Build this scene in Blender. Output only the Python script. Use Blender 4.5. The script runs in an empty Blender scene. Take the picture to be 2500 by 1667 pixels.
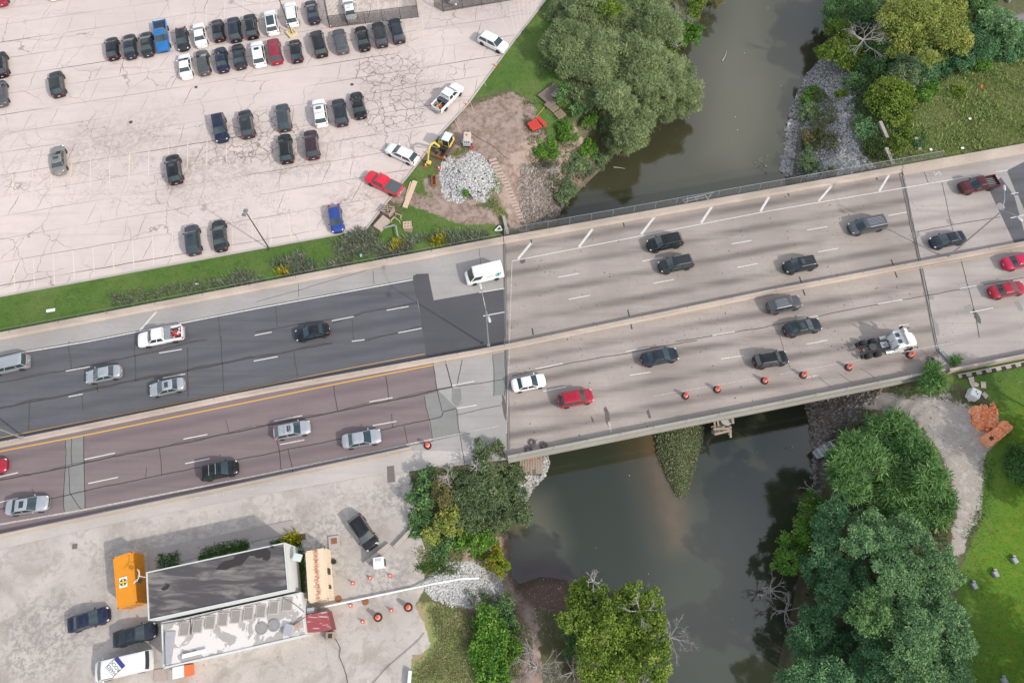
import bpy, bmesh, math, random
import numpy as np
from mathutils import Vector, Matrix
R=math.radians
sc=bpy.context.scene
col=sc.collection
random.seed(7); rng=np.random.default_rng(7)
# ------------------------------------------------------------------ camera, sky, sun
CH=83.0; FP=1667.0; TH=math.atan(699/FP)
cam=bpy.data.objects.new('camera',bpy.data.cameras.new('camera')); col.objects.link(cam)
cam.location=(0,0,CH); cam.rotation_euler=(TH,0,0)
cam.data.sensor_width=36; cam.data.lens=36*FP/2500; cam.data.clip_end=3000
sc.camera=cam
SD=Vector((1.13,-0.75,1.0)).normalized()
w=bpy.data.worlds.new('World'); sc.world=w; w.use_nodes=True
nt=w.node_tree; bg=nt.nodes['Background']
sky=nt.nodes.new('ShaderNodeTexSky'); sky.sky_type='NISHITA'; sky.sun_disc=False
sky.sun_elevation=math.asin(SD.z); sky.sun_rotation=math.atan2(SD.x,SD.y); sky.air_density=1.3; sky.dust_density=3.0
# broken white cloud over the sky, laid out by direction
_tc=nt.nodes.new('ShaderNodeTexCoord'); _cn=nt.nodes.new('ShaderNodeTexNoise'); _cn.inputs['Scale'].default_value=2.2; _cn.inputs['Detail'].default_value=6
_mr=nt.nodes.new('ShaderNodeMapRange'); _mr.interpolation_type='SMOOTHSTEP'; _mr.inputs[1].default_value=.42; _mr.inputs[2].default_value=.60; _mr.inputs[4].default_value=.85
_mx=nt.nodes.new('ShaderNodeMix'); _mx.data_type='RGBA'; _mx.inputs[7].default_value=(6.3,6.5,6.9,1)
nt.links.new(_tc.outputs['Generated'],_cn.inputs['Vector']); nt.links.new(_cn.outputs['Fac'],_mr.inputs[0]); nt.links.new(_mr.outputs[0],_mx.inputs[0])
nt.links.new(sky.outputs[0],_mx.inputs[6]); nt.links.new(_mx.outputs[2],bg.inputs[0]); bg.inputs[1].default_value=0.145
sun=bpy.data.objects.new('sun',bpy.data.lights.new('sun','SUN')); col.objects.link(sun)
sun.data.energy=2.5; sun.data.angle=R(1.2); sun.data.color=(1.0,0.95,0.88)
sun.rotation_euler=SD.to_track_quat('Z','Y').to_euler(); sun.location=(60,-40,60)
sc.view_settings.view_transform='Standard'; sc.view_settings.look='None'; sc.view_settings.gamma=1; sc.view_settings.exposure=0.26
sc.cycles.max_bounces=6; sc.cycles.transparent_max_bounces=8
# ------------------------------------------------------------------ helpers
def G(x,y,z=0.0):
    """ground point seen at picture position x,y on the level z"""
    u=(x-1250)/FP; v=(833.5-y)/FP
    dy=v*math.cos(TH)+math.sin(TH); dz=v*math.sin(TH)-math.cos(TH)
    t=(z-CH)/dz
    return u*t,dy*t
def T(t,x,y):
    return int(t[1])*625+x/3.76, int(t[0])*417+y/3.76
def g(t,x,y,z=0.0): return G(*T(t,x,y),z)
def tag(o,label=None,cat=None,group=None,kind=None):
    if label: o['label']=label
    if cat: o['category']=cat
    if group: o['group']=group
    if kind: o['kind']=kind
    return o
def empty(name,loc=(0,0,0),rz=0,label=None,cat=None,group=None):
    o=bpy.data.objects.new(name,None); col.objects.link(o)
    o.location=loc; o.rotation_euler=(0,0,rz); o.empty_display_size=.3
    return tag(o,label,cat,group)
def copy_tree(o,parent=None):
    c=o.copy(); col.objects.link(c); c.parent=parent
    for ch in list(o.children): copy_tree(ch,c)
    return c
class MB:
    """collects shapes and links them as one mesh object"""
    def __init__(s): s.v=[]; s.f=[]; s.m=[]; s.M=Matrix()
    def add(s,vs,fs,m=0):
        n=len(s.v)
        s.v+= [tuple(s.M@Vector(p)) for p in vs]
        s.f+= [tuple(i+n for i in f) for f in fs]; s.m+=[m]*len(fs)
    def box(s,c,d,rz=0,m=0,rx=0,ry=0,taper=1.0):
        M=Matrix.Translation(c)@Matrix.Rotation(rz,4,'Z')@Matrix.Rotation(ry,4,'Y')@Matrix.Rotation(rx,4,'X')
        x,y,z=d[0]/2,d[1]/2,d[2]/2; t=taper
        vs=[M@Vector(p) for p in ((-x,-y,-z),(x,-y,-z),(x,y,-z),(-x,y,-z),(-x*t,-y*t,z),(x*t,-y*t,z),(x*t,y*t,z),(-x*t,y*t,z))]
        s.add(vs,[(0,3,2,1),(4,5,6,7),(0,1,5,4),(1,2,6,5),(2,3,7,6),(3,0,4,7)],m)
    def tube(s,pts,r,n=8,m=0,r2=None,caps=True):
        pts=[Vector(p) for p in pts]; k=len(pts); vs=[]; r2=r if r2 is None else r2
        up=Vector((0,0,1))
        for i,p in enumerate(pts):
            d=(pts[min(i+1,k-1)]-pts[max(i-1,0)]).normalized()
            a=d.cross(up if abs(d.z)<.9 else Vector((1,0,0))).normalized(); b=d.cross(a)
            rr=r+(r2-r)*i/(k-1)
            for j in range(n):
                t=2*math.pi*j/n; vs.append(p+a*math.cos(t)*rr+b*math.sin(t)*rr)
        fs=[(i*n+j,i*n+(j+1)%n,(i+1)*n+(j+1)%n,(i+1)*n+j) for i in range(k-1) for j in range(n)]
        if caps: fs+=[tuple(range(n)),tuple(range((k-1)*n,k*n))[::-1]]
        s.add(vs,fs,m)
    def lathe(s,prof,c=(0,0,0),n=16,m=0,axis='Z'):
        vs=[]
        for r,z in prof:
            for j in range(n):
                t=2*math.pi*j/n
                p=(r*math.cos(t),r*math.sin(t),z)
                if axis=='Y': p=(p[0],p[2],p[1])
                vs.append((p[0]+c[0],p[1]+c[1],p[2]+c[2]))
        k=len(prof)
        fs=[(i*n+j,i*n+(j+1)%n,(i+1)*n+(j+1)%n,(i+1)*n+j) for i in range(k-1) for j in range(n)]
        fs+=[tuple(range(n))[::-1],tuple(range((k-1)*n,k*n))]
        s.add(vs,fs,m)
    def poly(s,pts,z,m=0):
        s.add([(p[0],p[1],z) for p in pts],[tuple(range(len(pts)))],m)
    def prism(s,pts,z0,z1,m=0):
        n=len(pts); vs=[(p[0],p[1],z0) for p in pts]+[(p[0],p[1],z1) for p in pts]
        s.add(vs,[tuple(range(n))[::-1],tuple(range(n,2*n))]+[(i,(i+1)%n,n+(i+1)%n,n+i) for i in range(n)],m)
    def ribbon(s,pts,wd,z,m=0,taper=False):
        k=len(pts); vs=[]
        for i,p in enumerate(pts):
            a=pts[max(i-1,0)]; b=pts[min(i+1,k-1)]
            dx,dy=b[0]-a[0],b[1]-a[1]; l=math.hypot(dx,dy) or 1
            ww=wd/2*( (1-abs(2*i/(k-1)-1)**3)*.9+.1 if taper else 1)
            vs+=[(p[0]-dy/l*ww,p[1]+dx/l*ww,z),(p[0]+dy/l*ww,p[1]-dx/l*ww,z)]
        s.add(vs,[(2*i,2*i+1,2*i+3,2*i+2) for i in range(k-1)],m)
    def sweep(s,prof,path,m=0,closed=True):
        """prof: (v,z) offsets, v to the left of the path"""
        k=len(path); n=len(prof); vs=[]
        for i,p in enumerate(path):
            a=path[max(i-1,0)]; b=path[min(i+1,k-1)]
            dx,dy=b[0]-a[0],b[1]-a[1]; l=math.hypot(dx,dy)
            for v,z in prof: vs.append((p[0]-dy/l*v,p[1]+dx/l*v,z))
        fs=[(i*n+j,(i+1)*n+j,(i+1)*n+(j+1)%n,i*n+(j+1)%n) for i in range(k-1) for j in range(n)]
        fs+=[tuple(range(n)),tuple(range((k-1)*n,k*n))[::-1]]
        s.add(vs,fs,m)
    def build(s,name,mats,parent=None,smooth=False,bevel=0,fix=True):
        me=bpy.data.meshes.new(name); me.from_pydata(s.v,[],s.f)
        if not isinstance(mats,(list,tuple)): mats=[mats]
        for mm in mats: me.materials.append(mm)
        if len(mats)>1: me.polygons.foreach_set('material_index',s.m)
        if fix and len(s.f)<30000:
            bm=bmesh.new(); bm.from_mesh(me); bmesh.ops.recalc_face_normals(bm,faces=bm.faces)
            bm.to_mesh(me); bm.free()
        if smooth: me.polygons.foreach_set('use_smooth',[True]*len(me.polygons))
        me.update()
        o=bpy.data.objects.new(name,me); col.objects.link(o)
        if parent: o.parent=parent
        if bevel:
            b=o.modifiers.new('b','BEVEL'); b.width=bevel; b.segments=2; b.limit_method='ANGLE'; b.angle_limit=R(40)
        return o
# ------------------------------------------------------------------ materials
class NT:
    def __init__(s,name):
        s.mat=bpy.data.materials.new(name); s.mat.use_nodes=True; s.t=s.mat.node_tree
        s.b=s.t.nodes['Principled BSDF']; s.out=s.t.nodes['Material Output']
        s._p=None
    def n(s,ty,**k):
        q=s.t.nodes.new('ShaderNode'+ty)
        for a,v in k.items(): setattr(q,a,v)
        return q
    def l(s,a,b): s.t.links.new(a,b)
    def setin(s,i,v):
        if hasattr(v,'links') or isinstance(v,bpy.types.NodeSocket): s.l(v,i)
        else:
            if isinstance(v,tuple) and len(v)==3 and len(i.default_value)==4: v=(*v,1)
            i.default_value=v
    def pos(s):
        if s._p is None: s._p=s.n('NewGeometry').outputs['Position']
        return s._p
    def obj(s): return s.n('TexCoord').outputs['Object']
    def map(s,vec,rz=0,sc=(1,1,1),loc=(0,0,0)):
        q=s.n('Mapping'); s.l(vec,q.inputs[0]); q.inputs['Rotation'].default_value=(0,0,rz); q.inputs['Scale'].default_value=sc
        q.inputs['Location'].default_value=loc
        return q.outputs[0]
    def noise(s,scale,detail=4,rough=.55,vec=None,dist=0):
        q=s.n('TexNoise'); s.l(vec or s.pos(),q.inputs['Vector']); q.inputs['Scale'].default_value=scale
        q.inputs['Detail'].default_value=detail; q.inputs['Roughness'].default_value=rough; q.inputs['Distortion'].default_value=dist
        return q.outputs['Fac']
    def vor(s,scale,feature='F1',vec=None,out='Distance'):
        q=s.n('TexVoronoi',feature=feature); s.l(vec or s.pos(),q.inputs['Vector']); q.inputs['Scale'].default_value=scale
        return q.outputs[out]
    def m(s,op,a,b=0.0,c=0.0):
        q=s.n('Math',operation=op)
        for i,v in enumerate((a,b,c)): 
            if i<len(q.inputs): s.setin(q.inputs[i],v)
        return q.outputs[0]
    def ss(s,v,a,b):
        q=s.n('MapRange',interpolation_type='SMOOTHSTEP'); s.setin(q.inputs[0],v)
        q.inputs[1].default_value=a; q.inputs[2].default_value=b
        return q.outputs[0]
    def mix(s,f,a,b,mode='MIX'):
        q=s.n('Mix',data_type='RGBA',blend_type=mode); s.setin(q.inputs[0],f); s.setin(q.inputs[6],a); s.setin(q.inputs[7],b)
        return q.outputs[2]
    def attr(s,name): return s.n('Attribute',attribute_name=name).outputs['Fac']
    def bump(s,h,st=.3,d=.05):
        q=s.n('Bump'); s.l(h,q.inputs['Height']); q.inputs['Strength'].default_value=st; q.inputs['Distance'].default_value=d
        s.l(q.outputs[0],s.b.inputs['Normal'])
    def done(s,colr,rough=.9,spec=.3,metal=0):
        s.setin(s.b.inputs['Base Color'],colr); s.setin(s.b.inputs['Roughness'],rough)
        s.b.inputs['Specular IOR Level'].default_value=spec; s.b.inputs['Metallic'].default_value=metal
        return s.mat
def sc3(c,k): return tuple(x*k for x in c)
_mc={}
def simple(name,c,rough=.7,metal=0,var=.15,scale=3.0,spec=.4):
    if name in _mc: return _mc[name]
    t=NT(name); n=t.noise(scale,5,vec=t.obj()); 
    _mc[name]=t.done(t.mix(n,sc3(c,1-var),sc3(c,1+var)),rough,spec,metal)
    return _mc[name]
def paint(name,c,metal=.0,coat=.6,rough=.35):
    if name in _mc: return _mc[name]
    t=NT(name); n=t.noise(1.3,3,vec=t.obj()); f=t.noise(14,4,vec=t.obj())
    t.done(t.mix(n,sc3(c,.93),sc3(c,1.07)),rough,.22,metal)
    t.l(t.m('MULTIPLY_ADD',f,.12,rough-.06),t.b.inputs['Roughness'])
    t.b.inputs['Coat Weight'].default_value=coat; t.b.inputs['Coat Roughness'].default_value=.06
    _mc[name]=t.mat; return t.mat
BAND=[]
def concrete_mat(name,c,rz=0.0,band=None,speck=.0,mott=.12,streak=.15,pink=0.0):
    """weathered concrete: broad mottling, fine grain, wear streaks along the road, oil bands in the lane centres"""
    t=NT(name); p=t.pos()
    a=t.noise(.12,5); b=t.noise(1.7,6,.65); f=t.noise(22,3,.7)
    cc=t.mix(t.ss(a,.3,.7),sc3(c,1-mott),sc3(c,1+mott))
    cc=t.mix(t.m('MULTIPLY',t.ss(b,.35,.75),.35),cc,sc3(c,.82))
    cc=t.mix(t.m('MULTIPLY',f,.35),cc,sc3(c,.8))
    if streak:
        sv=t.map(p,rz=-rz,sc=(.035,1.3,1)); s1=t.noise(1.0,5,.6,vec=sv)
        cc=t.mix(t.m('MULTIPLY',t.ss(s1,.45,.75),streak*2.4),cc,sc3(c,.62))
    if band:
        v0,per,st,dark=band
        sx=t.n('SeparateXYZ'); t.l(t.map(p,rz=-rz),sx.inputs[0]); v=sx.outputs[1]
        wob=t.noise(.05,3,vec=p)
        v=t.m('ADD',v,t.m('MULTIPLY',t.m('SUBTRACT',wob,.5),.9))
        ph=t.m('PINGPONG',t.m('SUBTRACT',v,v0),per/2)      # 0 in the lane centre
        k=t.ss(ph,.95,.05)
        along=t.noise(.8,4,.6,vec=t.map(p,rz=-rz,sc=(.06,.5,1)))
        k=t.m('MULTIPLY',k,t.m('MULTIPLY',t.ss(along,.25,.62),st))
        gr=t.noise(6,5,.7); k=t.m('MULTIPLY',k,t.m('MULTIPLY_ADD',gr,.8,.6))
        cc=t.mix(k,cc,dark)
    if speck:
        vv=t.vor(1.1); nn=t.noise(.25,3)
        k=t.m('MULTIPLY',t.ss(vv,.13,.07),t.ss(nn,.45,.6)); cc=t.mix(t.m('MULTIPLY',k,speck),cc,(.05,.045,.04))
        v2=t.vor(2.9); k=t.m('MULTIPLY',t.ss(v2,.14,.08),t.ss(nn,.4,.6)); cc=t.mix(t.m('MULTIPLY',k,speck),cc,(.07,.065,.06))
    t.bump(f,.25,.01)
    return t.done(cc,.92,.2)
HA=R(11.9)
M_deckN=concrete_mat('bridge_concrete',(.355,.308,.276),rz=R(11.84),band=(44.0,3.64,.75,(.13,.115,.105)),speck=1.0,mott=.16)
M_deckS=concrete_mat('bridge_concrete_south',(.37,.32,.288),rz=R(11.2),band=(28.3,3.3,.75,(.12,.10,.095)),speck=1.0,mott=.16)
M_conc=concrete_mat('road_concrete',(.36,.34,.325),rz=HA,streak=.12)
M_concL=concrete_mat('light_concrete',(.48,.445,.42),rz=HA,streak=.10)
M_concG=concrete_mat('patched_concrete',(.24,.24,.23),rz=HA,streak=.1)
M_asph=concrete_mat('dark_asphalt',(.125,.125,.138),rz=HA,band=(40.2,3.6,.55,(.075,.075,.085)),mott=.1,streak=.22)
M_asphN=concrete_mat('fresh_asphalt',(.095,.095,.103),rz=HA,mott=.1,streak=.08)
M_asphR=concrete_mat('reddish_asphalt',(.22,.175,.178),rz=HA,band=(28.2,3.4,.6,(.14,.11,.118)),mott=.07,streak=.16)
M_barr=concrete_mat('barrier_concrete',(.44,.375,.325),rz=HA,streak=.22,mott=.2)
M_barrG=concrete_mat('grey_parapet_concrete',(.36,.34,.30),rz=HA,streak=.1)
M_crack=simple('crack_fill',(.07,.062,.06),.9,var=.3,scale=2)
M_crackS=simple('soft_crack',(.22,.185,.17),.9,var=.35,scale=1)
def worn(name,c,under,wear=.5,scale=5):
    t=NT(name); n=t.noise(scale,6,.7)
    return t.done(t.mix(t.ss(n,wear-.06,wear+.06),c,under),.8,.3)
M_white=worn('white_road_paint',(.66,.64,.62),(.40,.37,.35),.56,7)
M_whiteW=worn('worn_white_paint',(.62,.59,.56),(.38,.35,.33),.47,7)
M_yel=worn('yellow_road_paint',(.62,.36,.09),(.3,.24,.18),.66)
M_lotline=worn('faded_parking_paint',(.74,.65,.50),(.60,.53,.49),.5,4)
M_steel=simple('galvanised_steel',(.42,.44,.45),.45,.7)
M_dark=simple('black_rubber',(.03,.03,.033),.8)
M_rim=simple('alloy_rim',(.45,.45,.46),.35,.8)
M_glass=NT('car_glass'); M_glass.done((.022,.040,.044),.05,.8); M_glass.b.inputs['Coat Weight'].default_value=.6; M_glass=M_glass.mat
M_lamp=simple('headlamp_lens',(.75,.75,.75),.15,.2)
M_tail=simple('tail_lamp_red',(.45,.02,.03),.2)
M_plate=simple('licence_plate_white',(.75,.75,.75),.4)
M_wood=simple('weathered_timber',(.34,.27,.21),.85,var=.3,scale=6)
M_woodN=simple('new_timber',(.62,.47,.34),.8,var=.2,scale=6)
M_orange=simple('traffic_orange',(.78,.10,.035),.5)
M_whiteP=simple('white_plastic',(.78,.78,.78),.4,var=.06)
M_rust=simple('rusty_steel',(.30,.12,.06),.8,.2,var=.35,scale=4)
# ------------------------------------------------------------------ terrain
WZ=-7.5
def pxp(pts,z=0.0): return [G(x,y,z) for x,y in pts]
WEST_BANK=[(1700,-400),(1690,-120),(1665,60),(1640,200),(1600,300),(1513,363),(1464,417),(1367,510)]
W_S=[(1340,1110),(1335,1150),(1308,1190),(1285,1225),(1262,1260),(1238,1300),(1248,1350),(1243,1395),(1265,1425),(1320,1408),(1385,1415),(1402,1470),(1430,1520),(1500,1560),(1545,1640),(1560,1720),(1600,2100)]
E_S=[(1850,2100),(1885,1720),(1905,1600),(1930,1500),(1955,1380),(1975,1290),(1992,1200),(1985,1120),(1978,1060),(1965,985)]
E_N=[(1915,417),(1918,370),(1925,300),(1932,265),(1945,230),(1972,178),(2012,128),(2030,60),(2045,-100),(2080,-400)]
RIV=np.array(pxp(WEST_BANK+W_S+E_S+E_N,WZ))
ISL=np.array(pxp([(1590,1000),(1598,1055),(1604,1110),(1625,1160),(1652,1212),(1664,1222),(1682,1198),(1700,1130),(1717,1070),(1722,1000),(1718,900),(1640,860),(1590,900)],WZ))
def inpoly(X,Y,P):
    ins=np.zeros(X.shape,bool); n=len(P); j=n-1
    for i in range(n):
        xi,yi=P[i]; xj,yj=P[j]
        c=((yi>Y)!=(yj>Y))
        if yi!=yj: c&=(X<(xj-xi)*(Y-yi)/(yj-yi)+xi)
        ins^=c; j=i
    return ins
def sdist(X,Y,P):
    """signed distance, positive inside"""
    d=np.full(X.shape,1e9); n=len(P)
    for i in range(n):
        ax,ay=P[i]; bx,by=P[(i+1)%n]; ex,ey=bx-ax,by-ay
        t=np.clip(((X-ax)*ex+(Y-ay)*ey)/(ex*ex+ey*ey+1e-9),0,1)
        d=np.minimum(d,(X-ax-t*ex)**2+(Y-ay-t*ey)**2)
    d=np.sqrt(d); return np.where(inpoly(X,Y,P),d,-d)
def curve(pts,z):
    wpt=sorted(G(x,y,z) for x,y in pts)
    X=np.array([p[0] for p in wpt]); Y=np.array([p[1] for p in wpt])
    s0=(Y[1]-Y[0])/(X[1]-X[0]); s1=(Y[-1]-Y[-2])/(X[-1]-X[-2])
    s0=s1=.21
    X=np.concatenate([[-400],X,[400]]); Y=np.concatenate([[Y[0]+s0*(-400-X[1])],Y,[Y[-1]+s1*(400-X[-2])]])
    return lambda x:float(np.interp(x,X,Y))
cN =curve([(0,811),(625,691),(1231,577),(1875,462),(2500,350.5)],.85)     # outer top edge, north parapet
cM =curve([(0,1076),(625,948),(1231,839),(1875,706),(2500,587)],.85)
cSb=curve([T('30',0,195),T('20',2350,1266),T('21',1430,957)],.75)
cSp=curve([T('22',0,1037),T('22',1175,801),T('22',2350,567),T('23',1500,266)],.95)
cSw=curve([T('23',1640,252),T('23',2350,112)],.9)
XJW0,YJW0=G(1228,575); XJW1,YJW1=G(1238,1105)
XJE0,YJE0=G(2197,417); XJE1,YJE1=G(2290,880)
def xjw(y): return np.interp(y,[YJW1,YJW0],[XJW1,XJW0])
def xje(y): return np.interp(y,[YJE1,YJE0],[XJE1,XJE0])
def cells(a,b,core0,core1,st):
    return np.concatenate([np.linspace(a,core0,14,endpoint=False),np.arange(core0,core1,st),np.linspace(core1,b,14)])
GX=cells(-500,500,-92,100,.4); GY=cells(-260,600,-18,112,.4)
XX,YY=np.meshgrid(GX,GY)
def height(X,Y,noise=True):
    d=np.maximum(sdist(X,Y,RIV),-200)
    d2=sdist(X,Y,ISL)
    wd=np.where(X<28,np.where(Y<24,11.5,9.5),13.5)
    t=np.clip(-d/wd,0,1); t=t*(1.25-.25*t*t) ; t=np.clip(t,0,1); t=t*t*(3-2*t)*.45+t*.55
    z=np.where(d>0,WZ-np.minimum(d*.35,2.2),WZ+(-.06-WZ)*t)
    z=np.maximum(z,np.where(d2>-3,WZ+np.clip(d2*.45,-1.2,1.0),-20))
    if noise:
        nz=np.sin(X*1.7+np.sin(Y*1.1)*2)*np.sin(Y*1.9+np.sin(X*.8)*2)*.16+np.sin(X*4.1)*np.sin(Y*3.7+X)*.05
        bank=np.clip(t*8,0,1)*np.clip((1-t)*8,0,1)
        z=z+nz*bank
    # abutments under the carriageways
    yn=np.interp(X,[-400,400],[cN(-400),cN(400)])
    yn=np.array([0.0]); 
    return z
_cn=np.array([cN(x) for x in GX]); _cs=np.array([cSp(x) for x in GX])
ZZ=height(XX,YY)
inc=(YY<_cn[None,:]+.15)&(YY>_cs[None,:]-1.0)
ZZ=np.where(inc&((XX<xjw(YY)-.3)|(XX>xje(YY)+.3)),-.06,ZZ)
def TZ(x,y):
    """terrain height (bilinear) at x,y (arrays)"""
    x=np.asarray(x,float); y=np.asarray(y,float)
    i=np.clip(np.searchsorted(GX,x)-1,0,len(GX)-2); j=np.clip(np.searchsorted(GY,y)-1,0,len(GY)-2)
    fx=(x-GX[i])/(GX[i+1]-GX[i]); fy=(y-GY[j])/(GY[j+1]-GY[j])
    return ZZ[j,i]*(1-fx)*(1-fy)+ZZ[j,i+1]*fx*(1-fy)+ZZ[j+1,i]*(1-fx)*fy+ZZ[j+1,i+1]*fx*fy
def GT(x,y,up=0.0):
    """terrain point seen at picture position (scalars or arrays)"""
    x=np.asarray(x,float); y=np.asarray(y,float)
    z=np.zeros(x.shape); done=np.zeros(x.shape,bool); res=np.zeros(x.shape)
    for zz in np.arange(.3,-9.2,-.1):
        X,Y=G(x,y,zz); hit=(TZ(X,Y)>=zz)&~done
        res=np.where(hit,zz,res); done|=hit
    res=np.where(done,res,-9.2)
    X,Y=G(x,y,res+up)
    return X,Y,res+up
# picture position of every terrain vertex
def PX(X,Y,Z):
    dep=Y*math.sin(TH)-(Z-CH)*math.cos(TH); up=Y*math.cos(TH)+(Z-CH)*math.sin(TH)
    dep=np.maximum(dep,5)
    return 1250+FP*X/dep, 833.5-FP*up/dep
IX,IY=PX(XX,YY,ZZ)
def zone(polys,soft):
    m=np.zeros(XX.shape)
    near=(IX>-400)&(IX<2900)&(IY>-400)&(IY<2100)
    x=IX[near]; y=IY[near]
    for P in polys:
        s=sdist(x,y,np.array(P,float)); m[near]=np.maximum(m[near],np.clip(.5+s/(2*soft),0,1))
    return m
Z={}
Z['lush']=zone([[(-300,760),(640,610),(900,560),(985,520),(1040,470),(1100,520),(1215,545),(1225,590),(-300,870)],
 [(1335,-20),(1060,330),(1085,300),(1150,245),(1240,215),(1290,240),(1325,300),(1345,340),(1400,300),(1400,-20)],
 [(1010,415),(1050,400),(1075,440),(1070,500),(1020,500),(985,520),(960,480)],
 [(2225,930),(2320,905),(2520,860),(2900,800),(2900,2000),(2330,2000),(2340,1400),(2395,1270),(2400,1180),(2405,1110),(2440,1075),(2440,1010),(2400,960),(2330,935),(2290,965),(2240,960)]],14)
Z['bright']=zone([[(2420,1010),(2560,900),(2900,820),(2900,1900),(2420,1800),(2380,1500),(2350,1350),(2410,1250),(2430,1150)]],60)
Z['meadow']=zone([[(2150,400),(2180,250),(2300,190),(2420,150),(2560,120),(2900,60),(2900,340),(2520,350),(2190,410)],
 [(1010,1470),(1060,1470),(1130,1490),(1180,1560),(1220,1700),(1000,1720),(1000,1600),(1030,1580)]],25)
Z['dirt']=zone([[(1135,262),(1250,225),(1300,250),(1330,330),(1345,400),(1360,520),(1280,570),(1235,545),(1200,480),(1120,520),(1040,470),(1030,440),(1085,420),(1090,330)],
 [(938,440),(985,455),(1010,470),(1080,490),(1130,500),(1210,510),(1228,548),(1120,546),(1060,522),(1010,503),(975,500),(935,478)],
 [(1130,1310),(1260,1310),(1310,1500),(1330,1720),(1180,1720),(1120,1500)],
 [(1400,300),(1470,420),(1370,540),(1340,540),(1330,420)]],16)
Z['pale']=zone([[(2170,955),(2215,972),(2240,960),(2280,968),(2310,952),(2350,985),(2385,990),(2445,1012),(2432,1060),(2440,1090),(2408,1120),(2422,1180),(2400,1215),(2405,1255),(2370,1290),(2350,1352),(2326,1360),(2322,1300),(2338,1250),(2325,1190),(2300,1110),(2240,1030),(2150,1000),(2040,985),(2000,965)],
 [(1260,1300),(1330,1300),(1310,1400),(1250,1420)]],14)
Z['yard']=zone([[(-400,1290),(250,1250),(560,1190),(900,1130),(990,1130),(1010,1190),(1015,1260),(1040,1350),(1035,1440),(1012,1480),(1035,1520),(1052,1575),(1030,1595),(1005,1600),(1000,1730),(-400,2000)]],8)
Z['rubble']=zone([[(1590,1000),(1604,1110),(1652,1212),(1664,1222),(1682,1198),(1717,1070),(1722,1000)],[(1085,388),(1120,395),(1150,375),(1195,405),(1212,465),(1185,485),(1120,490),(1085,478)],[(1035,1430),(1100,1380),(1190,1395),(1222,1450),(1170,1480),(1100,1475)],[(1920,130),(2110,160),(2110,440),(1900,440),(1900,250)],[(1940,950),(2140,930),(2100,1020),(2040,1060),(1990,1300),(1960,1300),(1960,980)],[(1270,400),(1360,400),(1375,540),(1270,560)],[(1250,1090),(1345,1090),(1345,1170),(1280,1260),(1250,1260)]],14)
Z['red']=zone([[(1250,1385),(1300,1400),(1395,1410),(1400,1480),(1370,1500),(1300,1480),(1262,1450)]],50)
Z['grit']=zone([[(240,1335),(420,1300),(600,1262),(760,1225),(930,1190),(960,1150),(1005,1150),(1010,1230),(960,1260),(850,1215),(640,1275),(470,1310),(360,1345),(290,1360),(240,1420)],[(700,1270),(850,1240),(830,1400),(740,1440)],[(860,1380),(1010,1350),(1010,1440),(900,1480)],[(0,1500),(160,1440),(240,1560),(120,1667),(0,1667)]],30)
Z['path']=zone([[(2440,45),(2900,-40),(2900,10),(2560,70),(2450,70)]],4)
verts=np.stack([XX.ravel(),YY.ravel(),ZZ.ravel()],1)
ny,nx=XX.shape
idx=np.arange(ny*nx).reshape(ny,nx)
quads=np.stack([idx[:-1,:-1],idx[:-1,1:],idx[1:,1:],idx[1:,:-1]],-1).reshape(-1,4)
def npmesh(name,verts,quads,mats,parent=None,attrs=None,smooth=False,k=4):
    me=bpy.data.meshes.new(name); nv=len(verts); nf=len(quads)
    me.vertices.add(nv); me.vertices.foreach_set('co',np.asarray(verts,np.float32).ravel())
    me.loops.add(nf*k); me.loops.foreach_set('vertex_index',np.asarray(quads,np.int32).ravel())
    me.polygons.add(nf); me.polygons.foreach_set('loop_start',np.arange(0,nf*k,k,dtype=np.int32))
    me.polygons.foreach_set('loop_total',np.full(nf,k,np.int32))
    me.polygons.foreach_set('use_smooth',np.full(nf,smooth))
    me.update(calc_edges=True)
    for mm in (mats if isinstance(mats,(list,tuple)) else [mats]): me.materials.append(mm)
    for a,v in (attrs or {}).items():
        at=me.attributes.new(a,'FLOAT','POINT'); at.data.foreach_set('value',np.asarray(v,np.float32).ravel())
    o=bpy.data.objects.new(name,me); col.objects.link(o)
    if parent: o.parent=parent
    return o
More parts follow.
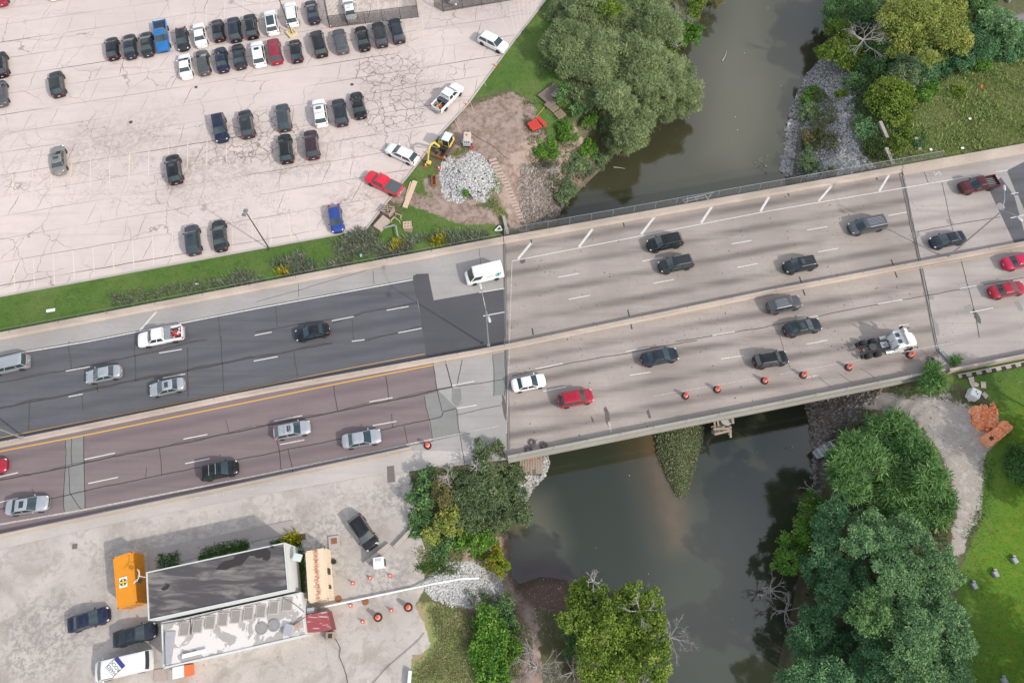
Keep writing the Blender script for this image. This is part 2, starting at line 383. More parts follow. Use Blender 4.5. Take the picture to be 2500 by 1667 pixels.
def terrain_mat():
    t=NT('terrain'); big=t.noise(.18,5); mid=t.noise(1.3,6,.65); fine=t.noise(7,5,.75); vf=t.noise(26,3,.8)
    base=t.mix(fine,(.07,.085,.035),(.14,.14,.07)); base=t.mix(t.ss(mid,.4,.7),base,(.16,.13,.095))
    def edge(a,amt=.55):
        x=t.m('ADD',t.attr(a),t.m('MULTIPLY',t.m('SUBTRACT',t.m('ADD',t.m('MULTIPLY',mid,.6),t.m('MULTIPLY',fine,.4)),.5),amt*2))
        return t.ss(x,.42,.58)
    dirt=t.mix(t.ss(mid,.3,.7),(.19,.135,.105),(.36,.27,.225)); dirt=t.mix(t.m('MULTIPLY',t.ss(t.noise(.6,6,.7,dist=.25),.45,.62),.7),dirt,(.42,.33,.285)); dirt=t.mix(t.m('MULTIPLY',t.ss(vf,.5,.7),.7),dirt,(.20,.15,.12))
    c=base
    pale=t.mix(mid,(.34,.295,.255),(.52,.455,.395)); pale=t.mix(t.ss(vf,.48,.62),pale,(.24,.22,.205)); pale=t.mix(t.m('MULTIPLY',t.ss(t.noise(.7,6,.7),.5,.62),.6),pale,(.52,.48,.45))
    v=t.vor(5); pale=t.mix(t.m('MULTIPLY',t.ss(v,.2,.12),.6),pale,(.16,.15,.14))
    c=t.mix(edge('pale',1.0),c,pale)
    rub=t.mix(t.ss(t.vor(2.8),.15,.5),(.28,.27,.255),(.13,.12,.11))
    red=t.mix(mid,(.115,.065,.05),(.19,.14,.115))
    gr=t.mix(fine,(.05,.11,.022),(.12,.20,.045)); gr=t.mix(t.m('MULTIPLY',t.ss(t.noise(.7,5,.7),.5,.66),.55),gr,(.055,.085,.03)); gr=t.mix(t.m('MULTIPLY',t.ss(t.noise(.45,6,.7),.60,.70),.6),gr,(.24,.20,.12)); gr=t.mix(t.m('MULTIPLY',t.ss(big,.4,.7),.5),gr,(.17,.20,.07))
    gr=t.mix(t.m('MULTIPLY',t.ss(vf,.55,.75),.55),gr,(.13,.17,.06))
    bright=t.mix(fine,(.065,.16,.014),(.15,.27,.035)); bright=t.mix(t.m('MULTIPLY',t.ss(mid,.42,.7),.7),bright,(.19,.21,.03))
    gr=t.mix(t.attr('bright'),gr,bright)
    c=t.mix(edge('lush',.5),c,gr); c=t.mix(edge('dirt'),c,dirt); c=t.mix(edge('red',.5),c,red); c=t.mix(edge('rubble'),c,rub)
    me=t.mix(fine,(.17,.21,.06),(.30,.34,.13)); me=t.mix(t.ss(t.noise(.22,6,.65,dist=.8),.48,.60),me,t.mix(fine,(.27,.20,.11),(.42,.33,.21)))
    me=t.mix(t.m('MULTIPLY',t.ss(vf,.45,.7),.35),me,(.10,.13,.04))
    c=t.mix(edge('meadow',.5),c,me)
    yard=t.mix(t.ss(big,.35,.65),(.53,.48,.44),(.44,.40,.365)); yard=t.mix(t.m('MULTIPLY',t.ss(t.noise(.55,6,.7,dist=1.0),.5,.62),.55),yard,(.34,.305,.265))
    yard=t.mix(t.m('MULTIPLY',t.ss(t.noise(.16,6,.65,dist=.8),.50,.66),.6),yard,(.33,.29,.25)); yard=t.mix(t.m('MULTIPLY',t.ss(t.noise(4.5,6,.8),.5,.7),.4),yard,(.29,.26,.24)); yard=t.mix(t.ss(t.vor(2.2),.10,.05),yard,(.6,.57,.54))
    yard=t.mix(t.m('MULTIPLY',t.attr('grit'),t.m('MULTIPLY',t.ss(t.noise(1.6,7,.75,dist=.3),.46,.56),.75)),yard,(.27,.255,.24))
    c=t.mix(edge('yard',.4),c,yard)
    c=t.mix(t.attr('path'),c,(.23,.225,.23))
    wet=t.n('SeparateXYZ'); t.l(t.pos(),wet.inputs[0]); wz=t.ss(wet.outputs[2],-6.9,-7.4)
    c=t.mix(t.m('MULTIPLY',wz,.6),c,(.06,.05,.035))
    t.bump(t.m('ADD',fine,t.m('MULTIPLY',vf,.5)),.6,.06)
    return t.done(c,.95,.15)
ter=npmesh('ground',verts,quads,terrain_mat(),attrs={k:v.ravel() for k,v in Z.items()},smooth=True)
tag(ter,kind='structure')
# ------------------------------------------------------------------ river
wx=np.concatenate([[-300],np.arange(-20,90,.8),[400]]); wy=np.concatenate([[-260],np.arange(-18,125,.8),[600]])
WX,WY=np.meshgrid(wx,wy); WPX,WPY=PX(WX,WY,np.full(WX.shape,WZ))
def wzone(P,soft):
    s=sdist(WPX,WPY,np.array(P,float)); m=np.clip(.5+s/(2*soft),0,1)
    m=np.where((np.abs(WPX)>4000)|(np.abs(WPY)>3000),0,m); return m*m*(3-2*m)
wi=np.arange(WX.size).reshape(WX.shape)
wq=np.stack([wi[:-1,:-1],wi[:-1,1:],wi[1:,1:],wi[1:,:-1]],-1).reshape(-1,4)
def water_mat():
    t=NT('river_water'); big=t.noise(.07,4,.5,dist=.6); mid=t.noise(.5,5,.6,dist=.4)
    north=t.mix(big,(.045,.046,.024),(.064,.062,.036))
    c=t.mix(t.attr('south'),north,t.mix(big,(.030,.037,.021),(.045,.051,.033)))
    c=t.mix(t.attr('silt'),c,(.13,.125,.085))
    c=t.mix(t.m('MULTIPLY',t.attr('bar'),t.m('MULTIPLY_ADD',mid,.8,.5)),c,(.135,.095,.055))
    c=t.mix(t.attr('painted_reflection'),c,(.012,.014,.014))  # dark reflection of the bank trees, painted into the water colour
    c=t.mix(t.m('MULTIPLY',t.attr('redm'),.85),c,(.07,.04,.03))
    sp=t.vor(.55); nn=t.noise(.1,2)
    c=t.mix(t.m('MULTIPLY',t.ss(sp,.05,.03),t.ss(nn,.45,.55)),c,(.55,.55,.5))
    r=t.noise(2.2,4,.6,vec=t.map(t.pos(),rz=R(20),sc=(1,2.2,1)))
    r2=t.noise(.35,5,.6,dist=1.0); t.bump(t.m('ADD',r,t.m('MULTIPLY',r2,1.5)),.13,.03)
    m=t.done(c,.03,.9); t.b.inputs['IOR'].default_value=1.5
    return m
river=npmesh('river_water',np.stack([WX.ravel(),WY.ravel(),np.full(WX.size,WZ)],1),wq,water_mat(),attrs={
 'south':wzone([(1000,800),(2400,600),(2400,2200),(1000,2200)],160).ravel(),
 'silt':np.maximum(wzone([(1200,1180),(1330,1220),(1370,1330),(1350,1400),(1230,1410)],55),wzone([(1720,380),(1780,-100),(1850,-100),(1880,60),(1870,300),(1820,420)],50)*.5).ravel(),
 'bar':np.maximum(wzone([(1560,1040),(1610,1040),(1640,1170),(1670,1230),(1680,1330),(1640,1340),(1600,1220),(1560,1100)],45),wzone([(1500,1040),(1600,1040),(1640,1300),(1610,1330)],60)*.45).ravel(),
 'painted_reflection':np.maximum(wzone([(1330,1060),(1560,1010),(1560,1050),(1330,1110)],20)*.0,wzone([(1975,-100),(2080,-100),(2080,60),(1960,110)],40)*.3).ravel(),
 'redm':wzone([(1255,1370),(1330,1360),(1400,1400),(1400,1480),(1250,1440)],30).ravel()},smooth=True)
tag(river,kind='structure')
# ------------------------------------------------------------------ parking lot
LOT=[(-500,865),(-500,-700),(1500,-230),(1335,0),(1250,109),(1143.6,255),(1077,327),(1008,417),(944,497),(893.6,562),(625,610),(0,725)]
lotw=pxp(LOT)
def sheet(name,poly,z,mat,cell=None,attrs=None,extra=None,kind='structure'):
    bm=bmesh.new(); vs=[bm.verts.new((x,y,z)) for x,y in poly]; bm.faces.new(vs); bmesh.ops.recalc_face_normals(bm,faces=bm.faces)
    if bm.faces[0:1] and list(bm.faces)[0].normal.z<0: bmesh.ops.reverse_faces(bm,faces=bm.faces)
    if cell:
        xs=[p[0] for p in poly]; ys=[p[1] for p in poly]
        for a in np.arange(max(min(xs),-95),min(max(xs),95),cell):
            bmesh.ops.bisect_plane(bm,geom=bm.verts[:]+bm.edges[:]+bm.faces[:],plane_co=(a,0,0),plane_no=(1,0,0))
        for a in np.arange(max(min(ys),-20),min(max(ys),115),cell):
            bmesh.ops.bisect_plane(bm,geom=bm.verts[:]+bm.edges[:]+bm.faces[:],plane_co=(0,a,0),plane_no=(0,1,0))
    else: bmesh.ops.triangulate(bm,faces=bm.faces)
    me=bpy.data.meshes.new(name); bm.to_mesh(me); bm.free(); me.materials.append(mat)
    if attrs:
        co=np.zeros(len(me.vertices)*3); me.vertices.foreach_get('co',co); co=co.reshape(-1,3)
        ix,iy=PX(co[:,0],co[:,1],co[:,2])
        for a,(polys,soft) in attrs.items():
            m=np.zeros(len(co))
            for P in polys: m=np.maximum(m,np.clip(.5+sdist(ix,iy,np.array(P,float))/(2*soft),0,1))
            at=me.attributes.new(a,'FLOAT','POINT'); at.data.foreach_set('value',m.astype(np.float32))
    o=bpy.data.objects.new(name,me); col.objects.link(o)
    if kind: o['kind']=kind
    return o
def lot_mat():
    t=NT('parking_lot_concrete'); LA=R(11.7)
    big=t.noise(.06,4); mid=t.noise(.7,6,.65); f=t.noise(16,4,.7)
    c=t.mix(t.ss(big,.3,.7),(.57,.49,.455),(.665,.575,.53))
    c=t.mix(t.m('MULTIPLY',t.ss(mid,.4,.8),.3),c,(.47,.41,.385))
    s=t.noise(1.0,6,.65,vec=t.map(t.pos(),rz=-LA,sc=(.05,.6,1)))
    c=t.mix(t.m('MULTIPLY',t.ss(s,.48,.72),.35),c,(.42,.36,.34))
    st=t.m('MULTIPLY',t.attr('stain'),t.ss(t.noise(1.1,6,.75,dist=.8),.40,.62)); c=t.mix(t.m('MULTIPLY',st,.75),c,(.33,.285,.25))
    c=t.mix(t.m('MULTIPLY',f,.25),c,(.42,.36,.34))
    # hairline and alligator cracks
    dv=t.n('VectorMath',operation='ADD'); nz=t.n('TexNoise'); t.l(t.pos(),nz.inputs['Vector']); nz.inputs['Scale'].default_value=.9
    t.l(t.pos(),dv.inputs[0]); sc_=t.n('VectorMath',operation='SCALE'); t.l(nz.outputs['Color'],sc_.inputs[0]); sc_.inputs['Scale'].default_value=1.2; t.l(sc_.outputs[0],dv.inputs[1])
    e1=t.vor(.62,'DISTANCE_TO_EDGE',vec=dv.outputs[0]); e2=t.vor(1.3,'DISTANCE_TO_EDGE',vec=dv.outputs[0]); e3=t.vor(.17,'DISTANCE_TO_EDGE',vec=dv.outputs[0])
    k1=t.m('MULTIPLY',t.ss(e1,.05,.012),t.ss(t.attr('crk'),.35,.65)); k2=t.m('MULTIPLY',t.ss(e2,.06,.015),t.m('MULTIPLY',t.ss(t.attr('fine'),.35,.7),t.ss(t.noise(.45,3),.42,.58)))
    k3=t.m('MULTIPLY',t.ss(e3,.012,.004),t.m('MULTIPLY',t.ss(t.noise(.13,3),.42,.6),.6))
    k=t.m('MAXIMUM',t.m('MAXIMUM',t.m('MULTIPLY',k1,.85),t.m('MULTIPLY',k2,.4)),k3)
    c=t.mix(k,c,(.20,.165,.145))
    t.bump(f,.2,.01)
    return t.done(c,.92,.2)
ENC=[(782,-60),(806,68),(1020,33),(1005,-100)]
lot=sheet('parking_lot',lotw,0.0,lot_mat(),cell=1.2,attrs={
 'crk':([[(880,140),(985,125),(1050,160),(1010,215),(900,225),(860,190)],[(905,215),(1000,185),(1040,210),(1040,300),(900,330),(880,260)],[(560,300),(650,260),(730,310),(720,400),(480,400)]],28),
 'fine':([[(880,230),(1090,160),(1060,300),(900,420),(480,430),(380,480),(300,440),(420,360),(600,300)],[(0,370),(420,330),(700,470),(760,560),(560,560),(0,470)]],60),
 'stain':([[(150,330),(420,270),(420,350),(180,410)],[(400,360),(620,330),(620,440),(420,460)],[(790,480),(900,440),(930,520),(830,560)],[(640,380),(800,330),(800,420),(660,440)],ENC,[(1030,-40),(1300,-40),(1240,30),(1030,30)],[(880,150),(1040,140),(1030,230),(880,220)]],40)})
# joints and long cracks of the lot, kept in the lot's own mesh family as one surface pattern object
cr=MB(); rc=random.Random(3)
def jag(p,q,amp,n=None):
    L=math.hypot(q[0]-p[0],q[1]-p[1]); n=n or max(3,int(L/.5)); out=[]; o=0
    for i in range(n+1):
        t=i/n; o=o*.8+rc.uniform(-amp,amp); e=math.sin(math.pi*t)**.5
        dx,dy=(q[0]-p[0])/L,(q[1]-p[1])/L
        out.append((p[0]+(q[0]-p[0])*t-dy*o*e,p[1]+(q[1]-p[1])*t+dx*o*e))
    return out
LOTP=np.array(lotw)
def inlot(x,y): return bool(inpoly(np.array([x]),np.array([y]),LOTP)[0])
def clip_run(pts):
    runs=[];cur=[]
    for p in pts:
        if inlot(*p): cur.append(p)
        else:
            if len(cur)>2: runs.append(cur)
            cur=[]
    if len(cur)>2: runs.append(cur)
    return runs
slope=math.tan(R(11.75)); y0=72.45+78.4*slope
jy=[]
for k in range(-9,9):
    jy.append(y0+k*3.9+rc.uniform(-.25,.25))
for k,c0 in enumerate(jy):
    x=-95
    while x<30:
        L=rc.uniform(8,26); seg=jag((x,c0+slope*x),(x+L,c0+slope*(x+L)),.035)
        wdt=rc.choice([.05,.07,.09,.13]); m=0 if rc.random()<.6 else 1
        for r_ in clip_run(seg): cr.ribbon(r_,wdt,.004,m,taper=True)
        x+=L*rc.uniform(.85,1.05)
    if k+1<len(jy):
        x=-92+rc.uniform(0,4)
        while x<28:
            if rc.random()<.5:
                a=(x,c0+slope*x); b=(x+rc.uniform(-.5,.9)+.3,jy[k+1]+slope*x)
                for r_ in clip_run(jag(a,b,.11,11)): cr.ribbon(r_,rc.choice([.045,.06,.08]),.004,0 if rc.random()<.4 else 1,taper=True)
            x+=rc.uniform(1.9,4.6)
lc=cr.build('lot_cracks',[simple('lot_joint',(.15,.125,.115),.9,var=.3,scale=.5),simple('lot_faint_crack',(.33,.285,.265),.9,var=.3,scale=.5)],fix=False); tag(lc,kind='structure')
# painted bays
pm=MB()
def lineseg(p,q,wd=.1,z=.008,m=0,n=1): pm.ribbon([p,q],wd,z,m)
e=Vector((math.cos(R(11.75)),math.sin(R(11.75))))
def bays(t0,x0,y0,x1,y1,n,dx,dy,m=0):
    for i in range(n):
        a=T(t0,x0+(x1-x0)*i/(n-1),y0+(y1-y0)*i/(n-1)); b=T(t0,x0+(x1-x0)*i/(n-1)+dx,y0+(y1-y0)*i/(n-1)+dy)
        lineseg(G(*a),G(*b),.1,.008,m)
bays('10',-60,870,2310,430,14,14,262)
bays('11',115,430,655,320,4,30,240)
bays('10',-60,60,2080,-330,13,-4,250)
bays('01',-620,70,560,-120,8,-10,200)
bays('01',940,150,1500,60,4,-30,-330)
for i in range(9): lineseg(g('11',830+i*2,400+i*0),g('11',830+i*2,402),.01)
for a,b in (((830,410),(1050,310)),((835,455),(1105,345)),((850,500),(1060,455)),((965,260),(1130,355)),((830,410),(850,520))): lineseg(g('11',*a),g('11',*b),.09)
for i in range(6): lineseg(g('01',1370+i*8,180+i*42),g('01',1500+i*8,150+i*40),.09)
lineseg(g('01',1370,190),g('01',1410,420),.09); lineseg(g('01',1520,110),g('01',1545,380),.09)
for i in range(7): lineseg(g('01',640+i*7,25+i*42+40),g('01',770,-70+i*44),.12)
for i in range(8): lineseg(g('02',10+i*48-60,-100),g('02',60+i*30-30,330-i*35),.07)
for k in range(6): lineseg(g('01',2260-k*110,170+k*230),g('01',2330-k*110,330+k*230),.06)
pl=pm.build('parking_lines',M_lotline,fix=False); tag(pl,kind='structure')
# kerb round the lot
kerb=MB(); kp=[p for p in lotw[2:]]; kerb.sweep([(0,-.05),(0,.13),(-.16,.13),(-.16,-.05)],kp[::1])
ko=kerb.build('kerb',M_concL); tag(ko,kind='structure')
# ------------------------------------------------------------------ highway
def xr(a,b,n=24): return [a+(b-a)*i/n for i in range(n+1)]
def rowpts(c,off,a,b,n=24): return [(x,c(x)+off) for x in xr(a,b,n)]
XW=-400; XE=400
# west approach: one concrete base from north parapet to the frontage road
west=rowpts(cN,-.2,XW,XJW0-0.02,40)+[(XJW1-.02,cSp(XJW1)-.25)]
south_edge=pxp([(1000,1150),(905,1160),(560,1222),(250,1283),(0,1340)])
west+=south_edge+[(-400,south_edge[-1][1]-330*.2)]
sheet('road',west,0.0,M_concL if False else M_conc)
fr=pxp([T('21',1430,985),T('21',2300,1010),(1000,1150),(905,1160),(560,1222),(250,1283),(0,1340)]); 
frw=[(x,cSb(x)-.35) for x in xr(fr[0][0],-66,20)]+[fr[-1],fr[-2],fr[-3],fr[-4],fr[-5]]
frw=[(fr[1][0],fr[1][1])]+frw
sheet('frontage_road',frw,.004,M_concL)
east=[(XJE1+.02,cSw(XJE1)-.4)]+[(XJE0+.02,cN(XJE0)-.2)]+rowpts(cN,-.2,XJE0+2,XE,24)+[(XE,cSw(XE)-.6)]
sheet('road',east,0.0,concrete_mat('east_road_concrete',(.41,.365,.34),rz=HA,band=(44.0,3.64,.45,(.2,.18,.165)),speck=.5))
# asphalt, upper carriageway (west)
UL=[(-400,),]
up_top=pxp([(0,868.6),(53,857.5),(213,830),(415,792),(625,749.5),(1008,680),(1012,672)])
up_bot=[(x,cM(x)+.15) for x in xr(G(1057,870)[0],-66,20)]
sheet('asphalt_surface',[(-400,up_top[0][1]-332*.21)]+up_top+pxp([(1020,741),(1045,868)])+up_bot+[(-400,cM(-400))],.004,M_asph)
sheet('asphalt_surface',pxp([(1008,674),(1018,669),(1046,668),(1050,690),(1059,733.5),(1226,704),(1229.5,706),(1233,820)])+[(x,cM(x)+.15) for x in xr(-1.1,G(1043,868)[0],8)]+pxp([(1022,745)]),.008,M_asphN)
# reddish asphalt, lower carriageway
lo_top=[(x,cM(x)-.35) for x in xr(-400,G(1057,880)[0],40)]
lo_bot=[(x,cSb(x)+.3) for x in xr(G(1004,1090)[0],-400,40)]
sheet('asphalt_surface',lo_top+pxp([(1068,950),(1072,955),(1040,965),(1054,1060),(1056,1078)])+lo_bot,.004,M_asphR)
for P,mt in (([(160,1073),(205,1063),(207,1247),(156,1258)],M_concG),([(1035,967),(1072,955),(1118,1000),(1122,1062),(1056,1078)],M_concG),([(1205,862),(1232,858),(1232,963),(1204,966)],M_concG),
             ([(1103,951),(1125,948),(1127,970),(1118,992),(1104,982)],M_concG)):
    sheet('road_patch',pxp(P),.012,mt)
# asphalt on the far right
sheet('asphalt_surface',pxp([(2414,462),(2462,415),(2520,385)])+[(400,cN(400)-1)]+[(400,cM(400)+.6)]+[(x,cM(x)+.25) for x in xr(120,G(2475,590)[0],6)],.004,M_asph)
sheet('road_patch',pxp([(2432,418),(2456,413),(2480,470),(2476,478)]),.008,M_conc)
sheet('road_patch',pxp([(2476,478),(2485,476),(2520,560),(2500,565)]),.008,M_conc)
# markings
mk=MB()
ZM=.018
def ln(pts,wd,m=0,z=ZM): mk.ribbon(pxp(pts),wd,z,m)
def dash(t,*segs,m=0,wd=.13):
    for a in segs: ln([T(t,a[0],a[1]),T(t,a[2],a[3])],wd,m)
ln([(-60,888),(53,860.6),(213,834),(625,753.4),(1008,683)],.16)
dash('20',(605,270,825,230),(1460,105,1670,70),(630,505,760,480),(1495,333,1700,297)); dash('11',(-10,1510,145,1480),(695,1378,900,1338),(1200,1280,1400,1245),(880,1565,995,1550),(1305,1487,1520,1445),(2050,1118,2280,1080),(2085,1333,2280,1297)); dash('21',(-20,178,200,137))
dash('20',(-60,1254,165,1200),(775,1080,1055,1020),(1685,893,1905,850),(-50,1485,165,1433),(810,1300,1085,1243),(1700,1118,1925,1072))
dash('21',(165,728,425,678),(1040,553,1255,513),(1800,402,2005,362),(220,943,445,900),(1070,770,1290,730),(1845,612,2025,582))
dash('12',(420,978,615,942),(1195,830,1385,795),(2015,672,2200,640),(520,1180,718,1143),(1298,1033,1490,997),(2070,887,2255,852),(1840,1510,2045,1475)); dash('13',(360,545,545,513),(1105,412,1275,380),(460,745,645,712),(265,1365,460,1332),(1008,1223,1235,1183),(1760,1083,1975,1043),(470,1565,545,1553),(1200,1420,1290,1410),(1855,1300,2065,1258))
dash('22',(215,250,465,200),(1045,93,1265,52),(285,455,500,413),(1080,307,1270,280),(1920,158,2125,127)); dash('23',(355,22,490,0))
dash('13',(2230,212,2300,202),(2225,435,2360,405),(2095,12,2200,-5))
for a in ((55,810,180,660),(615,700,740,535),(1185,585,1315,415),(1735,480,1835,330),(2280,375,2360,240)): dash('12',a,wd=.34,m=0)
for a in ((465,280,590,132),(1020,190,1120,25)): dash('13',a,wd=.3,m=0)
dash('10',(1285,1465,1435,1295),wd=.26,m=0)
ln([(1250,637.7),(1560,577),(1875,515.7),(2207,459),(2391,427.6)],.12,0)
ln([T('21',2300,840),T('12',0,838)],.1,2)
ln([(-60,1290),T('20',780,1540),T('20',2350,1232),T('21',1620,895)],.2,2); ln([T('21',1620,895),T('21',2240,770)],.1,2)
ln([T('20',-60,893),T('20',1200,648),T('20',2350,417),T('21',800,255),T('21',1550,112)],.08,1)
ln([T('20',-60,1018),T('20',770,860),T('20',2350,540),T('21',800,375),T('21',1620,215)],.17,1)
ln([T('21',1620,215),T('21',2280,90)],.14,3); ln([T('12',0,1590),T('12',1500,1330),T('12',2350,1140),T('13',1300,910),T('13',2350,720)],.16,3)
ln([T('22',1300,500),T('22',2240,335)],.07,2); ln([T('23',110,300),T('23',1700,10)],.08,2)
ln([(250,1250),T('21',0,1345),T('21',240,1270)],.12,2,.02)
mo=mk.build('lane_markings',[M_white,M_yel,M_whiteW,worn('faded_yellow',(.50,.36,.2),(.36,.31,.28),.5,3)],fix=False); tag(mo,kind='structure')
# sealed cracks of the carriageways
ck=MB()
def crk(t,pts,wd=.06,m=0,z=.016,j=.05):
    P=[g(t,*p) for p in pts]; out=[]
    for a,b in zip(P,P[1:]): out+=jag(a,b,j)[:-1]
    ck.ribbon(out+[P[-1]],wd*1.75,z,m)
    if wd>.085:
        o2=[(a+rc.uniform(-.05,.05),b+.14+.12*math.sin(a*.9)) for a,b in out]; ck.ribbon(o2,wd*.6,z+.001,m)
for t,p,w_ in [('20',[(0,375),(850,212),(1240,132),(1900,-20)],.09),('20',[(0,610),(900,428),(1250,355),(2350,140)],.16),('21',[(0,145),(700,15)],.13),('11',[(700,1400+0),(980,1305),(1480,1215)],.09),('11',[(0,1480),(700,1360)],.08),('11',[(1000,1560),(1520,1430)],.1),
 ('20',[(0,1268),(590,1155),(770,1112),(1480,970),(2350,790)],.1),('20',[(0,1535),(600,1412),(1320,1255),(2350,1050)],.07),('21',[(0,790),(740,640),(1300,528),(1800,415)],.11),('21',[(0,1050),(780,890),(1150,812),(1700,690),(1720,640),(1840,610)],.07),
 ('20',[(635,0),(635,90),(655,245)],.06),('20',[(1237,0),(1240,130),(1248,362)],.06),('20',[(1725,50),(1722,280),(1725,515)],.06),('20',[(2030,-50),(2040,200),(2050,455)],.06),('20',[(270,560),(265,815)],.06),('20',[(745,470),(762,635)],.05),('20',[(892,390),(903,465)],.06),
 ('20',[(603,905),(600,1150),(585,1380),(592,1560)],.05),('20',[(770,865),(775,1200),(778,1555)],.06),('20',[(660,880),(663,1130)],.05),('20',[(630,1150),(640,1380),(740,1530),(770,1550)],.05),('20',[(1465,975),(1485,1220)],.05),('20',[(1345,1150),(1335,1255)],.04),('20',[(2070,715),(2100,830)],.04),
 ('21',[(715,405),(750,630)],.06),('21',[(1190,315),(1220,540)],.06),('21',[(1245,660),(1258,790)],.05),('21',[(1358,770),(1390,950)],.05),('21',[(190,890),(215,1000),(233,1180)],.06),('21',[(295,990),(320,1100),(345,1220)],.06),('21',[(348,90),(378,325)],.05),
 ('21',[(1627,190),(1665,460),(1710,640)],.05),('21',[(1720,90),(1800,420)],.07),('21',[(1895,155),(1842,410)],.05),('21',[(1545,500),(1600,750),(1620,915)],.05),('21',[(1840,620),(1870,840),(1915,1130)],.04),('21',[(2175,100),(2185,350),(2180,498)],.04),('21',[(2280,80),(2290,300),(2280,500)],.05),('21',[(1840,670),(2250,585)],.04),('21',[(1850,410),(2280,345)],.05),
 ('11',[(180,1235),(195,1435)],.05),('11',[(880,1345),(900,1555)],.05),('11',[(1440,1000),(1480,1215)],.03),('11',[(0,1075+130),(1200,1000-200+60)],.03),('11',[(1075,920),(1085,1040)],.03),('11',[(390,1040),(392,1160)],.03),('11',[(2035,650),(2062,860)],.03),
 ('10',[(2005,1335),(2025,1560)],.05),
 ('13',[(1200,0),(1370,800)],.05),('13',[(1225,0),(1395,800)],.05),('13',[(1425,0),(1470,110)],.04),('13',[(1595,105),(1700,560)],.04),('13',[(1370,560),(1700,495),(2130,425)],.05),('13',[(1390,890),(1530,1568)],.05),('13',[(1415,890),(1550,1568)],.05),('13',[(1770,815),(1900,1300),(1940,1530)],.05),
 ('12',[(0,-10),(5,-5)],.01),('22',[(0,315),(460,212),(1300,55),(1700,-10)],.05),('13',[(0,1425),(690,1285),(1430,1150),(2350,980)],.05),('12',[(1500,1568),(2350,1430)],.05),('23',[(105,-60),(200,240)],.03),('23',[(440,310),(580,415)],.03),('23',[(650,290),(775,378)],.03),('23',[(845,245),(980,335)],.03),('23',[(1350,45),(1470,125)],.03)]:
    crk(t,p,w_,z=.016 if w_>.045 else .014)
# saw cut drainage marks
for x,y in ((190,1475),(1070,1305),(1095,1425),(1025,490),(175,640)): ck.box((*g('12',x,y),.016),(.17,.95,.006),rz=R(8))
for x,y in ((297,1000),(1140,840),(330,1118),(1175,955),(995,65),(185,210)): ck.box((*g('13',x,y),.016),(.17,.9,.006),rz=R(8))
co=ck.build('road_cracks',M_crack,fix=False); tag(co,kind='structure')
# stains and rough patches on the deck (irregular flat shapes)
st=MB(); rs=random.Random(5)
def blob(px,py,rx,ry,z=.010,m=0,n=14,rot=0):
    cx,cy=G(px,py); pts=[]
    for i in range(n):
        a=2*math.pi*i/n; k=rs.uniform(.6,1.15); u,v=rx*math.cos(a)*k,ry*math.sin(a)*k
        pts.append((cx+u*math.cos(rot)-v*math.sin(rot),cy+u*math.sin(rot)+v*math.cos(rot)))
    st.poly(pts,z,m)
for t,x,y,a,b in [('22',875,690,.35,1.3),('22',738,715,.15,.55),('22',1255,660,.25,.6),('22',620,905,1.4,.4),('21',1840,520,.7,1.7),('13',1350,590,.9,.6),('13',1670,470,.5,.6),('13',1500,1160,.5,.5),('13',1810,1095,.5,.25),('13',1530,1420,.5,1.4),('13',1850,1270,.7,.7),('13',1915,1340,.4,1.1),('12',100,830,.4,.4),('21',2285,620,.3,2.1),('13',2310,1250,.5,1.0),('13',1200,605,.7,.15),('13',1100,630,.5,.12),('13',2130,330,.7,.6)]:
    blob(*T(t,x,y),a,b,m=0 if a<.5 else 1,rot=R(10))
for i in range(90):
    x=rs.uniform(1260,2200); y=rs.uniform(0,1); 
    yy=rs.choice([rs.gauss(0,10)+735-(x-1250)*.185, rs.gauss(0,14)+ 905-(x-1250)*.19, rs.gauss(0,20)+860-(x-1250)*.19])
    blob(x,yy,rs.uniform(.04,.12),rs.uniform(.04,.1),m=0,n=7)
so=st.build('pavement_stains',[simple('oil_stain',(.12,.105,.095),.8,var=.4,scale=2),simple('rough_patch',(.27,.255,.245),.95,var=.3,scale=4)],fix=False); tag(so,kind='structure')
# ------------------------------------------------------------------ bridge
br=empty('road_bridge',(28,40,0),label='long grey concrete highway bridge carrying both carriageways over the brown river',cat='bridge')
def rel(o,root):
    o.parent=root; o.matrix_parent_inverse=Matrix.Translation(-Vector(root.location)) if False else root.matrix_world.inverted()
    return o
bpy.context.view_layer.update()
def bpart(mb,name,mat,root=br,**k):
    o=mb.build(name,mat,**k); o.parent=root; o.matrix_parent_inverse=Matrix.Translation(root.location).inverted(); return o
def between(c0,c1,o0,o1,n=20):
    a=[(x,c0(x)+o0) for x in xr(c_x(c0,0),c_x(c0,1),n)]; b=[(x,c1(x)+o1) for x in xr(c_x(c1,0),c_x(c1,1),n)]
    return a+b[::-1]
def c_x(c,e):
    x=0.0 if e==0 else 56.0
    for _ in range(4): x=float(xjw(c(x))) if e==0 else float(xje(c(x)))
    return x
for nm,c0,c1,o0,o1,mt in (('deck',cN,cM,-.15,.02,M_deckN),('deck',cM,cSp,0.0,-.35,M_deckS)):
    P=between(c0,c1,o0,o1); m=MB(); m.prism(P,-.35,0.0); bpart(m,nm,mt)
m=MB()
for k in range(11):
    f=k/10; a=[]
    for x in xr(0,1,12):
        xx0=float(np.interp(x,[0,1],[-.6,55.6])); a.append((xx0,cN(xx0)*(1-f)+cSp(xx0)*f+(-.9 if k==0 else (.5 if k==10 else 0))))
    m=MB(); m.sweep([(-.25,-1.7),(.25,-1.7),(.25,-.36),(-.25,-.36)],a)
    bpart(m,'girder',simple('girder_concrete',(.30,.28,.26),.9))
